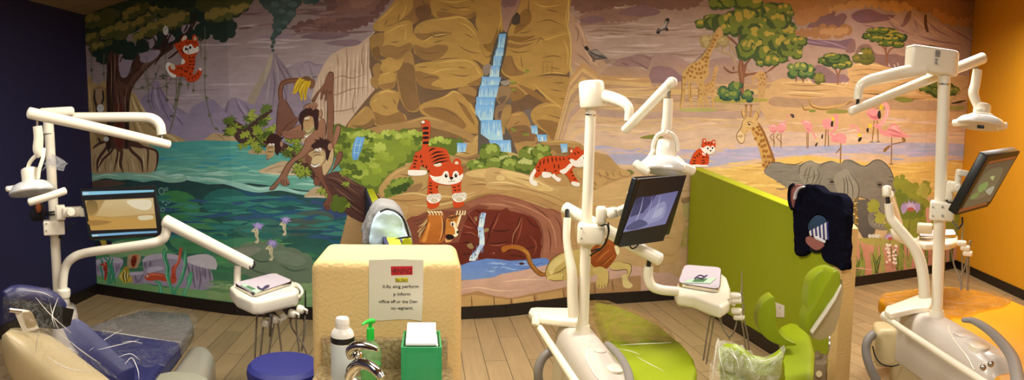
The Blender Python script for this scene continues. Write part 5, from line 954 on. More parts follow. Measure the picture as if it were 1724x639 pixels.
P(el, [(20, 40), (50, 24), (80, 30), (130, 55), (180, 26), (215, 28), (250, 60), (270, 100), (280, 150), (292, 180), (298, 230), (300, 290), (275, 300), (240, 330), (215, 300), (200, 260), (160, 220), (110, 210), (60, 180), (15, 120)], 3, '7c7463')
P('8d8470', [(18, 80), (40, 70), (62, 90), (100, 150), (104, 190), (90, 220), (60, 240), (24, 230), (-20, 120)], 3); LL('4f4a40', 1.6, '60,90 100,145 104,190 88,222 56,240|40,100 50,160 48,220|30,110 34,160 30,210|50,100 74,160 74,215|22,44 50,26 130,56 180,28 215,30 250,60 272,105 292,180 298,240|105,205 150,220 200,260 210,300', taper=.4)
E('3f3a34', 205, 147, 12, 6); LL('4f4a40', 1.4, '185,140 205,135 228,145|190,155 208,160 226,154|240,180 285,170|236,200 292,196|232,220 296,216|240,240 298,236|250,110 275,108|246,130 280,130', taper=.4); E('17120f', 207, 147, 5, 4)
L(el, 11, '292,240 282,310 250,350 205,352 172,335 165,300 185,285 215,300', 6, .7); L('8d8470', 5, '170,330 195,345 240,345', 4); LL('4f4a40', 1.1, '175,340 185,325|190,350 197,334|210,354 214,338|230,354 230,338|165,315 180,312|168,295 182,304|190,282 192,298', n=1)
P('efe6d0', [(168, 226), (182, 222), (192, 244), (180, 248)], 2); 
for x in (158, 174, 190, 202): E('cfc8b4', x, 398, 9, 10)
LL('8a6a28', 1.6, '60,220 70,300 66,380|80,230 86,310 80,390|48,250 56,330 54,390|94,240 92,330', taper=.4)
q_ = random.Random(5)
for _ in range(90): E(['c8a23c', '8f6e20', 'e0c060', '6e5a20'][_ % 4], q_.uniform(44, 100), q_.uniform(215, 395), q_.uniform(2, 4.5), q_.uniform(3, 7), q_.uniform(0, 90), 6)
# --- bushes, thistles and grasses at the far right
SC('8a8c34', [(280, 110), (300, 120), (320, 105), (345, 150), (370, 140), (400, 160), (440, 140), (450, 180), (420, 220), (470, 240), (620, 260), (620, 420), (300, 420), (260, 380), (240, 330), (285, 290), (290, 200)], 5, 18, seed=201); SC('a8a24a', [(400, 160), (430, 150), (445, 185), (420, 200), (400, 190)], 4, 12, seed=202); SC('6f7a2e', [(290, 180), (330, 200), (380, 240), (420, 260), (400, 300), (320, 310), (300, 260)], 4, 14, seed=203); SC('97963c', [(160, 230), (190, 225), (200, 260), (170, 280), (150, 260)], 4, 12, seed=204); SC('a09c42', [(190, 290), (230, 300), (225, 330), (195, 330)], 3, 10, seed=205)
P('c88c70', [(80, 420), (200, 410), (300, 420), (460, 410), (640, 420), (640, 640), (60, 640), (60, 450)], 2, 'b8785c'); P('a89a50', [(100, 410), (200, 408), (300, 410), (420, 400), (460, 420), (330, 440), (220, 450), (140, 436)], 3)
for i in range(34):
    x = [110, 130, 185, 200, 230, 300, 320, 350, 380, 410, 440, 480, 520, 560, 600][i % 15] + q_.uniform(-14, 14); b_ = 600 - (x - 90) * .18
    c_ = ['5c6a2c', '7a8438', '8f8f44', '4c5826', '98904a'][i % 5]; h_ = q_.uniform(90, 190); dx = q_.uniform(-30, 30)
    P(c_, [(x - 5, b_), (x + dx * .3 - 9, b_ - h_ * .5), (x + dx, b_ - h_), (x + dx * .4 + 8, b_ - h_ * .5), (x + 5, b_)], 2); L('b4aa5c', .8, [(x, b_ - 10), (x + dx * .35, b_ - h_ * .5), (x + dx, b_ - h_ + 6)], 3, .3)
LL('6a6a34', 2, '355,300 350,360 340,420 345,520|255,420 265,480 270,560|250,440 245,500|282,440 284,540', taper=.6)
def thistle(x, y, r, seed, c='8d6f9c', c2='b294bc'):
    for i in range(15):
        a = math.pi * (1 + i / 14) * 1.0; l = r * (1 + .12 * math.sin(i * 2.3))
        P(c if i % 2 else c2, [(x - 2, y), (x + l * .6 * math.cos(a - .1), y + l * .6 * math.sin(a - .1)), (x + l * math.cos(a), y + l * math.sin(a)), (x + l * .6 * math.cos(a + .1), y + l * .6 * math.sin(a + .1)), (x + 2, y)], 1)
    for i in range(9):
        a = math.pi * (1 + (i + .5) / 9); P('cdb6d2', [(x - 2, y), (x + r * .55 * math.cos(a - .12), y + r * .55 * math.sin(a - .12)), (x + r * .72 * math.cos(a), y + r * .72 * math.sin(a)), (x + r * .55 * math.cos(a + .12), y + r * .55 * math.sin(a + .12))], 1)
    P('b05a4c', [(x - r * .34, y - 4), (x, y - r * .22), (x + r * .34, y - 4), (x + r * .2, y + 8), (x - r * .2, y + 8)], 3)
thistle(358, 268, 52, 1); thistle(258, 410, 34, 2); P('a890b4', [(310, 250), (330, 240), (340, 270), (318, 290)], 3); P('a890b4', [(380, 240), (402, 240), (404, 262), (386, 285)], 3)
for i in range(26): E(['efe4d0', 'e0cfb8'][i % 2], [245, 252, 276, 284, 280, 248, 254][i % 7] + q_.uniform(-8, 8), 440 + (i * 17) % 100, 6, 7, i * 30, 7)
P('d29a80', [(432, 270), (446, 258), (460, 300), (455, 340), (436, 330)], 3)
streaks(['c08a6c', 'cf9c80', 'b07860'], 1440, 425, 1610, 470, 18, 30, 2, 72)
# painted-over wall plates
V(820, 0, 2.6625); LL('8e6c3a', 1, '250,278 292,278 290,346 252,346 250,278|262,300 276,300|262,316 280,316|268,330 278,332', n=1, taper=1)
V()
first_v, first_f, first_c = [], [], []
for i, p in enumerate(KN): first_v += [Vector((p.x, p.y, 0)), Vector((p.x, p.y, ceil_z(p.x) + 0.02))]; first_c += [rgb('b08a60')] * 2
for i in range(len(KN) - 1): first_f.append([2 * i, 2 * i + 2, 2 * i + 3, 2 * i + 1])
wb = MU.mesh('wall_back', paint_mat('mural paint'), wall_pt, (wall_az, AZ), base=0.001, first=(first_v, first_f, first_c))
wb['kind'] = 'structure'
# ------------------------------------------------------------------ tiger cubs: bright cut-outs stuck on the mural
TO, TD, TW = 'c8481e', '1c1210', 'efe9da'
def decal(name, label, draw):
    D = Paint((1.1, 1.15, 1.3)); draw(D)
    o = D.mesh(name, MATS['decal paint'], wall_pt, (wall_az, AZ), base=0.0105)
    tag(o, label, 'wall decal', 'tiger cub cut-outs on the mural'); return o
paint_mat('decal paint', rough=0.45, var=0.03, bump=0.05)
def tig1(D):
    P, L, LL, E = D.P, D.L, D.LL, D.E; D.V(140, 0, 4.26)
    P(TO, '660,335 655,315 700,300 730,285 800,290 828,310 825,370 805,400 803,450 795,500 785,530 800,530 825,500 838,488 850,500 845,540 815,575 780,588 745,580 730,555 690,548 640,545 605,515 600,480 640,470 690,465 710,455 715,420 690,380', 3)
    P(TW, '594,460 610,445 632,455 660,480 655,500 640,490 625,470 612,480 620,510 650,530 668,540 660,556 630,550 606,520 592,490', 3); P('d8cfae', '632,452 655,468 660,495 640,500 625,480', 3)
    P(TO, '700,300 712,262 735,252 748,275 740,300', 3); P('e8d8c0', '706,290 718,262 740,254 742,276 722,290', 3); P(TO, '780,262 800,248 815,262 818,300 790,300', 3); P('e2c0a0', '792,272 806,262 812,282 800,292', 3)
    P(TW, '716,345 730,325 750,330 775,318 785,330 800,345 825,330 828,365 800,380 760,390 735,382 718,368', 3); E('fbfaf4', 738, 346, 15, 18); E('fbfaf4', 770, 334, 15, 18); E(TD, 738, 352, 8, 11); E(TD, 768, 340, 8, 11); E(TD, 752, 352, 7, 5); LL(TD, .7, '752,358 754,368 764,364|754,368 746,370|752,374 756,382 764,376', taper=.6)
    P(TW, '712,420 728,432 730,450 705,462 705,440', 3); P(TW, '828,492 842,486 850,498 840,508', 3)
    LL(TD, 1.9, '690,352 712,368 722,392|686,330 700,336|756,410 774,416|800,408 782,414|760,440 780,440|800,438 786,441|758,466 778,460|800,462 784,464|740,478 764,490|795,490 774,490|720,500 740,520|700,480 712,500|680,478 690,496|765,520 772,538|740,500 750,520|780,550 786,566|800,540 806,556|820,520 826,536|755,560 760,572|712,530 700,540|738,300 748,312|760,298 764,310|784,296 784,308|806,300 800,314', n=2, taper=.2)
def tig2(D):
    P, L, LL, E = D.P, D.L, D.LL, D.E; D.V(680, 180, 4.26)
    P(TO, '128,110 140,94 162,92 185,105 190,150 182,220 175,280 182,285 260,290 310,310 330,370 345,400 400,410 420,430 425,470 418,520 410,560 415,640 430,700 360,720 350,640 335,560 250,556 250,640 250,710 170,720 172,560 176,460 120,420 110,470 50,470 40,440 62,400 80,330 120,310 130,270 135,180 128,130', 3)
    P(TO, '240,470 330,410 400,412 418,430 425,480 400,540 300,560 230,540 188,500 200,470', 3)
    E(TO, 238, 420, 38, 28); E('e4d2b8', 242, 412, 30, 15); E(TO, 382, 395, 28, 28); E('e4d2b8', 378, 402, 14, 14)
    P(TO, '205,478 230,440 290,415 350,408 400,415 418,440 415,480 390,520 330,500 290,490 240,500', 3); P(TW, '185,485 220,498 270,492 288,465 316,462 325,500 345,502 356,465 384,460 395,492 424,476 420,510 395,540 330,556 270,550 215,530 195,505', 3)
    E('fbfaf4', 302, 485, 20, 26); E('fbfaf4', 375, 485, 19, 26); E(TD, 303, 492, 11, 15); E(TD, 373, 490, 11, 15); E('f4f0ea', 306, 486, 3.4); E('f4f0ea', 376, 484, 3.4); P(TD, '326,502 356,502 345,520 336,520', 3); LL(TD, .8, '341,520 340,532 318,536|340,532 368,530', taper=.6); LL('b0a898', .7, '250,520 220,530|255,530 230,540|400,515 420,525', taper=.6)
    P(TW, '30,455 60,450 110,452 160,455 160,480 125,490 60,492 32,485', 3); E(TD, 140, 112, 13, 11); E(TW, 138, 108, 12, 10)
    for y in (152, 187, 220, 256): P(TD, [(140, y - 8), (176, y - 10), (174, y + 8), (136, y + 8)], 2)
    LL(TD, 2.6, '185,350 230,325 290,320|190,372 240,350 310,340|196,398 250,372 320,360|175,320 200,302 230,296|206,412 250,396 330,382|76,350 100,360|70,380 98,386|66,405 90,408|64,430 88,428|122,340 118,370|130,380 128,400|140,410 136,430|158,420 164,440|176,450 180,470', n=3, taper=.1)
    LL(TD, 2.4, '178,560 205,566|178,585 206,590|180,610 208,612|244,570 228,578|352,570 372,580|358,595 378,600|400,560 384,568|404,590 388,596|406,615 390,620|184,540 200,548', n=2, taper=.1)
    D.V(560, 180, 2.6625)
    for cx, cy in ((455, 407), (569, 402)):
        P(TW, [(cx - 34, cy + 2), (cx - 26, cy - 14), (cx, cy - 18), (cx + 26, cy - 18), (cx + 32, cy - 2), (cx + 22, cy + 16), (cx, cy + 24), (cx - 22, cy + 20)], 3)
        for dx, dy, rx, ry in ((-22, -1, 6, 8), (-8, -9, 5.5, 7), (8, -10, 5.5, 7), (22, -5, 6, 8)): E('8f8878', cx + dx, cy + dy, rx + 1.4, ry + 1.4); E('dcd4c0', cx + dx, cy + dy, rx, ry)
        E('8f8878', cx, cy + 11, 15, 9.4); E('d0c0a0', cx, cy + 11, 13.6, 8)
def tig3(D):
    P, L, LL, E = D.P, D.L, D.LL, D.E; D.V(820, 200, 2.6625)
    P(TO, '212,225 225,200 245,175 290,165 340,168 370,160 378,140 400,135 425,138 440,150 445,180 440,200 400,215 382,220 390,250 410,280 412,290 380,290 365,265 345,245 310,250 325,265 325,275 300,262 285,235 250,245 225,262 215,260', 3)
    P(TW, '215,222 205,232 190,262 192,285 212,300 226,296 222,280 206,272 212,250 220,235', 3); P(TW, '248,238 280,240 290,250 280,262 250,262', 3); P(TW, '288,255 300,245 312,258 330,266 328,278 315,280 298,266', 3); P(TW, '378,292 380,280 400,282 415,288 412,302 390,300', 3); P(TW, '325,232 350,220 370,200 385,206 370,225 350,245 335,244', 3)
    P(TW, '368,182 385,180 400,186 430,160 448,168 455,190 440,210 410,216 385,208', 3); E('fbfaf4', 432, 172, 12, 10); E(TD, 436, 174, 5, 6); E(TD, 462, 194, 5, 4); E(TO, 378, 142, 10, 10); E('e4d2b8', 378, 144, 5, 6); E(TO, 405, 134, 12, 10); P(TO, '440,150 452,150 460,172 448,170', 3)
    LL(TD, 2, '240,185 236,215|256,176 254,205|272,172 274,200|290,168 294,196|308,170 312,192|326,172 328,190|344,172 344,186|222,210 236,222|222,228 238,234|258,220 262,236|300,200 304,224|320,200 322,226|365,172 372,184|388,150 400,160|404,146 414,156|372,240 384,236|380,256 392,252|388,270 400,268|300,236 314,230', n=2, taper=.1)
def tig4(D):
    P, L, LL, E = D.P, D.L, D.LL, D.E; D.V(1120, 200, 2.6625)
    P(TO, '110,205 118,175 135,145 158,132 190,140 196,165 195,195 180,212 140,212', 3); P(TO, '165,110 172,90 185,100 205,100 218,92 226,108 222,135 205,155 180,155 162,135', 3); E(TO, 175, 96, 9, 9); E('e4d2b8', 176, 98, 4, 5); E(TO, 218, 102, 8, 9); E('e4d2b8', 218, 104, 4, 5)
    P(TW, '155,125 170,130 182,122 196,122 205,128 218,124 224,138 212,152 195,158 175,152', 3); E('fbfaf4', 190, 130, 8, 10); E('fbfaf4', 212, 128, 7, 9); E(TD, 191, 132, 4, 5); E(TD, 212, 130, 4, 5); P(TD, '198,140 208,140 204,147', 2); P(TW, '165,150 178,158 180,164 168,160', 2); P(TW, '120,206 145,204 165,206 188,206 186,214 122,214', 3)
    LL(TD, 1.9, '125,170 140,176|122,186 140,190|120,198 138,200|150,150 156,165|140,160 148,172|162,172 180,172|160,186 180,184|162,198 182,194|188,150 184,162|192,170 184,176|178,106 184,116|194,104 196,114|208,106 206,116', n=2, taper=.1)
for f, l in ((tig1, 'tiger cub cut-out hanging by its paws from the painted jungle branch'), (tig2, 'tiger cub cut-out pouncing on the painted rock arch with its tail straight up'), (tig3, 'tiger cub cut-out walking along the painted ledge behind the middle post'), (tig4, 'small sitting tiger cub cut-out above the corner of the lime partition')): decal('tiger_decal', l, f)

# ------------------------------------------------------------------ dental equipment: shared materials and helpers
white = mat('cream white enamel', (240, 232, 212), 0.3, 0.02, 20, coat=0.3)
shellw = mat('pale warm grey shell plastic', (205, 196, 186), 0.32, 0.03, 14, coat=0.2)
shellb = mat('beige shell plastic', (186, 168, 128), 0.4, 0.03, 14)
grey = mat('mid grey rubber', (128, 122, 116), 0.5, 0.06, 40)
hoseg = mat('grey silicone hose', (138, 126, 108), 0.4, 0.05, 60)
dark = mat('black plastic', (18, 17, 18), 0.35, 0.08, 30)
chrome = mat('polished chrome', (215, 210, 200), 0.12, 0.02, 30, metal=1.0)
steel = mat('brushed steel', (170, 165, 155), 0.3, 0.05, 60, metal=1.0)
blue = mat('dark blue vinyl', (33, 35, 84), 0.42, 0.06, 25, 0.06, 300)
green = mat('lime green vinyl', (142, 160, 14), 0.38, 0.05, 18, 0.05, 300)
yellow = mat('amber yellow vinyl', (238, 165, 20), 0.38, 0.05, 18, 0.05, 300)
glass = film('lamp glass', (225, 235, 240), 0.35, 3, False)
silver = mat('silvered reflector', (226, 226, 224), 0.2, 0.03, 20, metal=0.15, coat=0.5)
def T(pts, rpx, **k):
    P = [W(*p) for p in pts]
    r = [a * px(p[2]) for a, p in zip(rpx, pts)] if isinstance(rpx, (list, tuple)) else rpx * px(sum(p[2] for p in pts) / len(pts))
    return MB().tube(P, r, **k)
def face(x, y, D, yaw=0, pitch=0, roll=0):
    """axes of a box that faces the tripod: x to the right, y away, z up"""
    d = ray(x, y); a = math.atan2(d.x, d.y)
    return Matrix.Rotation(-a + math.radians(yaw), 3, 'Z') @ Matrix.Rotation(math.radians(pitch), 3, 'X') @ Matrix.Rotation(math.radians(roll), 3, 'Y')
def BX(x, y, D, w, h, dep, bev=0.006, yaw=0, pitch=0, roll=0, mb=None):
    k = px(D); return (mb or MB()).box(W(x, y, D), (w * k, dep, h * k), face(x, y, D, yaw, pitch, roll), bev)
def plan(z, *q): return [WZ(x, y, z) for x, y in q]
def soften(o, vox=.008, amp=.014, it=6):
    a = o.modifiers.new('weld', 'REMESH'); a.mode = 'VOXEL'; a.voxel_size = vox; a.use_smooth_shade = True
    b = o.modifiers.new('soft', 'SMOOTH'); b.factor = .5; b.iterations = it
    t = bpy.data.textures.new('folds', 'CLOUDS'); t.noise_scale = .07
    d = o.modifiers.new('folds', 'DISPLACE'); d.texture = t; d.strength = amp; d.mid_level = .5; return o
def foot(p): return Vector((p.x, p.y, 0))

def screen(name, label, tl, tr, bl, thick, draw, parent_group='patient monitors'):
    """flat monitor from three corners (x, y, D); draw paints what is on the screen"""
    a, b, c = W(*tl), W(*tr), W(*bl); d = b + c - a; n = (b - a).cross(c - a).normalized()
    if n.dot(CAM - a) < 0: n = -n
    t = thing(name, label, 'monitor', (a + b + c + d) / 4, parent_group)
    MB().prism([a, b, d, c], -n * thick, 0.006).build('casing', dark, t)
    e1, e2 = (b - a), (c - a)
    MB().prism([a + e1 * u + e2 * v for u, v in ((.3, .28), (.7, .28), (.7, .75), (.3, .75))], -n * (thick + .03), 0.008).build('rear_mount', dark, t)
    D = Paint(); draw(D)
    D.mesh('display', MATS['screen glow'], lambda x, y, l: WP(x, y, a + n * (0.0012 + l), n), None, 1e-4, 0, t)
    return t, a, b, c, d, n
paint_mat('screen glow', 0.25, 0.02, 0, emit=0.8)

def delivery_head(label, z, tray_px, body_px, thick, tray_label, packet_px, arm_part=None):
    """instrument table: body, steel tray (a thing of its own) and a paper packet on it"""
    P = plan(z, *body_px); t = thing('instrument_table', label, 'instrument table', foot(sum(P, Vector()) / len(P)), 'instrument tables with handpieces')
    MB().prism([p for p in P], Vector((0, 0, -thick)), 0.016, 4).build('table_body', white, t)
    tr = plan(z + 0.004, *tray_px); c = sum(tr, Vector()) / 4
    ty = thing('steel_tray', tray_label, 'tray', c, 'paper-lined steel trays')
    def rounded(q, s, rr=0.16):
        out = []
        for i in range(4):
            a, b, d = q[i - 1], q[i], q[(i + 1) % 4]
            for u in (0, .25, .5, .75, 1):
                p0, p1 = b + (a - b) * rr, b + (d - b) * rr
                out.append((p0 * (1 - u) ** 2 + b * 2 * u * (1 - u) + p1 * u * u - c) * s + c)
        return out
    r0, r1 = rounded(tr, 1), rounded(tr, .95); up = Vector((0, 0, 1))
    MB().loft([[p for p in r1], [p for p in r0], [p + up * .014 for p in r0], [p + up * .015 for p in rounded(tr, .98)], [p + up * .004 for p in r1]], cap=True).build('pan', chrome, ty)
    MB().prism([p + up * .0155 for p in rounded(tr, .965)], up * .0012).build('paper_liner', mat('lilac white tray paper', (186, 176, 184), 0.8, 0.03), ty)
    if not packet_px: return t, z
    pk = plan(z + 0.022, *packet_px)
    o = MB().prism(pk, up * .004, .0015).build('instrument_packet', mat('pale green paper packet', (176, 206, 178), 0.6, 0.05), None)
    tag(o, 'pale green sealed paper packet lying on the ' + tray_label.split(' ', 1)[1].replace('lined with paper ', ''), 'packet', 'instrument packets on the trays')
    q = [pk[0] * (1 - u) * (1 - v) + pk[1] * u * (1 - v) + pk[2] * u * v + pk[3] * (1 - u) * v + up * .0042 for u, v in ((.12, .28), (.85, .28), (.85, .72), (.12, .72))]
    oz = MB().prism(q, up * .0006).build('packet_window', mat('dark green packet print', (84, 122, 88), 0.5, 0.1), o)
    return t, z
def hose(t, pts, r=1.8): return T(pts, r, n=8, steps=5).build('hose', hoseg, t)
def holder(t, x, y, D, w, h, yaw=0, roll=0):
    m = MB(); BX(x, y, D, w, h, .05, .014, yaw, 0, roll, m); k = px(D)
    m.tube([W(x + w * .35, y - h * .05, D - .02), W(x + w * .7, y + h * .15, D - .03), W(x + w * .72, y + h * .5, D - .02)], 2.2 * k, 8, 4)
    return m.build('holder', white, t)

# ================================================================== station one: navy chair
D1 = 3.6
u = thing('dental_unit', 'white dental unit post with monitor arm beside the navy chair at the dark wall', 'dental unit', foot(W(98, 497, 3.63)), 'dental unit posts with jointed arms')
T([(83, 222, 3.6), (98, 500, 3.63)], 8.5, n=24).build('post', white, u)
m = T([(81, 196, 3.6), (82, 224, 3.6)], [8.6, 9.4], n=24); m.build('post_sleeve', white, u)
T([(82, 223.5, 3.6), (82.1, 225.5, 3.6)], 9.0, n=24).build('sleeve_joint', grey, u)
BX(95, 189, 3.6, 60, 16, .12, .02, mb=(m := MB())); m.build('top_housing', white, u)
T([(112, 197, 3.6), (170, 197, 3.54), (236, 197, 3.47), (258, 200, 3.44), (269, 210, 3.42), (272, 226, 3.42)], 8.2, n=20).build('upper_arm', white, u)
T([(272, 224, 3.42), (273, 238, 3.39)], 3.4, n=10).build('arm_pivot', steel, u)
T([(284, 243, 3.38), (50, 190, 3.22)], [7.2, 10], n=22, round_ends=True).build('spring_arm', white, u)
m = MB(); BX(91, 382, 3.58, 36, 24, .1, .008, mb=m)
cl = m.build('clamp', white, u)
for y in (376, 388): MB().lathe([(0, 0), (.004, 0), (.004, .004), (0, .004)], W(78, y, 3.528), CAM - W(78, y, 3.528), 10).build('clamp_screw', steel, cl)
m = MB(); BX(102, 357, 3.52, 16, 25, .06, .008, mb=m); BX(122, 356, 3.5, 34, 17, .05, .01, mb=m); BX(140, 357, 3.47, 10, 14, .05, .006, mb=m); m.build('monitor_arm', white, u)
m = MB(); p = W(119, 357, 3.46); m.lathe([(0, 0), (.022, 0), (.024, .004), (.024, .02), (.019, .026), (0, .027)], p, CAM - p, 20); m.build('arm_knob', white, u)
m = T([(84, 355, 3.6), (84.3, 357, 3.6)], 9.1, n=20); m2 = T([(84.4, 360, 3.6), (84.6, 362, 3.6)], 9.1, n=20); m.add(m2.v, m2.f); m.build('tape_band', dark, u)
T([(108, 404, 3.56), (100, 398, 3.6), (113, 385, 3.6), (128, 372, 3.6)], 1.2, n=6).build('cable', dark, u)
T([(107, 502, 3.5), (106, 478, 3.5), (110, 450, 3.5), (122, 434, 3.48), (145, 425, 3.46), (195, 418, 3.38), (250, 410, 3.28), (270, 404, 3.26), (279, 394, 3.25), (281, 372, 3.25)], 8, n=20).build('table_arm', white, u)
m = MB().lathe([(0, -.02), (.036, -.018), (.04, 0), (.04, .022), (.034, .03), (0, .03)], W(107, 494, 3.5)); m.build('arm_collar', white, u)
T([(279, 372, 3.24), (421, 444, 3.3)], [11.5, 9.5], n=22, round_ends=True).build('table_spring_arm', white, u)
p = W(424, 446, 3.29); MB().lathe([(0, 0), (.02, 0), (.024, .003), (.02, .008), (0, .006)], p, W(440, 454, 3.24) - p, 18).build('arm_end_cap', dark, u)
T([(400, 446, 3.32), (399, 480, 3.32)], 6.2, n=16).build('table_stem', white, u)
BX(90, 506, 3.65, 56, 16, .16, .03, mb=(m := MB())); BX(110, 560, 3.62, 46, 100, .2, .05, mb=m); m.box(W(110, 585, 3.62) * 1 - Vector((0, 0, W(110, 585, 3.62).z - .16)), (.2, .24, .32), bev=.04); m.build('utility_cabinet', shellw, u)
# lamp heads -------------------------------------------------------
def lamp(label, D, pin, drop, yokes, head, dish, handles, tilt=(0, 0), extra=None):
    c = W(dish[0], dish[1], D); R_ = dish[2] * px(D)
    t = thing('operatory_light', label, 'dental light', c, 'operatory lights on the arms')
    T([(*pin[0], D), (*pin[1], D)], 2.6, n=10).build('hanger_pin', steel, t)
    T([(*p, D) for p in drop], [d for d in ([8, 8.5, 9, 7.5] * 2)[:len(drop)]], n=18).build('drop_arm', white, t)
    for y in yokes: T([(q[0], q[1], D + q[2]) for q in y], 3.6, n=12).build('yoke', white, t)
    M = face(dish[0], dish[1], D, 0, tilt[0], tilt[1]); ax = M @ Vector((0, 0, 1)); hh = (dish[1] - head[1]) * px(D)
    hr, hl = head[2] * px(D), head[3] * px(D)
    h0 = c + ax * hh
    MB().lathe([(0, hl / 2), (hr * .7, hl / 2), (hr * .93, hl * .44), (hr, hl * .3), (hr, -hl * .45), (hr * .96, -hl / 2), (0, -hl / 2)], h0, ax).build('lamp_housing', white, t)
    MB().lathe([(hr * .8, hh - hl * .45), (R_ * .6, hh * .6), (R_ * .8, hh * .46), (R_ * .93, hh * .25), (R_ * .99, 0.006), (R_, -.004), (R_ * .96, -.01)], c, ax, 40).build('reflector', silver, t)
    MB().lathe([(0, -.02), (R_ * .6, -.018), (R_ * .96, -.008), (R_ * .98, 0), (R_ * .9, -.004), (0, -.012)], c, ax, 40).build('lens', glass, t)
    for hnd in handles: T([(q[0], q[1], D + q[2]) for q in hnd[0]], hnd[1], n=16, round_ends=True).build('handle', white, t)
    if extra: extra(t)
    return t
def flap(t):
    mb = MB(); a = [W(86, 258, 3.16), W(98, 264, 3.15), W(112, 274, 3.14)]; b = [W(74, 276, 3.19), W(90, 284, 3.18), W(107, 288, 3.16)]; q = [W(70, 288, 3.2), W(84, 278, 3.2), W(104, 282, 3.18)]
    mb.grid([a, b]); mb.grid([[p + Vector((.004, .01, -.004)) for p in a], q]); mb.build('plastic_sleeve', film('clear film sleeve', (225, 228, 240), .5, 14), t)
lamp('white dental light hanging in front of the navy wall over the navy chair', 3.22, ((62, 196), (62.5, 216)), [(63, 212), (65, 232), (64, 252), (70, 262)],
     [[(74, 250, 0), (72, 266, -.02), (66, 285, -.03), (64, 300, -.03)], [(66, 258, 0), (56, 266, .02), (49, 276, .03), (46, 290, .03)]], (47, 296, 15, 30), (54, 322, 40),
     [([(50, 340, -.12), (80, 331, -.12), (109, 321, -.1)], 6.6), ([(12, 318, .02), (24, 316, .04), (36, 312, .08)], 4.8)], (-14, -4), flap)
def scr1(D):
    P, L, E = D.P, D.L, D.E; D.V(0, 160, 2.6625)
    P('101014', '358,420 695,405 712,625 400,640', 1); P('8fd0ea', '368,432 690,424 690,433 370,449', 1); P('c8e4ee', '372,437 398,436 398,444 373,446', 1)
    P('b08e58', '380,472 688,459 702,595 408,606', 1, 'c89c54'); P('d9c08c', '470,470 686,461 694,530 500,545 430,540', 1, 'cfae72'); P('efe0bc', '570,472 670,468 676,505 640,515 590,498', 3); P('c89a4c', '394,542 470,548 600,552 696,546 701,594 407,605', 1); P('a87c3c', '400,560 500,566 460,580 404,584', 3); P('7c6434', '388,478 430,475 438,515 412,538 396,532', 3, 'a88448'); P('e4d4a8', '620,542 680,538 684,554 630,560', 3)
    P('7fb4d8', '410,623 600,612 704,608 704,616 600,622 412,634', 1); P('dfe8e8', '415,627 440,626 440,631 416,632', 1)
screen('patient_monitor', 'black monitor showing a sandy beach picture beside the left post', (134, 320, 3.42), (260, 312, 3.36), (151, 404, 3.42), .035, scr1)
# navy chair ------------------------------------------------------
def cushion(t, name, z, th, m, q, bev=.03):
    return MB().prism(plan(z, *q), Vector((0, 0, -th)), bev, 4).build(name, m, t)
c1 = thing('dental_chair', 'navy dental chair with beige shell back and clear plastic covers, head towards the viewer', 'dental chair', (-1.45, 2.55, 0), 'reclining dental chairs')
cushion(c1, 'seat', .5, .1, blue, [(141, 560), (160, 545), (185, 536), (240, 522), (318, 527), (325, 545), (300, 580), (263, 625), (246, 660), (180, 690), (120, 700), (110, 640), (130, 590)])
MB().prism(plan(.508, (185, 536), (240, 521), (318, 526), (326, 545), (306, 574), (140, 551)), Vector((0, 0, -.085)), .02, 4).build('foot_cover', mat('grey film foot cover', (98, 92, 88), 0.22, 0.15, 40, 0.4, 30), c1)
# backrest upholstery, facing the mural, and the beige shell behind it
MB().prism([W(x, y, d) for x, y, d in ((100, 543, 2.36), (108, 541, 2.38), (122, 549, 2.38), (150, 575, 2.38), (184, 602, 2.38), (206, 624, 2.36), (206, 655, 2.34), (180, 650, 2.34), (150, 616, 2.34), (118, 578, 2.34))], Vector((.025, .06, 0)), .02, 4).build('backrest', blue, c1)
SH = lambda pts, D: [W(x, y, D) for x, y in pts]
sh = [[(4, 566), (3, 600), (12, 640), (40, 680), (120, 700), (190, 690)]]
mb = MB(); rows = []
outer = [(6, 561), (4, 585), (8, 612), (20, 640), (45, 668), (90, 690), (150, 700)]
inner = [(14, 555), (40, 553), (70, 557), (98, 572), (128, 596), (158, 620), (200, 650)]
for k in range(7):
    row = []
    for j in range(9):
        s_ = j / 8; x = outer[k][0] * (1 - s_) + inner[k][0] * s_; y = outer[k][1] * (1 - s_) + inner[k][1] * s_
        row.append(W(x, y, 2.14 + .14 * s_ - .10 * math.sin(math.pi * s_) - .05 * math.sin(math.pi * min(1, k / 6 + .1))))
    rows.append(row)
mb.grid(rows); mb.build('back_shell', shellb, c1, smooth=80, sub=1, solid=.02)
hd = W(56, 505, 2.22); ha = (W(105, 520, 2.3) - W(10, 498, 2.14)).normalized(); hu = Vector((0, 0, 1)); hn = ha.cross(hu).normalized()
MB().tube([W(10, 500, 2.18), W(28, 495, 2.2), (W(60, 498, 2.24)), W(86, 505, 2.27), W(102, 516, 2.3)], [.026, .034, .034, .034, .026], 20, 5, True).build('headrest', blue, c1)
MB().prism([W(12, 505, 2.14), W(104, 522, 2.24), W(96, 556, 2.24), W(50, 552, 2.17), W(26, 532, 2.14)], Vector((.03, .05, 0)), .012).build('headrest_back', dark, c1)
T([(15, 521, 2.09), (36, 523, 2.11)], 4, n=12).build('headrest_hinge', chrome, c1)
MB().prism([W(22, 522, 2.11), W(34, 524, 2.11), W(52, 556, 2.13), W(38, 560, 2.12)], Vector((.02, .03, 0)), .006).build('headrest_bracket', white, c1)
MB().prism([W(36, 526, 2.10), W(42, 525, 2.10), W(53, 548, 2.12), W(46, 552, 2.12)], Vector((.015, .02, 0)), .004).build('bracket_slide', shellb, c1)
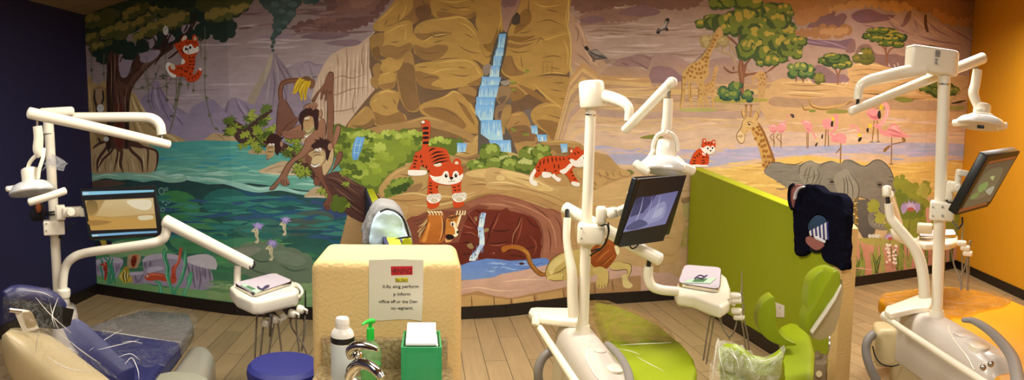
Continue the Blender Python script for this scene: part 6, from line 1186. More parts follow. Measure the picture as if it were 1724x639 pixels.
# moulded foot-rest hood and armrest in grey at the right, base under the seat
MB().prism(plan(.42, (283, 625), (318, 578), (352, 578), (362, 592), (348, 640), (330, 660), (270, 660)), Vector((0, 0, -.24)), .05, 5).build('side_cover', mat('grey moulded plastic', (146, 140, 126), 0.3, 0.04, 14, coat=0.3), c1)
MB().prism(plan(.47, (245, 639), (258, 628), (290, 622), (330, 624), (352, 634), (350, 670), (250, 700)), Vector((0, 0, -.05)), .02, 4).build('armrest', mat('grey green plastic', (150, 148, 128), 0.35, 0.04, 14), c1)
MB().box((-1.42, 2.66, .05), (.4, .8, .1), bev=.04).box((-1.42, 2.6, .24), (.26, .4, .34), bev=.05).build('base', shellw, c1)
# clear covers
def sheet(rows, n=3):
    R2 = [crom(r, n) for r in rows]; m_ = len(R2[0]); cols = [crom([r[j] for r in R2], n) for j in range(m_)]
    g = [[cols[j][i] for j in range(m_)] for i in range(len(cols[0]))]; rr = random.Random(4)
    return [[p + Vector((rr.gauss(0, .004), rr.gauss(0, .004), rr.gauss(0, .005))) for p in r] for r in g]
clear = film('crinkled clear plastic', (170, 168, 162), .065, 9)
fold = mat('pale plastic fold glint', (226, 222, 214), 0.2, 0.1, 60)  # ridges coloured pale to stand in for bright streaks on the film
def folds(o, lines, r=.0016):
    for l in lines: MB().tube([W(*p) for p in l], [r * .3] + [r] * (len(l) - 2) + [r * .3], 6, 5).build('fold', fold, o)
o = MB().grid(sheet([[W(3, 545, 2.1), W(6, 500, 2.1), W(30, 482, 2.14), W(70, 484, 2.2), W(104, 498, 2.26), W(112, 520, 2.3)], [W(10, 560, 2.1), W(20, 530, 2.06), W(40, 520, 2.06), W(72, 526, 2.12), W(100, 530, 2.2), W(112, 540, 2.28)], [W(40, 562, 2.1), W(50, 556, 2.05), W(66, 552, 2.04), W(84, 552, 2.1), W(100, 552, 2.18), W(110, 556, 2.26)], [W(60, 590, 2.08), W(75, 585, 2.04), W(92, 580, 2.05), W(110, 585, 2.12), W(130, 588, 2.2), W(150, 600, 2.3)], [W(70, 625, 2.06), W(95, 622, 2.04), W(120, 625, 2.06), W(150, 630, 2.14), W(180, 632, 2.24), W(205, 640, 2.32)]])).build('plastic_cover', clear, None, 80)
tag(o, 'clear crinkled plastic cover over the headrest and shell back of the navy chair', 'plastic cover', 'clear plastic chair covers')
folds(o, [[(84, 510, 2.1), (90, 535, 2.08), (100, 556, 2.08)], [(60, 500, 2.08), (84, 528, 2.06), (120, 560, 2.1)], [(98, 500, 2.2), (88, 530, 2.06), (92, 550, 2.04)], [(66, 555, 2.0), (62, 575, 2.0), (60, 595, 2.02)], [(100, 560, 2.1), (140, 592, 2.16), (170, 612, 2.22)], [(80, 600, 2.0), (110, 618, 2.0), (150, 625, 2.1)], [(90, 500, 2.12), (70, 492, 2.1), (40, 488, 2.08)]])
o = MB().grid(sheet([[W(112, 598, 2.7), W(150, 556, 3.0), W(190, 532, 3.2), W(240, 519, 3.4), W(322, 522, 3.4)], [WZ(120, 618, .52), WZ(160, 580, .52), WZ(200, 553, .52), WZ(262, 545, .52), WZ(332, 545, .52)], [WZ(130, 640, .53), WZ(175, 605, .53), WZ(215, 585, .53), WZ(255, 590, .53), WZ(310, 580, .53)], [WZ(150, 655, .54), WZ(190, 625, .54), WZ(220, 615, .54), WZ(245, 615, .54), WZ(275, 618, .54)]])).build('plastic_cover', clear, None, 80)
tag(o, 'clear plastic sheet spread over the navy seat cushion', 'plastic cover', 'clear plastic chair covers')
folds(o, [[(150, 590, 2.3), (178, 570, 2.6), (206, 554, 2.8)], [(165, 588, 2.3), (200, 580, 2.4), (232, 572, 2.6)], [(172, 556, 2.8), (210, 562, 2.7), (268, 571, 2.6)], [(200, 600, 2.35), (220, 595, 2.4), (236, 606, 2.35)], [(210, 612, 2.25), (222, 602, 2.3), (232, 622, 2.25), (234, 638, 2.2)], [(205, 576, 2.6), (222, 574, 2.6), (240, 577, 2.6)]], .0014)
# instrument table one
t1, z1 = delivery_head('white instrument table with grey hoses beside the blue stool', .70, [(393, 481), (462, 463), (495, 477), (427, 500)], [(386, 482), (398, 474), (466, 458), (498, 474), (507, 484), (500, 492), (440, 506), (424, 506), (398, 495)], .07, 'steel tray lined with paper on the table above the blue stool', [(405, 480), (412, 478), (440, 490), (431, 494)])
p = W(437, 511, 3.1)
T([(497, 477, 3.2), (504, 481, 3.15), (509, 492, 3.12), (503, 500, 3.12), (498, 499, 3.14)], 2.6, n=10).build('grip_handle', white, t1)
m = MB(); pc = WZ(437, 508, .665); dn = (CAM - pc); dn.z = 0; dn.normalize(); pc = pc + dn * .012
m.tube([pc + Matrix.Rotation(a, 3, dn) @ Vector((0, 0, .0105)) for a in [k * math.pi / 8 for k in range(17)]], .0022, 8, 1); m.tube([pc + Vector((-.005, 0, -.005)), pc + Vector((0, 0, .002)), pc + Vector((.006, 0, .006))], .0018, 6, 1); m.build('round_badge', grey, t1)
T([(466, 518, 3.2), (478, 534, 3.1)], 6, n=12).build('holder_arm', white, t1)
T([(440, 548, 3.1), (468, 540, 3.1), (488, 530, 3.12), (512, 518, 3.15)], 3, n=10).build('holder_bar', white, t1)
for x, y in ((447, 543), (462, 537), (492, 527), (506, 520)): holder(t1, x, y, 3.1, 15, 13, 0, 20)
T([(456, 528, 3.06), (456, 536, 3.06), (454, 566, 3.08)], [3, 3.2, 1.6], n=10).build('handpiece', steel, t1)
T([(514, 488, 3.12), (514, 512, 3.12), (512, 540, 3.12)], [.9, 1.6, 1.8], n=8).build('handpiece', dark, t1)
T([(485, 507, 3.3), (485, 522, 3.3)], 1.2, n=8).build('handpiece', dark, t1)
for h in ([(433, 522, 3.15), (431, 560, 3.15), (429, 602, 3.15)], [(446, 520, 3.2), (443, 548, 3.12), (438, 602, 3.12)], [(461, 545, 3.1), (456, 570, 3.1), (452, 600, 3.1)], [(467, 540, 3.1), (470, 560, 3.1), (474, 590, 3.1)], [(488, 534, 3.15), (492, 552, 3.12), (508, 575, 3.1), (518, 598, 3.1)], [(498, 530, 3.1), (500, 560, 3.1), (504, 592, 3.1)], [(513, 530, 3.12), (512, 560, 3.12), (508, 590, 3.12)]): hose(t1, h)
o = T([(438, 482, 3.2), (444, 486, 3.18), (452, 483, 3.2), (448, 480, 3.22), (440, 485, 3.2)], .0, n=6) if False else MB().tube([WZ(434, 482, .725), WZ(440, 486, .728), WZ(447, 483, .73), WZ(453, 480, .728), WZ(446, 482, .732), WZ(443, 487, .726)], .004, 8, 5).build('bib_chain', mat('violet black plastic', (70, 62, 96), 0.4, 0.2), None)
tag(o, 'small violet and black bib chain lying on the tray above the blue stool', 'bib chain')
# bundle hung behind post one
o = thing('cloth_bundle', 'small dark bundle with orange lining hanging behind the left post', 'cloth bundle', W(64, 356, 3.75))
MB().ball(W(66, 355, 3.75), (.045, .04, .06)).ball(W(59, 361, 3.75), (.03, .03, .04)).build('pouch', mat('dark felt', (22, 18, 24), 0.9, 0.2), o)
MB().ball(W(65, 349, 3.7), (.02, .015, .032)).build('orange_lining', mat('orange brown cloth', (150, 80, 30), 0.8, 0.15), o)
# blue stool
s = thing('operator_stool', 'round blue stool in front of the left instrument table', 'stool', (-.61, 2.6, 0))
MB().lathe([(0, .5), (.1, .502), (.145, .495), (.162, .478), (.166, .455), (.16, .43), (.14, .42), (0, .42)], (-.61, 2.6, 0), n=48).build('seat', mat('royal blue vinyl', (40, 44, 118), 0.55, 0.05, 18), s)
MB().lathe([(0, .42), (.024, .42), (.024, .12), (0, .12)], (-.61, 2.6, 0)).build('gas_column', chrome, s)
for k in range(5):
    a = k * 1.2566 + .3; e = Vector((math.cos(a), math.sin(a), 0))
    MB().tube([Vector((-.61, 2.6, .12)) + e * .02, Vector((-.61, 2.6, .09)) + e * .24], [.022, .014]).build('leg', dark, s)
    MB().lathe([(0, -.012), (.028, -.012), (.03, 0), (.028, .012), (0, .012)], Vector((-.61, 2.6, .03)) + e * .24, Vector((-e.y, e.x, 0))).build('caster', dark, s)
# ================================================================== station two: lime chair
u = thing('dental_unit', 'white dental unit post beside the lime chair, in the middle of the room', 'dental unit', foot(W(982, 553, 2.83)), 'dental unit posts with jointed arms')
T([(995, 176, 2.78), (981, 558, 2.83)], [8.8, 9.8], n=26).build('post', white, u)
T([(994.4, 192, 2.78), (994.2, 194, 2.78)], 9.3, n=24).build('sleeve_joint', chrome, u)
T([(982, 546, 2.83), (981, 560, 2.83)], [11.5, 13.5], n=26).build('post_flange', white, u)
m = MB().lathe([(0, .06), (.04, .06), (.052, .055), (.056, .045), (.057, -.045), (.054, -.054), (.046, -.058), (0, -.058)], W(997, 159, 2.78), W(995, 135, 2.78) - W(998, 180, 2.78), 32, None, 1.0)
m.build('top_housing', white, u)
T([(1010, 160, 2.78), (1034, 166, 2.72), (1050, 173, 2.66), (1059, 184, 2.64), (1058, 203, 2.64)], [11, 10.5, 9.5, 8, 7.2], n=20).build('upper_arm', white, u)
T([(1057, 202, 2.64), (1056, 216, 2.6)], 3.2, n=10).build('arm_pivot', dark, u)
T([(1052, 219, 2.56), (1131, 139, 2.46)], [7.4, 9.6], n=22, round_ends=True).build('spring_arm', white, u)
MB().ball(W(1131, 139, 2.45), 9.8 * px(2.45)).build('arm_knuckle', white, u)
BX(995, 392, 2.8, 46, 34, .11, .012, mb=(m := MB())); cl = m.build('clamp', white, u)
for y in (384, 401): MB().lathe([(0, 0), (.004, 0), (.004, .004), (0, .004)], W(979, y, 2.742), CAM - W(979, y, 2.742), 10).build('clamp_screw', steel, cl)
m = MB(); BX(1012, 362, 2.76, 18, 31, .06, .014, mb=m); BX(1030, 358, 2.76, 22, 18, .05, .012, 30, 0, -8, m); BX(1050, 352, 2.78, 34, 14, .04, .01, 30, 0, -20, m); BX(1062, 328, 2.8, 13, 14, .04, .008, mb=m); T_ = T([(1062, 330, 2.8), (1060, 352, 2.8)], 4.5); m.add(T_.v, T_.f); m.build('monitor_arm', white, u)
p = W(1029, 360, 2.7); MB().lathe([(0, 0), (.016, 0), (.019, .004), (.018, .02), (.012, .024), (0, .024)], p, CAM - p, 18).build('arm_knob', white, u)
T([(1012, 380, 2.72), (1022, 378, 2.7), (1024, 395, 2.7), (1014, 416, 2.72), (1002, 424, 2.74), (994, 430, 2.76)], 1.6, n=8).build('cable', dark, u)
T([(1024, 374, 2.71), (1025, 392, 2.72), (1016, 414, 2.73), (995, 422, 2.76)], 1.3, n=8).build('cable', dark, u)
T([(1058, 408, 2.74), (1064, 418, 2.74), (1074, 412, 2.74), (1070, 404, 2.74)], 1.3, n=8).build('cable', dark, u)
T([(966, 532, 2.8), (964, 500, 2.8), (963, 460, 2.8), (958, 430, 2.81), (954, 400, 2.82), (955, 366, 2.83)], [10, 9.6, 9, 7.6, 6.6, 6.6], n=20).build('table_arm', white, u)
T([(955, 368, 2.83), (955, 354, 2.88)], 4, n=10).build('arm_pivot', dark, u)
T([(952, 350, 2.92), (1110, 436, 2.84)], [11, 11.4], n=24, round_ends=True).build('table_spring_arm', white, u)
T([(1093, 438, 2.84), (1092, 448, 2.84)], 4, n=10).build('arm_pivot', dark, u)
T([(1092, 448, 2.84), (1091, 464, 2.84), (1097, 480, 2.84), (1112, 487, 2.85), (1140, 490, 2.88)], 8.4, n=20).build('table_elbow', white, u)
def unit_base(u, z, plate, socket, rail, far, near, w0, w1, ztop, disc1, disc2, seam):
    MB().prism(plan(z, *plate), Vector((0, 0, -.035)), .01, 4).build('swivel_plate', white, u)
    T([(*p, d) for p, d in socket], 7.4, n=18, round_ends=True).build('rail_socket', white, u)
    P0, P1 = WZ(*rail[0], z - .05), WZ(*rail[1], z - .07)
    MB().tube([P0, P1], .0165, 18).build('support_rail', white, u)
    # hood of the console: rounded box that swells towards the viewer
    ax = Vector((near[0] - far[0], near[1] - far[1], 0)); sd = Vector((ax.y, -ax.x, 0)).normalized(); rings = []
    for tt, ws, hs in ((-.02, .3, .72), (0, .62, .86), (.05, .86, .95), (.15, 1, 1), (.4, 1, 1), (.7, .98, .985), (.92, .92, .96), (1.0, .8, .9), (1.03, .5, .7)):
        c = Vector((far[0], far[1], 0)) + ax * tt; w = (w0 + (w1 - w0) * max(0, min(1, tt))) * ws; h = (ztop[0] + (ztop[1] - ztop[0]) * max(0, min(1, tt))) * hs; zb = .3
        rings.append([c + sd * (w * math.copysign(abs(math.cos(a)) ** .55, math.cos(a))) + Vector((0, 0, zb + (h - zb) * max(0, math.sin(a)) ** .6 if math.sin(a) > 0 else zb - .02 * abs(math.sin(a)))) for a in [2 * math.pi * k / 32 for k in range(32)]])
    hb = MB().loft(rings); hb.build('console_hood', shellw, u, smooth=70)
    from mathutils.bvhtree import BVHTree
    tree = BVHTree.FromPolygons(hb.v, hb.f)
    hit = [tree.ray_cast(CAM, ray(*q).normalized())[0] for q in seam]
    MB().tube([q for q in hit if q], .0035, 8).build('hood_seam', white, u)
    c = Vector((far[0], far[1], 0)) + ax * .5
    MB().box(Vector((c.x, c.y, .16)) + ax * .02, ((w0 + w1) * .9, ax.length * .94, .32), Matrix.Rotation(math.atan2(-ax.x, ax.y), 3, 'Z'), .04).build('console_base', shellb, u)
    for nm, (x, y, r_, h_) in (('control_pad', disc1), ('cup_rest', disc2)):
        p = tree.ray_cast(CAM, ray(x, y).normalized())[0] or WZ(x, y, ztop[1])
        MB().lathe([(0, h_), (r_ * .9, h_), (r_, h_ * .8), (r_, -.02), (0, -.02)], p, (0.05, -.12, 1), 32).build(nm, white if nm == 'cup_rest' else shellw, u)
    return P1
unit_base(u, .62, [(890, 523), (893, 517), (904, 516), (955, 517), (972, 512), (990, 520), (985, 537), (970, 540), (930, 536), (898, 531)], [((903, 530), 2.95), ((902, 545), 2.93)], ((900, 538), (975, 652)), (.70, 2.98), (.745, 2.2), .098, .11, (.60, .55), (1010, 590, .026, .006), (1036, 622, .036, .012), [(1008, 578), (994, 580), (987, 590), (988, 604), (998, 624), (1008, 638)])
T([(938, 590, 2.75), (924, 593, 2.74), (912, 605, 2.73), (906, 625, 2.72), (908, 650, 2.72)], 8, n=16).build('suction_hose', grey, u)
lamp('white dental light hanging above the middle monitor in front of the giraffe mural', 2.46, ((1127, 148), (1126, 168)), [(1125, 166), (1124, 192), (1122, 216), (1121, 224)],
     [[(1120, 221, -.02), (1107, 228, 0), (1101, 240, 0), (1099, 252, 0)], [(1122, 221, -.02), (1134, 228, 0), (1140, 240, 0), (1141, 254, 0)], [(1100, 252, 0), (1092, 266, -.03), (1080, 276, -.03)], [(1138, 264, -.03), (1148, 272, -.03), (1156, 282, -.02)]], (1121, 251, 18.5, 32), (1118, 285, 42),
     [([(1071, 275, -.06), (1080, 283, -.07), (1090, 290, -.07)], 7.4), ([(1150, 281, -.04), (1166, 287, -.02)], 8.2)], (-12, 2))
def scr2(D):
    P, L, E = D.P, D.L, D.E; D.V(820, 200, 2.6625)
    P('101014', '690,268 895,252 790,546 588,575', 1); P('6f70a0', '668,358 858,322 800,470 610,508', 1, '8886b0'); P('40426c', '668,358 760,341 700,420 640,440', 1); P('34365e', '672,356 720,346 690,372 664,388', 3); P('9a9ac0', '740,400 800,370 790,440 720,470 690,460', 3); P('b4b4d0', '760,410 790,395 780,430 740,445', 3); L('c0c0dc', 1.2, '700,350 690,400 670,450 640,500', taper=.3); L('a8a8cc', 1, '740,345 730,400 700,480', taper=.3); L('b8b8d4', 1.4, '780,338 760,400 720,480', taper=.2); P('54567e', '620,490 680,450 720,470 660,496', 3)
screen('patient_monitor', 'black monitor tilted down showing a violet snowy picture, right of the middle post', (1073, 301, 2.53), (1157, 294, 2.87), (1041, 415, 2.56), .03, scr2)
c2 = thing('dental_chair', 'lime green dental chair lounge under clear plastic beside the middle post', 'dental chair', (1.05, 2.9, 0), 'reclining dental chairs')
cushion(c2, 'seat', .5, .1, green, [(998, 509), (1008, 507), (1040, 514), (1075, 528), (1110, 546), (1150, 578), (1168, 600), (1174, 620), (1166, 660), (1070, 690), (1054, 640), (1026, 575)])
# armrest
a_ = [WZ(x, y, .60) for x, y in ((1021, 577), (1028, 582), (1044, 600), (1056, 622), (1062, 650))]
MB().tube(a_, [.012, .016, .017, .017, .017], 14, 5, False, .7).build('armrest', grey, c2)
MB().box((1.02, 2.9, .05), (.36, .8, .1), bev=.04).box((1.02, 2.75, .24), (.22, .4, .34), bev=.05).build('base', shellw, c2)
o = MB().grid(sheet([[WZ(984, 508, .51), WZ(1010, 504, .515), WZ(1050, 513, .515), WZ(1090, 530, .51), WZ(1128, 556, .505)], [WZ(990, 530, .512), WZ(1020, 530, .52), WZ(1060, 540, .522), WZ(1100, 553, .52), WZ(1140, 574, .505)], [WZ(1000, 575, .512), WZ(1030, 572, .518), WZ(1065, 576, .52), WZ(1105, 572, .518), WZ(1150, 580, .505)]])).build('plastic_cover', film('smoky foot plastic', (150, 120, 60), .42, 12), None, 80)
tag(o, 'brownish clear plastic cover over the foot end of the lime dental chair', 'plastic cover', 'clear plastic chair covers')
folds(o, [[(1040, 586, 2.6), (1060, 590, 2.55), (1078, 596, 2.5)], [(1072, 600, 2.5), (1094, 612, 2.45), (1118, 624, 2.4)], [(1045, 580, 2.6), (1085, 578, 2.62), (1130, 576, 2.65)]], .0012)
t2, z2 = delivery_head('white instrument table with grey hoses in front of the lime partition', .745, [(1152, 449), (1215, 454), (1212, 493), (1140, 481)], [(1136, 486), (1146, 462), (1160, 452), (1212, 456), (1224, 466), (1230, 484), (1229, 506), (1214, 515), (1196, 510), (1166, 498), (1140, 494)], .06, 'steel tray lined with paper on the table before the lime partition', [(1151, 476), (1158, 471), (1206, 468), (1196, 477)])
o = MB().tube([WZ(x, y, .781) for x, y in ((1170, 468), (1178, 463), (1186, 465), (1190, 463), (1182, 468), (1174, 467))], .004, 8, 5).build('bib_chain', mat('violet black plastic', (70, 62, 96), 0.4, 0.2), None)
tag(o, 'small violet and black bib chain lying on the tray before the lime partition', 'bib chain')
T([(1228, 505, 2.9), (1238, 512, 2.9)], 5, n=12).build('holder_arm', white, t2)
for x, y in ((1238, 497), (1241, 505), (1240, 523), (1244, 533)): BX(x, y, 2.9, 20, 9, .05, .011, mb=(m := MB())); m.build('holder', white, t2)
T([(1249, 455, 2.92), (1249, 480, 2.92), (1248, 500, 2.92)], [.7, 1.4, 2.4], n=8).build('handpiece', steel, t2)
T([(1251, 512, 2.88), (1251, 530, 2.88)], [2.6, 2.2], n=10).build('handpiece', steel, t2); T([(1250, 500, 2.88), (1250, 508, 2.88)], [2.4, 2.2], n=10).build('handpiece', steel, t2)
for h in ([(1199, 516, 2.9), (1191, 560, 2.92), (1184, 606, 2.95)], [(1204, 518, 2.88), (1198, 560, 2.9), (1189, 612, 2.92)], [(1208, 518, 2.88), (1214, 545, 2.9), (1228, 566, 2.92), (1236, 556, 2.9), (1241, 538, 2.9)], [(1212, 518, 2.92), (1216, 548, 2.95), (1229, 570, 2.98)], [(1248, 538, 2.88), (1252, 560, 2.9), (1256, 590, 2.92)], [(1252, 536, 2.9), (1258, 562, 2.92), (1262, 595, 2.94)]): hose(t2, h, 1.5)
# lime chair against the partition
g = thing('patient_chair', 'lime green upholstered chair with beige shell back against the lime partition', 'chair', Vector((1.72, 2.6, 0)))
MB().prism(plan(.47, (1309, 547), (1330, 538), (1352, 545), (1366, 560), (1374, 590), (1374, 640), (1352, 668), (1290, 672), (1262, 650), (1296, 616), (1318, 580)), Vector((0, 0, -.11)), .045, 5).build('seat', green, g)
rows = [(1290, 536, 17, 37)]
q = crom([Vector((x, y, 0)) for x, y in ((1303, 500), (1307, 522), (1307, 548), (1320, 568), (1342, 580), (1316, 581), (1294, 572), (1279, 556), (1275, 535), (1282, 514), (1292, 504))], 4, True)
MB().prism([W(p.x, p.y, 2.98) for p in q], Vector((.03, .09, 0)), .025, 4).build('armrest', green, g, smooth=60)
q = crom([Vector((x, y, 0)) for x, y in ((1357, 552), (1359, 525), (1361, 496), (1365, 474), (1376, 460), (1392, 452), (1406, 452), (1414, 462), (1404, 490), (1384, 530), (1366, 558))], 3, True)
MB().prism([W(p.x, p.y, 2.70) for p in q], Vector((.02, .08, 0)), .02, 4).build('backrest', green, g, smooth=60)
MB().prism([W(x, y, 2.62 + (y - 450) * .0006) for x, y in ((1357, 552), (1361, 530), (1376, 508), (1382, 492), (1396, 470), (1402, 458), (1409, 454), (1416, 462), (1416, 480), (1408, 500), (1396, 520), (1380, 545), (1366, 562), (1359, 562))], Vector((.02, .10, 0)), .02, 4).build('side_bolster', green, g)
MB().prism([W(x, y, 2.66 + (y - 450) * .0004) for x, y in ((1365, 560), (1372, 549), (1390, 524), (1404, 505), (1416, 480), (1419, 470), (1420, 490), (1414, 530), (1406, 556), (1396, 568), (1380, 573), (1368, 570))], Vector((.03, .09, 0)), .016, 4).build('back_shell', shellb, g)
MB().prism([W(x, y, 2.63) for x, y in ((1366, 560), (1376, 545), (1392, 522), (1406, 500), (1416, 478), (1418, 482), (1408, 504), (1394, 526), (1378, 549), (1368, 563))], Vector((0.01, .03, 0)), .004).build('shell_rim', mat('pale rim plastic', (222, 214, 196), 0.4), g)
T([(1397, 566, 2.62), (1396, 585, 2.6), (1389, 612, 2.6)], 1.5, n=8).build('lever', chrome, g)
BX(1381, 622, 2.6, 22, 44, .12, .012, mb=(m := MB())); BX(1376, 600, 2.6, 9, 14, .06, .006, mb=m); m.build('recline_housing', mat('brown grey plastic', (120, 104, 76), 0.5, 0.05), g)
p = W(1379, 629, 2.53); MB().lathe([(0, .004), (.012, .004), (.014, 0), (.014, -.01), (0, -.01)], p, CAM - p, 20).build('release_button', shellb, g)
MB().box((1.72, 2.55, .2), (.2, .3, .34), bev=.04).box((1.72, 2.55, .03), (.42, .42, .06), bev=.025).build('base', shellb, g)
# plastic wrapped front pad of that chair
rr = random.Random(9); top = [(1211, 592), (1222, 583), (1238, 584), (1250, 592), (1262, 600), (1276, 604), (1290, 603), (1304, 600), (1318, 592)]
rows = []
for k in range(7):
    rows.append([W(x + rr.uniform(-1.5, 1.5) + k * .6, y + k * 10 + rr.uniform(-3, 3), 2.36 - .05 * math.sin(math.pi * min(1, (k + 1) / 5)) + rr.uniform(-.006, .006)) for x, y in top])
MB().grid(rows).build('front_pad', green, g, smooth=25, solid=.03)
o = MB().grid(sheet([[W(1208, 568, 2.36), W(1212, 573, 2.38), W(1232, 572, 2.4), W(1246, 580, 2.4), (W(1262, 592, 2.38)), W(1284, 600, 2.36), W(1318, 584, 2.4)], [W(1200, 600, 2.28), W(1214, 596, 2.27), W(1232, 596, 2.27), W(1248, 600, 2.27), W(1264, 606, 2.27), W(1286, 608, 2.28), W(1320, 598, 2.3)], [W(1194, 650, 2.25), W(1210, 648, 2.24), W(1228, 648, 2.23), W(1244, 648, 2.23), W(1262, 648, 2.23), W(1288, 648, 2.24), W(1310, 645, 2.26)]])).build('plastic_cover', film('crumpled bag plastic', (235, 238, 215), .24, 16), None, 80)
tag(o, 'crumpled clear plastic bag over the front pad of the lime chair by the partition', 'plastic cover', 'clear plastic chair covers')
folds(o, [[(1209, 568, 2.33), (1204, 600, 2.25), (1198, 645, 2.22)], [(1210, 570, 2.33), (1212, 600, 2.24), (1220, 630, 2.22)], [(1230, 578, 2.34), (1236, 596, 2.24), (1250, 612, 2.23)], [(1250, 590, 2.3), (1262, 606, 2.24), (1266, 622, 2.22)], [(1270, 606, 2.26), (1290, 606, 2.26), (1312, 596, 2.28)], [(1222, 584, 2.3), (1240, 604, 2.24), (1244, 622, 2.22)], [(1296, 610, 2.25), (1304, 602, 2.26), (1318, 590, 2.3)]], .0013)

# ================================================================== station three: amber chair
u = thing('dental_unit', 'white dental unit post with barcode label, beside the amber chair', 'dental unit', foot(W(1577, 527, 3.41)), 'dental unit posts with jointed arms')
T([(1590, 118, 3.38), (1577, 530, 3.41)], [10.6, 10.2], n=26).build('post', white, u)
T([(1589.2, 141, 3.38), (1589.1, 143.4, 3.38)], 11.2, n=24).build('sleeve_joint', chrome, u)
T([(1577.5, 522, 3.41), (1577, 533, 3.41)], [12, 14], n=26).build('post_flange', white, u)
k3 = px(3.38); cc = W(1582, 104, 3.38); Mh = face(1582, 104, 3.38, 32)
pl_ = [Vector((math.cos(a) * .075 + .03, math.sin(a) * .075, 0)) for a in [-math.pi / 2 + i * math.pi / 10 for i in range(11)]] + [Vector((-.19, .045, 0)), Vector((-.19, -.045, 0))]
m = MB().prism([cc + Mh @ (p + Vector((0, 0, -.068))) for p in pl_], Vector((0, 0, .13)), .012, 4); hs = m.build('top_housing', white, u)
m = MB().prism([cc + Mh @ (p * 1.0 + Vector((0, 0, .05))) for p in [Vector((q.x * 1.004, q.y * 1.01, 0)) for q in pl_]], Vector((0, 0, .0016)), 0); m.build('housing_seam', shellw, hs)
fn_ = Mh @ Vector((0.127, -.99, 0)).normalized(); lo = cc + Mh @ Vector((-.075, -.0645, -.03)); rx_ = Mh @ Vector((.99, -.127, 0)).normalized(); uz = Vector((0, 0, 1))
lb = MB().prism([lo + fn_ * .001, lo + rx_ * .034 + fn_ * .001, lo + rx_ * .034 + uz * .078 + fn_ * .001, lo + uz * .078 + fn_ * .001], fn_ * .001).build('barcode_label', mat('label paper', (226, 220, 206), 0.7), hs)
m = MB(); rb_ = random.Random(2); z_ = .004
while z_ < .036:
    h = rb_.uniform(.0012, .003); q = lo + uz * (z_ + .038) + fn_ * .0022 + rx_ * .003; m.prism([q, q + rx_ * .028, q + rx_ * .028 + uz * h, q + uz * h], fn_ * .0003); z_ += h + rb_.uniform(.001, .002)
for z_ in (.004, .009, .014, .020, .026, .031):
    q = lo + uz * z_ + fn_ * .0022 + rx_ * .004; w_ = rb_.uniform(.014, .024); m.prism([q, q + rx_ * w_, q + rx_ * w_ + uz * .0026, q + uz * .0026], fn_ * .0003)
bars = m.build('barcode', dark, lb); bars['kind'] = 'stuff'
T([(1556, 116, 3.3), (1520, 122, 3.26), (1486, 130, 3.2), (1462, 136, 3.17), (1449, 144, 3.15), (1445, 156, 3.15), (1445, 167, 3.15)], [11, 10.8, 10, 9, 8, 7.6, 7.6], n=20).build('upper_arm', white, u)
T([(1445, 166, 3.15), (1443, 180, 3.13)], 3, n=10).build('arm_pivot', dark, u)
T([(1433, 187, 3.1), (1654, 98, 3.78)], [7, 9.4], n=22, round_ends=True).build('spring_arm', white, u)
BX(1586, 354, 3.4, 42, 32, .12, .012, mb=(m := MB())); cl = m.build('clamp', white, u)
for x in (1570.5, 1587):
    for y in (348, 363): MB().lathe([(0, 0), (.006 if x > 1580 else .004, 0), (.006 if x > 1580 else .004, .004), (0, .004)], W(x, y, 3.337), CAM - W(x, y, 3.337), 10).build('clamp_screw', steel, cl)
m = MB(); BX(1599, 321, 3.38, 14, 34, .06, .012, mb=m); BX(1609, 315, 3.36, 18, 18, .05, .012, mb=m); BX(1620, 291, 3.36, 20, 11, .05, .008, 20, 0, 6, m); q = T([(1614, 292, 3.36), (1612, 312, 3.36)], 6); m.add(q.v, q.f); m.build('monitor_arm', white, u)
p = W(1613, 316, 3.3); MB().lathe([(0, 0), (.018, 0), (.021, .004), (.02, .02), (.014, .026), (0, .026)], p, CAM - p, 18).build('arm_knob', white, u)
T([(1604, 372, 3.3), (1610, 380, 3.2), (1614, 384, 3.15), (1620, 376, 3.12), (1620, 366, 3.1)], 1.8, n=8).build('cable', dark, u)
T([(1593, 336, 3.34), (1597, 340, 3.34), (1606, 340, 3.34)], 1.6, n=8).build('cable', dark, u)
T([(1557, 500, 3.38), (1555, 470, 3.38), (1550, 442, 3.38), (1540, 418, 3.37), (1524, 397, 3.36), (1508, 378, 3.35), (1499, 364, 3.35), (1496, 342, 3.35)], [10.5, 10, 10, 9.6, 9, 8.6, 8, 7.6], n=20).build('table_arm', white, u)
T([(1496, 344, 3.35), (1494, 330, 3.36)], 4, n=10).build('arm_pivot', dark, u)
T([(1493, 316, 3.37), (1493, 328, 3.36)], 8, n=18, round_ends=True).build('table_spring_knuckle', white, u)
T([(1498, 326, 3.42), (1514, 376, 3.9)], 6.4, n=16).build('table_spring_arm', white, u)
T([(1504, 384, 3.9), (1508, 396, 3.9), (1524, 405, 3.95), (1545, 407, 3.98)], 6.4, n=16).build('table_elbow', white, u)
unit_base(u, .62, [(1489, 521), (1492, 514), (1502, 511), (1548, 494), (1564, 492), (1570, 505), (1566, 516), (1540, 518), (1500, 527)], [((1487, 530), 3.42), ((1496, 536), 3.4)], ((1497, 538), (1672, 652)), (2.57, 2.64), (2.31, 1.66), .115, .145, (.60, .57), (1619, 562, .042, .004), (1648, 584, .05, .014), [(1597, 548), (1600, 562), (1612, 580), (1628, 600), (1640, 622)])
for x, y in ((1655, 618), (1668, 612)):
    p = W(x, y, 2.62); MB().ball(p, .014).build('valve_knob', steel, u)
BX(1490, 578, 3.6, 42, 66, .2, .035, 10, 0, 0, m := MB()); m.build('suction_box', mat('cream cover plastic', (214, 196, 150), 0.35, 0.04, 16), u)
T([(1470, 562, 3.48), (1461, 572, 3.44), (1458, 590, 3.42), (1464, 615, 3.4), (1478, 645, 3.4)], 8, n=16).build('suction_hose', grey, u)
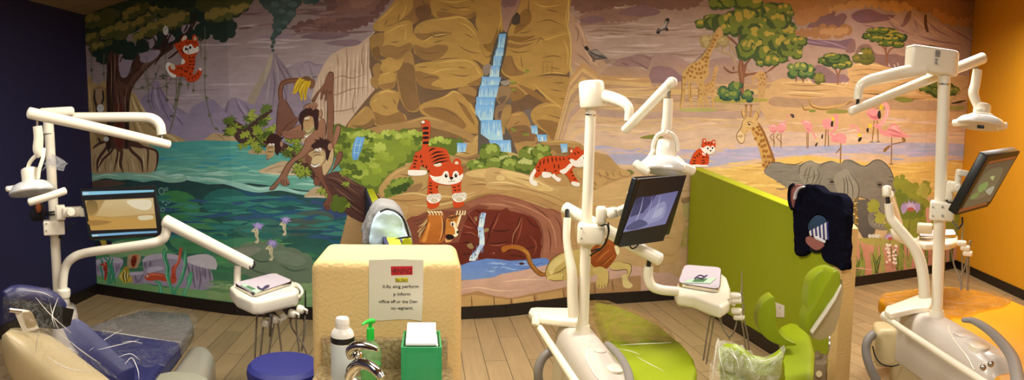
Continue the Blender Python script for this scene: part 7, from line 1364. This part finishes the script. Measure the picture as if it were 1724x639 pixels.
T([(1469, 582, 3.46), (1474, 600, 3.44), (1484, 612, 3.42), (1500, 616, 3.42), (1514, 613, 3.42)], 1.3, n=8).build('cable', dark, u)
def win3(t): 
    BX(1651, 213, 3.64, 12, 6, .01, .002, mb=(m := MB())); m.build('switch_window', dark, t)
lamp('white dental light hanging in front of the amber wall at the right', 3.76, ((1645, 108), (1644, 120)), [(1646, 117), (1642, 142), (1639, 158), (1646, 178), (1650, 186)],
     [[(1644, 188, -.04), (1650, 184, -.05), (1658, 186, -.05)], [(1622, 206, -.05), (1630, 196, -.06), (1650, 191, -.06), (1670, 196, -.06), (1678, 207, -.05)]], (1651, 187, 15, 26), (1651, 210, 44),
     [([(1606, 207, -.04), (1618, 206, -.05), (1630, 204, -.05)], 6), ([(1680, 212, -.03), (1694, 211, -.02)], 5.4)], (-8, 1), win3)
def scr3(D):
    P, L, E = D.P, D.L, D.E; D.V(1404, 200, 2.6625)
    P('17120f', '690,170 836,145 690,392 545,432', 1); P('4e4c40', '686,205 812,180 700,368 575,402', 1, '645e48'); P('66664f', '680,240 760,222 700,330 620,360', 3, '746c50'); P('8a4a2c', '698,190 818,166 812,178 686,203', 1); P('8a4a2c', '566,404 688,372 684,384 556,420', 1); P('7c9a58', '650,300 690,280 684,310 650,330', 3); P('b0b878', '700,260 720,255 712,275', 3); P('76904e', '620,340 650,330 640,350 612,360', 3); P('a8a890', '680,320 720,300 700,340', 3)
screen('patient_monitor', 'black monitor tilted down in front of the amber wall', (1663, 263, 3.05), (1718, 254, 3.38), (1608, 362, 3.09), .05, scr3)
c3 = thing('dental_chair', 'amber yellow dental chair lounge beside the post in front of the amber wall', 'dental chair', (2.9, 2.3, 0), 'reclining dental chairs')
cushion(c3, 'seat', .5, .1, yellow, [(1478, 502), (1486, 492), (1540, 485), (1600, 481), (1650, 488), (1700, 502), (1760, 528), (1790, 600), (1780, 680), (1700, 700), (1660, 600), (1606, 540), (1556, 512), (1490, 509)])
MB().tube([WZ(x, y, .66) for x, y in ((1622, 538), (1640, 540), (1666, 556), (1690, 580), (1706, 605), (1716, 650))], [.02, .026, .028, .028, .028, .028], 16, 6, True, .6).build('armrest', grey, c3)
MB().box((2.96, 2.35, .05), (.4, .8, .1), bev=.04).box((2.96, 2.3, .24), (.24, .4, .34), bev=.05).build('base', shellw, c3)
o = MB().grid(sheet([[WZ(1476, 496, .512), WZ(1530, 485, .518), WZ(1600, 480, .518), WZ(1660, 488, .515), WZ(1704, 502, .512)], [WZ(1490, 512, .512), WZ(1545, 508, .52), WZ(1610, 508, .52), WZ(1662, 508, .518), WZ(1700, 508, .512)], [WZ(1505, 524, .512), WZ(1560, 530, .518), WZ(1620, 530, .52), WZ(1656, 520, .516), WZ(1690, 514, .512)]])).build('plastic_cover', film('tan foot plastic', (170, 122, 60), .45, 12), None, 80)
tag(o, 'brownish clear plastic cover over the foot end of the amber dental chair', 'plastic cover', 'clear plastic chair covers')
t3, z3 = delivery_head('white instrument table with hoses beneath the monitor by the amber wall', .915, [(1546, 391), (1606, 389), (1611, 399), (1548, 402)], [(1543, 398), (1550, 391), (1606, 389), (1613, 396), (1612, 405), (1600, 409), (1556, 409), (1545, 405)], .045, 'steel tray lined with paper under the monitor by the amber wall', None)
BX(1557, 384, 3.98, 26, 16, .1, .008, mb=(m := MB())); o = m.build('glove_carton', mat('cream carton', (220, 202, 166), 0.6), None); tag(o, 'cream carton on the instrument table by the amber wall', 'box')
for x, y in ((1619, 409), (1625, 417), (1629, 426)): BX(x, y, 3.95, 17, 9, .05, .011, mb=(m := MB())); m.build('holder', white, t3)
T([(1634, 404, 3.95), (1633, 412, 3.95), (1632, 424, 3.95)], [2.4, 1.8, 1.8], n=10).build('handpiece', steel, t3); T([(1622, 376, 3.98), (1620, 404, 3.98)], [1, 1.8], n=8).build('handpiece', steel, t3)
for h in ([(1592, 412, 4), (1590, 440, 4), (1589, 472, 4.05)], [(1600, 412, 4), (1606, 445, 3.98), (1616, 470, 3.96), (1618, 488, 3.95)], [(1620, 428, 3.95), (1620, 460, 3.95), (1619, 488, 3.95)], [(1627, 432, 3.95), (1624, 450, 3.95), (1614, 472, 3.97)], [(1628, 432, 3.93), (1628, 460, 3.93), (1630, 490, 3.93)], [(1631, 430, 3.95), (1631, 462, 3.95), (1628, 488, 3.95)]): hose(t3, h, 1.4)

# ================================================================== clothes over the low walls, wall outlet
c = thing('draped_jacket', 'pale blue padded jacket with grey edging draped over the left partition', 'jacket', W(652, 408, 2.7))
def blob(pts, D, dep, m, name, t, n=4, bev=.02):
    q = [Vector((*p, 0)) for p in pts]; q = crom(q, n, True)
    return MB().prism([W(p.x, p.y, D) for p in q], ray(pts[0][0], pts[0][1]) * Vector((1, 1, 0)) * dep if False else Vector((ray(*pts[0]).x * dep, ray(*pts[0]).y * dep, 0)), bev, 4).build(name, m, t, smooth=60)
blob([(622, 412), (623, 392), (628, 370), (638, 358), (652, 354), (668, 358), (678, 370), (684, 390), (690, 412), (656, 420)], 2.62, .3, mat('pale blue padded cloth', (206, 236, 252), 0.8, 0.06, 14, 0.4, 20), 'lining', c)
blob([(611, 414), (616, 388), (624, 364), (634, 350), (648, 346), (668, 351), (680, 364), (688, 384), (694, 412), (650, 420)], 2.66, .34, mat('grey fleece', (128, 126, 124), 0.9, 0.1, 30, 0.4, 60), 'outer_cloth', c)
for o_ in c.children: soften(o_, .009, .02, 8)
T([(640, 356, 2.61), (652, 352, 2.6), (668, 357, 2.6), (680, 370, 2.6), (687, 392, 2.6), (691, 412, 2.6)], 1.8, n=8).build('dark_piping', dark, c)
T([(655, 414, 2.585), (658, 406, 2.585), (672, 401, 2.585), (692, 398, 2.585)], 1.6, n=8).build('dark_piping', dark, c)
blob([(660, 416), (662, 408), (676, 403), (678, 416)], 2.59, .02, mat('violet cloth', (110, 100, 150), 0.8), 'violet_panel', c, 2, .003); blob([(677, 416), (678, 403), (691, 400), (693, 416)], 2.59, .02, mat('yellow green cloth', (200, 210, 40), 0.8), 'yellow_panel', c, 2, .003)
# navy jacket on the lime partition
EA, EB = Vector((2.37, 5.19, 0)), Vector((2.34, 2.98, 0)); ee = (EB - EA).normalized(); pn = Vector((ee.y, -ee.x, 0)); pn = pn if pn.x < 0 else -pn
def PW(x, y, off): return WP(x, y, EA + pn * off, pn)
def sheetpx(pts, off, th, m, name, t, n=4, bev=.012):
    q = crom([Vector((*p, 0)) for p in pts], n, True)
    return MB().prism([PW(p.x, p.y, off) for p in q], -pn * th, bev, 4).build(name, m, t, smooth=60)
navyc = mat('dark navy fleece', (15, 15, 30), 0.95, 0.2, 30, 0.5, 50, spec=0.05)
j = thing('draped_jacket', 'dark navy jacket with a white stripe hanging over the lime partition', 'jacket', PW(1375, 380, .05))
sheetpx([(1334, 330), (1339, 316), (1350, 311), (1372, 312), (1386, 322), (1404, 326), (1418, 332), (1423, 365), (1420, 400), (1419, 452), (1408, 450), (1392, 442), (1383, 434), (1381, 424), (1388, 405), (1393, 385), (1390, 368), (1378, 361), (1366, 366), (1360, 382), (1357, 405), (1360, 420), (1354, 428), (1342, 430), (1337, 422), (1335, 395), (1333, 360)], .085, .07, navyc, 'body', j, 4, .015)
soften(j.children[0], .007, .02)
sheetpx([(1358, 372), (1372, 360), (1388, 366), (1394, 385), (1390, 408), (1382, 424), (1364, 424), (1356, 405)], .07, .02, mat('black lining', (12, 11, 16), 0.9), 'sleeve_lining', j)
sheetpx([(1361, 376), (1372, 363), (1384, 364), (1390, 374), (1376, 386), (1362, 389)], .085, .012, mat('petrol blue cloth', (32, 62, 96), 0.8, 0.1), 'blue_lining', j, 3, .004)
for a in range(5):
    x0 = 1362 + a * 6.4; sheetpx([(x0, 389 - a * 3.2), (x0 + 3, 387 - a * 3.4), (x0 + 4.5, 396 + a * 1.6), (x0 + 1.5, 397 + a * 1.6)], .09, .005, mat('white knit', (226, 224, 232), 0.8) , 'white_stripe', j, 1, .001)
    sheetpx([(x0 + 3.2, 387 - a * 3.4), (x0 + 6, 386 - a * 3.5), (x0 + 7.2, 397 + a * 1.8), (x0 + 4.6, 396 + a * 1.6)], .0895, .005, mat('royal knit', (52, 54, 130), 0.8), 'blue_stripe', j, 1, .001)
sheetpx([(1370, 398), (1374, 397), (1389, 405), (1388, 409), (1372, 402)], .095, .008, mat('white knit', (226, 224, 232), 0.8), 'white_cuff', j, 1, .002)
sheetpx([(1358, 398), (1370, 400), (1386, 410), (1382, 418), (1373, 421), (1362, 414), (1356, 406)], .088, .012, mat('dusty pink cloth', (156, 96, 92), 0.85, 0.1), 'pink_lining', j, 3, .004)
sheetpx([(1329, 330), (1331, 315), (1336, 311), (1346, 311), (1340, 320), (1336, 335), (1333, 352), (1330, 345)], .10, .03, mat('dusty pink cloth', (156, 96, 92), 0.85, 0.1), 'pink_collar', j, 3, .006)
MB().tube([PW(x, y, .135) for x, y in ((1353, 314), (1345, 317), (1340, 325), (1338, 334))], .012, 10, 5, True, .5).build('white_stripe', mat('white knit', (226, 224, 232), 0.8), j)
MB().tube([PW(x, y, .115) for x, y in ((1336, 310), (1330, 315), (1328, 330), (1330, 345), (1334, 352))], .01, 8).build('dark_piping', navyc, j)
o = thing('wall_outlet', 'white wall outlet low on the lime partition beside the lime chair', 'outlet', PW(1313, 521, .052))
q = [PW(x, y, .0502) for x, y in ((1306, 508), (1321, 514), (1321, 534), (1306, 533))]
MB().prism(q, pn * .006, .002).build('cover_plate', mat('white outlet plastic', (226, 220, 206), 0.4), o)
for y in (517, 527): MB().lathe([(0, .0015), (.011, .0015), (.0125, 0), (.0125, -.001), (0, -.001)], PW(1313.5, y, .0565), pn, 16).build('socket', shellw, o)

# ================================================================== sink counter in front of the beige wall end
stone = bpy.data.materials.new('speckled stone'); stone.use_nodes = True; nt = stone.node_tree; N = nt.nodes; b = N['Principled BSDF']
tc = N.new('ShaderNodeTexCoord'); vz = N.new('ShaderNodeTexVoronoi'); vz.inputs['Scale'].default_value = 260; nz = N.new('ShaderNodeTexNoise'); nz.inputs['Scale'].default_value = 90; nz.inputs['Detail'].default_value = 6
cr_ = N.new('ShaderNodeValToRGB'); cr_.color_ramp.elements[0].position = .35; cr_.color_ramp.elements[0].color = (*rgb((150, 126, 84)), 1); cr_.color_ramp.elements[1].position = .65; cr_.color_ramp.elements[1].color = (*rgb((206, 184, 138)), 1)
for n_ in (vz, nz): nt.links.new(tc.outputs['Object'], n_.inputs['Vector'])
mx = N.new('ShaderNodeMix'); mx.data_type = 'RGBA'; mx.blend_type = 'MULTIPLY'; mx.inputs['Factor'].default_value = .25
nt.links.new(nz.outputs['Fac'], cr_.inputs['Fac']); nt.links.new(cr_.outputs['Color'], mx.inputs['A']); nt.links.new(vz.outputs['Color'], mx.inputs['B']); nt.links.new(mx.outputs['Result'], b.inputs['Base Color']); b.inputs['Roughness'].default_value = .3
CT = .775
k = thing('sink_counter', 'speckled stone counter with backsplash in front of the beige wall end', 'counter', (-.12, 1.6, 0))
MB().box((-.125, 1.50, CT - .0215), (.415, .78, .04), bev=.006).build('worktop', stone, k)
MB().box((-.125, 1.877, .8165), (.385, .022, .1), bev=.003).build('backsplash', stone, k)
MB().box((-.125, 1.52, .368), (.38, .72, .70), bev=.004).build('cabinet', mat('tan laminate', (170, 130, 80), 0.5, 0.08, 12), k)
MB().box((-.125, 1.152, .40), (.33, .014, .58), bev=.004).build('door', mat('tan laminate', (170, 130, 80), 0.5, 0.08, 12), k)
MB().lathe([(0, 0), (.1, 0), (.125, .002), (.13, .004), (.13, .006), (.12, .004), (.09, .002), (0, .002)], (-.12, 1.33, CT), n=36).build('basin_rim', chrome, k)
bt = thing('lotion_bottle', 'white lotion bottle with flip cap and black band behind the faucet', 'bottle', (0, 0, 0)); bp_ = W(577, 600, 1.66); bt.location = (bp_.x, bp_.y, CT)
bx, by = bp_.x, bp_.y; rB = 20.5 * px(1.66); zt = W(577, 556, 1.66).z; zc = W(577, 534, 1.66).z
bpl = mat('white bottle plastic', (236, 232, 222), 0.35, 0.02)
MB().lathe([(0, CT), (rB * .92, CT), (rB, CT + .006), (rB, zt - .022), (rB * .99, zt - .012), (rB * .9, zt - .002), (rB * .62, zt + .008), (0, zt + .008)], (bx, by, 0), n=36).build('bottle_body', bpl, bt)
MB().lathe([(rB * 1.003, zt - .03), (rB * 1.012, zt - .029), (rB * 1.012, zt - .015), (rB * 1.003, zt - .014)], (bx, by, 0), n=36).build('black_band', dark, bt)
MB().lathe([(rB * 1.002, CT + .06), (rB * 1.006, CT + .061), (rB * 1.006, zt - .034), (rB * 1.002, zt - .033)], (bx, by, 0), n=36).build('pale_label', mat('pale blue grey label', (206, 214, 214), 0.45, 0.05, 40), bt)
MB().lathe([(0, zt + .006), (rB * .6, zt + .006), (rB * .6, zt + .02), (rB * .61, zt + .021), (rB * .6, zt + .023), (rB * .58, zc - .004), (rB * .5, zc), (0, zc + .001)], (bx, by, 0), n=32, sx=1.0).build('flip_cap', bpl, bt)
dv = (CAM - Vector((bx, by, H))); dv.z = 0; dv.normalize(); sv = Vector((-dv.y, dv.x, 0)) * -1
MB().prism([Vector((bx, by, 0)) + dv * rB * .985 * .72 + sv * (-rB * .72 if True else 0) + Vector((0, 0, z)) + dv * .0 for z in (CT + .05, CT + .075)] + [Vector((bx, by, 0)) + dv * rB * .8 + sv * (-rB * .64) + Vector((0, 0, z)) for z in (CT + .075, CT + .05)], dv * .002).build('blue_mark', mat('blue ink', (52, 110, 170), 0.5), bt)
g_ = thing('soap_pump', 'green pump soap bottle with clear body behind the faucet spout', 'bottle', (0, 0, 0)); gp = W(624, 600, 1.78); g_.location = (gp.x, gp.y, CT); gx, gy = gp.x, gp.y
gm = mat('bright green plastic', (38, 200, 62), 0.35, 0.03); zz = lambda y: W(624, y, 1.78).z; kk = px(1.78)
gl = film('green tinted clear plastic', (150, 205, 140), .4, 5, False)
MB().lathe([(0, CT), (.03, CT), (.032, CT + .006), (.032, zz(592)), (.026, zz(582)), (.013, zz(574)), (.012, zz(570)), (0, zz(570))], (gx, gy, 0), n=30).build('clear_body', gl, g_)
MB().lathe([(0, zz(572)), (6.6 * kk, zz(572)), (7 * kk, zz(566)), (6.4 * kk, zz(552)), (3.4 * kk, zz(550)), (3.2 * kk, zz(542)), (0, zz(542))], (gx, gy, 0), n=24).build('pump_collar', gm, g_)
T([(629, 540, 1.78), (624, 540, 1.77), (616, 542, 1.74), (610, 546, 1.72)], [4, 4.4, 3, 1.6], n=14, round_ends=True).build('pump_head', gm, g_)
MB().lathe([(0, CT + .002), (.029, CT + .003), (.03, CT + .05), (0, CT + .05)], (gx, gy, 0), n=24).build('soap', mat('green soap', (60, 170, 70), 0.3, 0.05, 12), g_)
f = thing('faucet', 'chrome single lever faucet on the stone counter', 'faucet', (0, 0, 0)); fp_ = W(596, 612, 1.56); f.location = (fp_.x, fp_.y, CT)
MB().lathe([(0, CT), (.03, CT), (.03, CT + .006), (.023, CT + .012), (.022, CT + .05), (.024, CT + .075), (.018, CT + .095), (0, CT + .1)], (fp_.x, fp_.y, 0), n=30).build('body', chrome, f)
T([(588, 634, 1.52), (594, 620, 1.5), (606, 612, 1.48), (622, 615, 1.45), (636, 626, 1.42), (643, 636, 1.41)], [9, 10.5, 10, 9.4, 8.4, 7], n=20).build('spout', chrome, f)
T([(591, 602, 1.55), (588, 590, 1.55), (596, 582, 1.54), (612, 581, 1.52), (630, 586, 1.5), (636, 590, 1.49)], [8, 9.4, 9, 7.6, 5.4, 3], n=18, flat=.7).build('lever', chrome, f)
MB().ball(W(602, 598, 1.53), .014).build('lever_cap', chrome, f)
gb_ = thing('wipes_holder', 'translucent green acrylic holder full of white paper at the right end of the counter', 'paper holder', (0, 0, 0))
ac = bpy.data.materials.new('green acrylic'); ac.use_nodes = True; b = ac.node_tree.nodes['Principled BSDF']; nz = ac.node_tree.nodes.new('ShaderNodeTexNoise'); nz.inputs['Scale'].default_value = 5; rp = ac.node_tree.nodes.new('ShaderNodeMapRange'); rp.inputs['To Min'].default_value = .62; rp.inputs['To Max'].default_value = .74; ac.node_tree.links.new(nz.outputs['Fac'], rp.inputs['Value']); ac.node_tree.links.new(rp.outputs['Result'], b.inputs['Alpha'])
b.inputs['Base Color'].default_value = (*rgb((56, 178, 108)), 1); b.inputs['Roughness'].default_value = .2
zt = W(708, 556, 1.72).z; y0, y1 = 1.60, 1.80; xl, xr = WP(675, 600, Vector((0, 1.6, 0)), Vector((0, 1, 0))).x, WP(744, 600, Vector((0, 1.6, 0)), Vector((0, 1, 0))).x
cx = (xl + xr) / 2; w_ = xr - xl; gb_.location = (cx, (y0 + y1) / 2, CT); ztf = WP(708, 584, Vector((0, y0, 0)), Vector((0, 1, 0))).z; ztb = WP(708, 556, Vector((0, y1, 0)), Vector((0, 1, 0))).z; th = .005
MB().box((cx, y0 + th / 2, (CT + ztf) / 2), (w_, th, ztf - CT), bev=.0015).build('front_panel', ac, gb_)
for x in (xl + th / 2, xr - th / 2): MB().prism([(x - th / 2, y0 + th, CT), (x - th / 2, y1 - th, CT), (x - th / 2, y1 - th, ztb), (x - th / 2, y0 + th, ztf)], Vector((th, 0, 0)), .001).build('side_panel', ac, gb_)
bk = [(xl, CT), (xr, CT), (xr, ztb), (xr - w_ * .28, ztb), (xr - w_ * .32, ztb - .016), (xl + w_ * .36, ztb - .016), (xl + w_ * .32, ztb), (xl, ztb)]
MB().prism([(x, y1 - th, z) for x, z in bk], Vector((0, th, 0)), .001).build('back_panel', ac, gb_)
o = MB(); nsheet = 9
for i in range(nsheet): o.box((cx + R.uniform(-.0008, .0008), (y0 + y1) / 2, CT + .004 + (ztf - CT) * (i + .5) / nsheet * 1.02), (w_ - .026, y1 - y0 - .02, (ztf - CT) / nsheet * .99))
o.prism([(xl + .013, y0 + .01, ztf + .001), (xr - .01, y0 + .01, ztf + .001), (xr - .01, y1 - .008, ztb - .008), (xl + .013, y1 - .008, ztb - .008)], Vector((0, 0, -.02)))
o = o.build('paper_stack', mat('white paper', (250, 250, 244), 0.8, 0.02), None, 0); tag(o, 'stack of white paper inside the green acrylic holder', 'paper stack')
# sign on the beige wall end
SY = Vector((0, 1.8885, 0)); SN = Vector((0, 1, 0))
def SP(x, y, l=0): return WP(x, y, SY - SN * l, SN)
sg = MB().prism([SP(621, 437), SP(668, 435.5), SP(713, 437), SP(712, 500), SP(710, 540), SP(690, 537), SP(668, 537), SP(645, 539), SP(621, 539)], -SN * .0012).build('paper_sign', mat('laminated white paper', (226, 218, 196), 0.35, 0.02, 10, coat=0.4), None, 0)
tag(sg, 'white laminated paper sign with red and yellow title blocks on the beige wall end', 'sign')
MB().prism([SP(658, 448, .0016), SP(694.6, 447.4, .0016), SP(694.6, 462, .0016), SP(658.5, 463, .0016)], -SN * .0003).build('red_block', mat('red ink block', (200, 24, 34), 0.5), sg, 0)
MB().prism([SP(665.5, 467.5, .0016), SP(687, 467, .0016), SP(687, 474, .0016), SP(665.5, 474.5, .0016)], -SN * .0003).build('yellow_block', mat('yellow ink block', (226, 214, 30), 0.5), sg, 0)
ink = mat('dark ink', (48, 40, 34), 0.6); redink = mat('dark red ink', (72, 8, 12), 0.6)
def text(s, x0, x1, ybase, hpx, m, bold=.018, l=.0021):
    cu = bpy.data.curves.new('lettering', 'FONT'); cu.body = s; cu.size = 1; cu.offset = bold; cu.extrude = 0
    ob = bpy.data.objects.new('lettering', cu); COL.objects.link(ob)
    dg = bpy.context.evaluated_depsgraph_get(); me = bpy.data.meshes.new_from_object(ob.evaluated_get(dg)); bpy.data.objects.remove(ob)
    xs = [v.co.x for v in me.vertices]; a, b_ = min(xs), max(xs); p0, p1 = SP(x0, ybase, l), SP(x1, ybase, l); ux = (p1 - p0) / (b_ - a); uy = Vector((0, 0, hpx * px(1.9) / .72))
    for v in me.vertices:
        q = p0 + ux * (v.co.x - a) + uy * v.co.y; v.co = q - world_loc(sg)
    me.materials.append(m); o_ = bpy.data.objects.new('lettering', me); COL.objects.link(o_); o_.parent = sg; return o_
text('RNING', 663.6, 693.5, 460.2, 9.5, redink, .012); text('M', 658.6, 663.2, 460, 7.5, redink, .0)
text('Bio Alert', 666, 686.5, 472.8, 5, ink, .012); MB().prism([SP(666, 473.6, .0021), SP(686.5, 473.3, .0021), SP(686.5, 474.1, .0021), SP(666, 474.4, .0021)], -SN * .0002).build('underline', ink, sg, 0)
text('X-Ra', 643.5, 658, 484.6, 5.6, ink, .012); text('aing perform', 661.5, 704.5, 484.3, 5.6, ink, .012)
text('p inform', 662.5, 691, 497, 5.6, ink, .012)
text('office aff', 638, 666, 509.5, 5.4, ink, .012); text('or the Den', 667.5, 702.5, 509.6, 5.4, ink, .012)
text('ou', 658.5, 666, 520.5, 5.4, ink, .012); text('-egnant.', 668, 696, 520.4, 5.4, ink, .012)
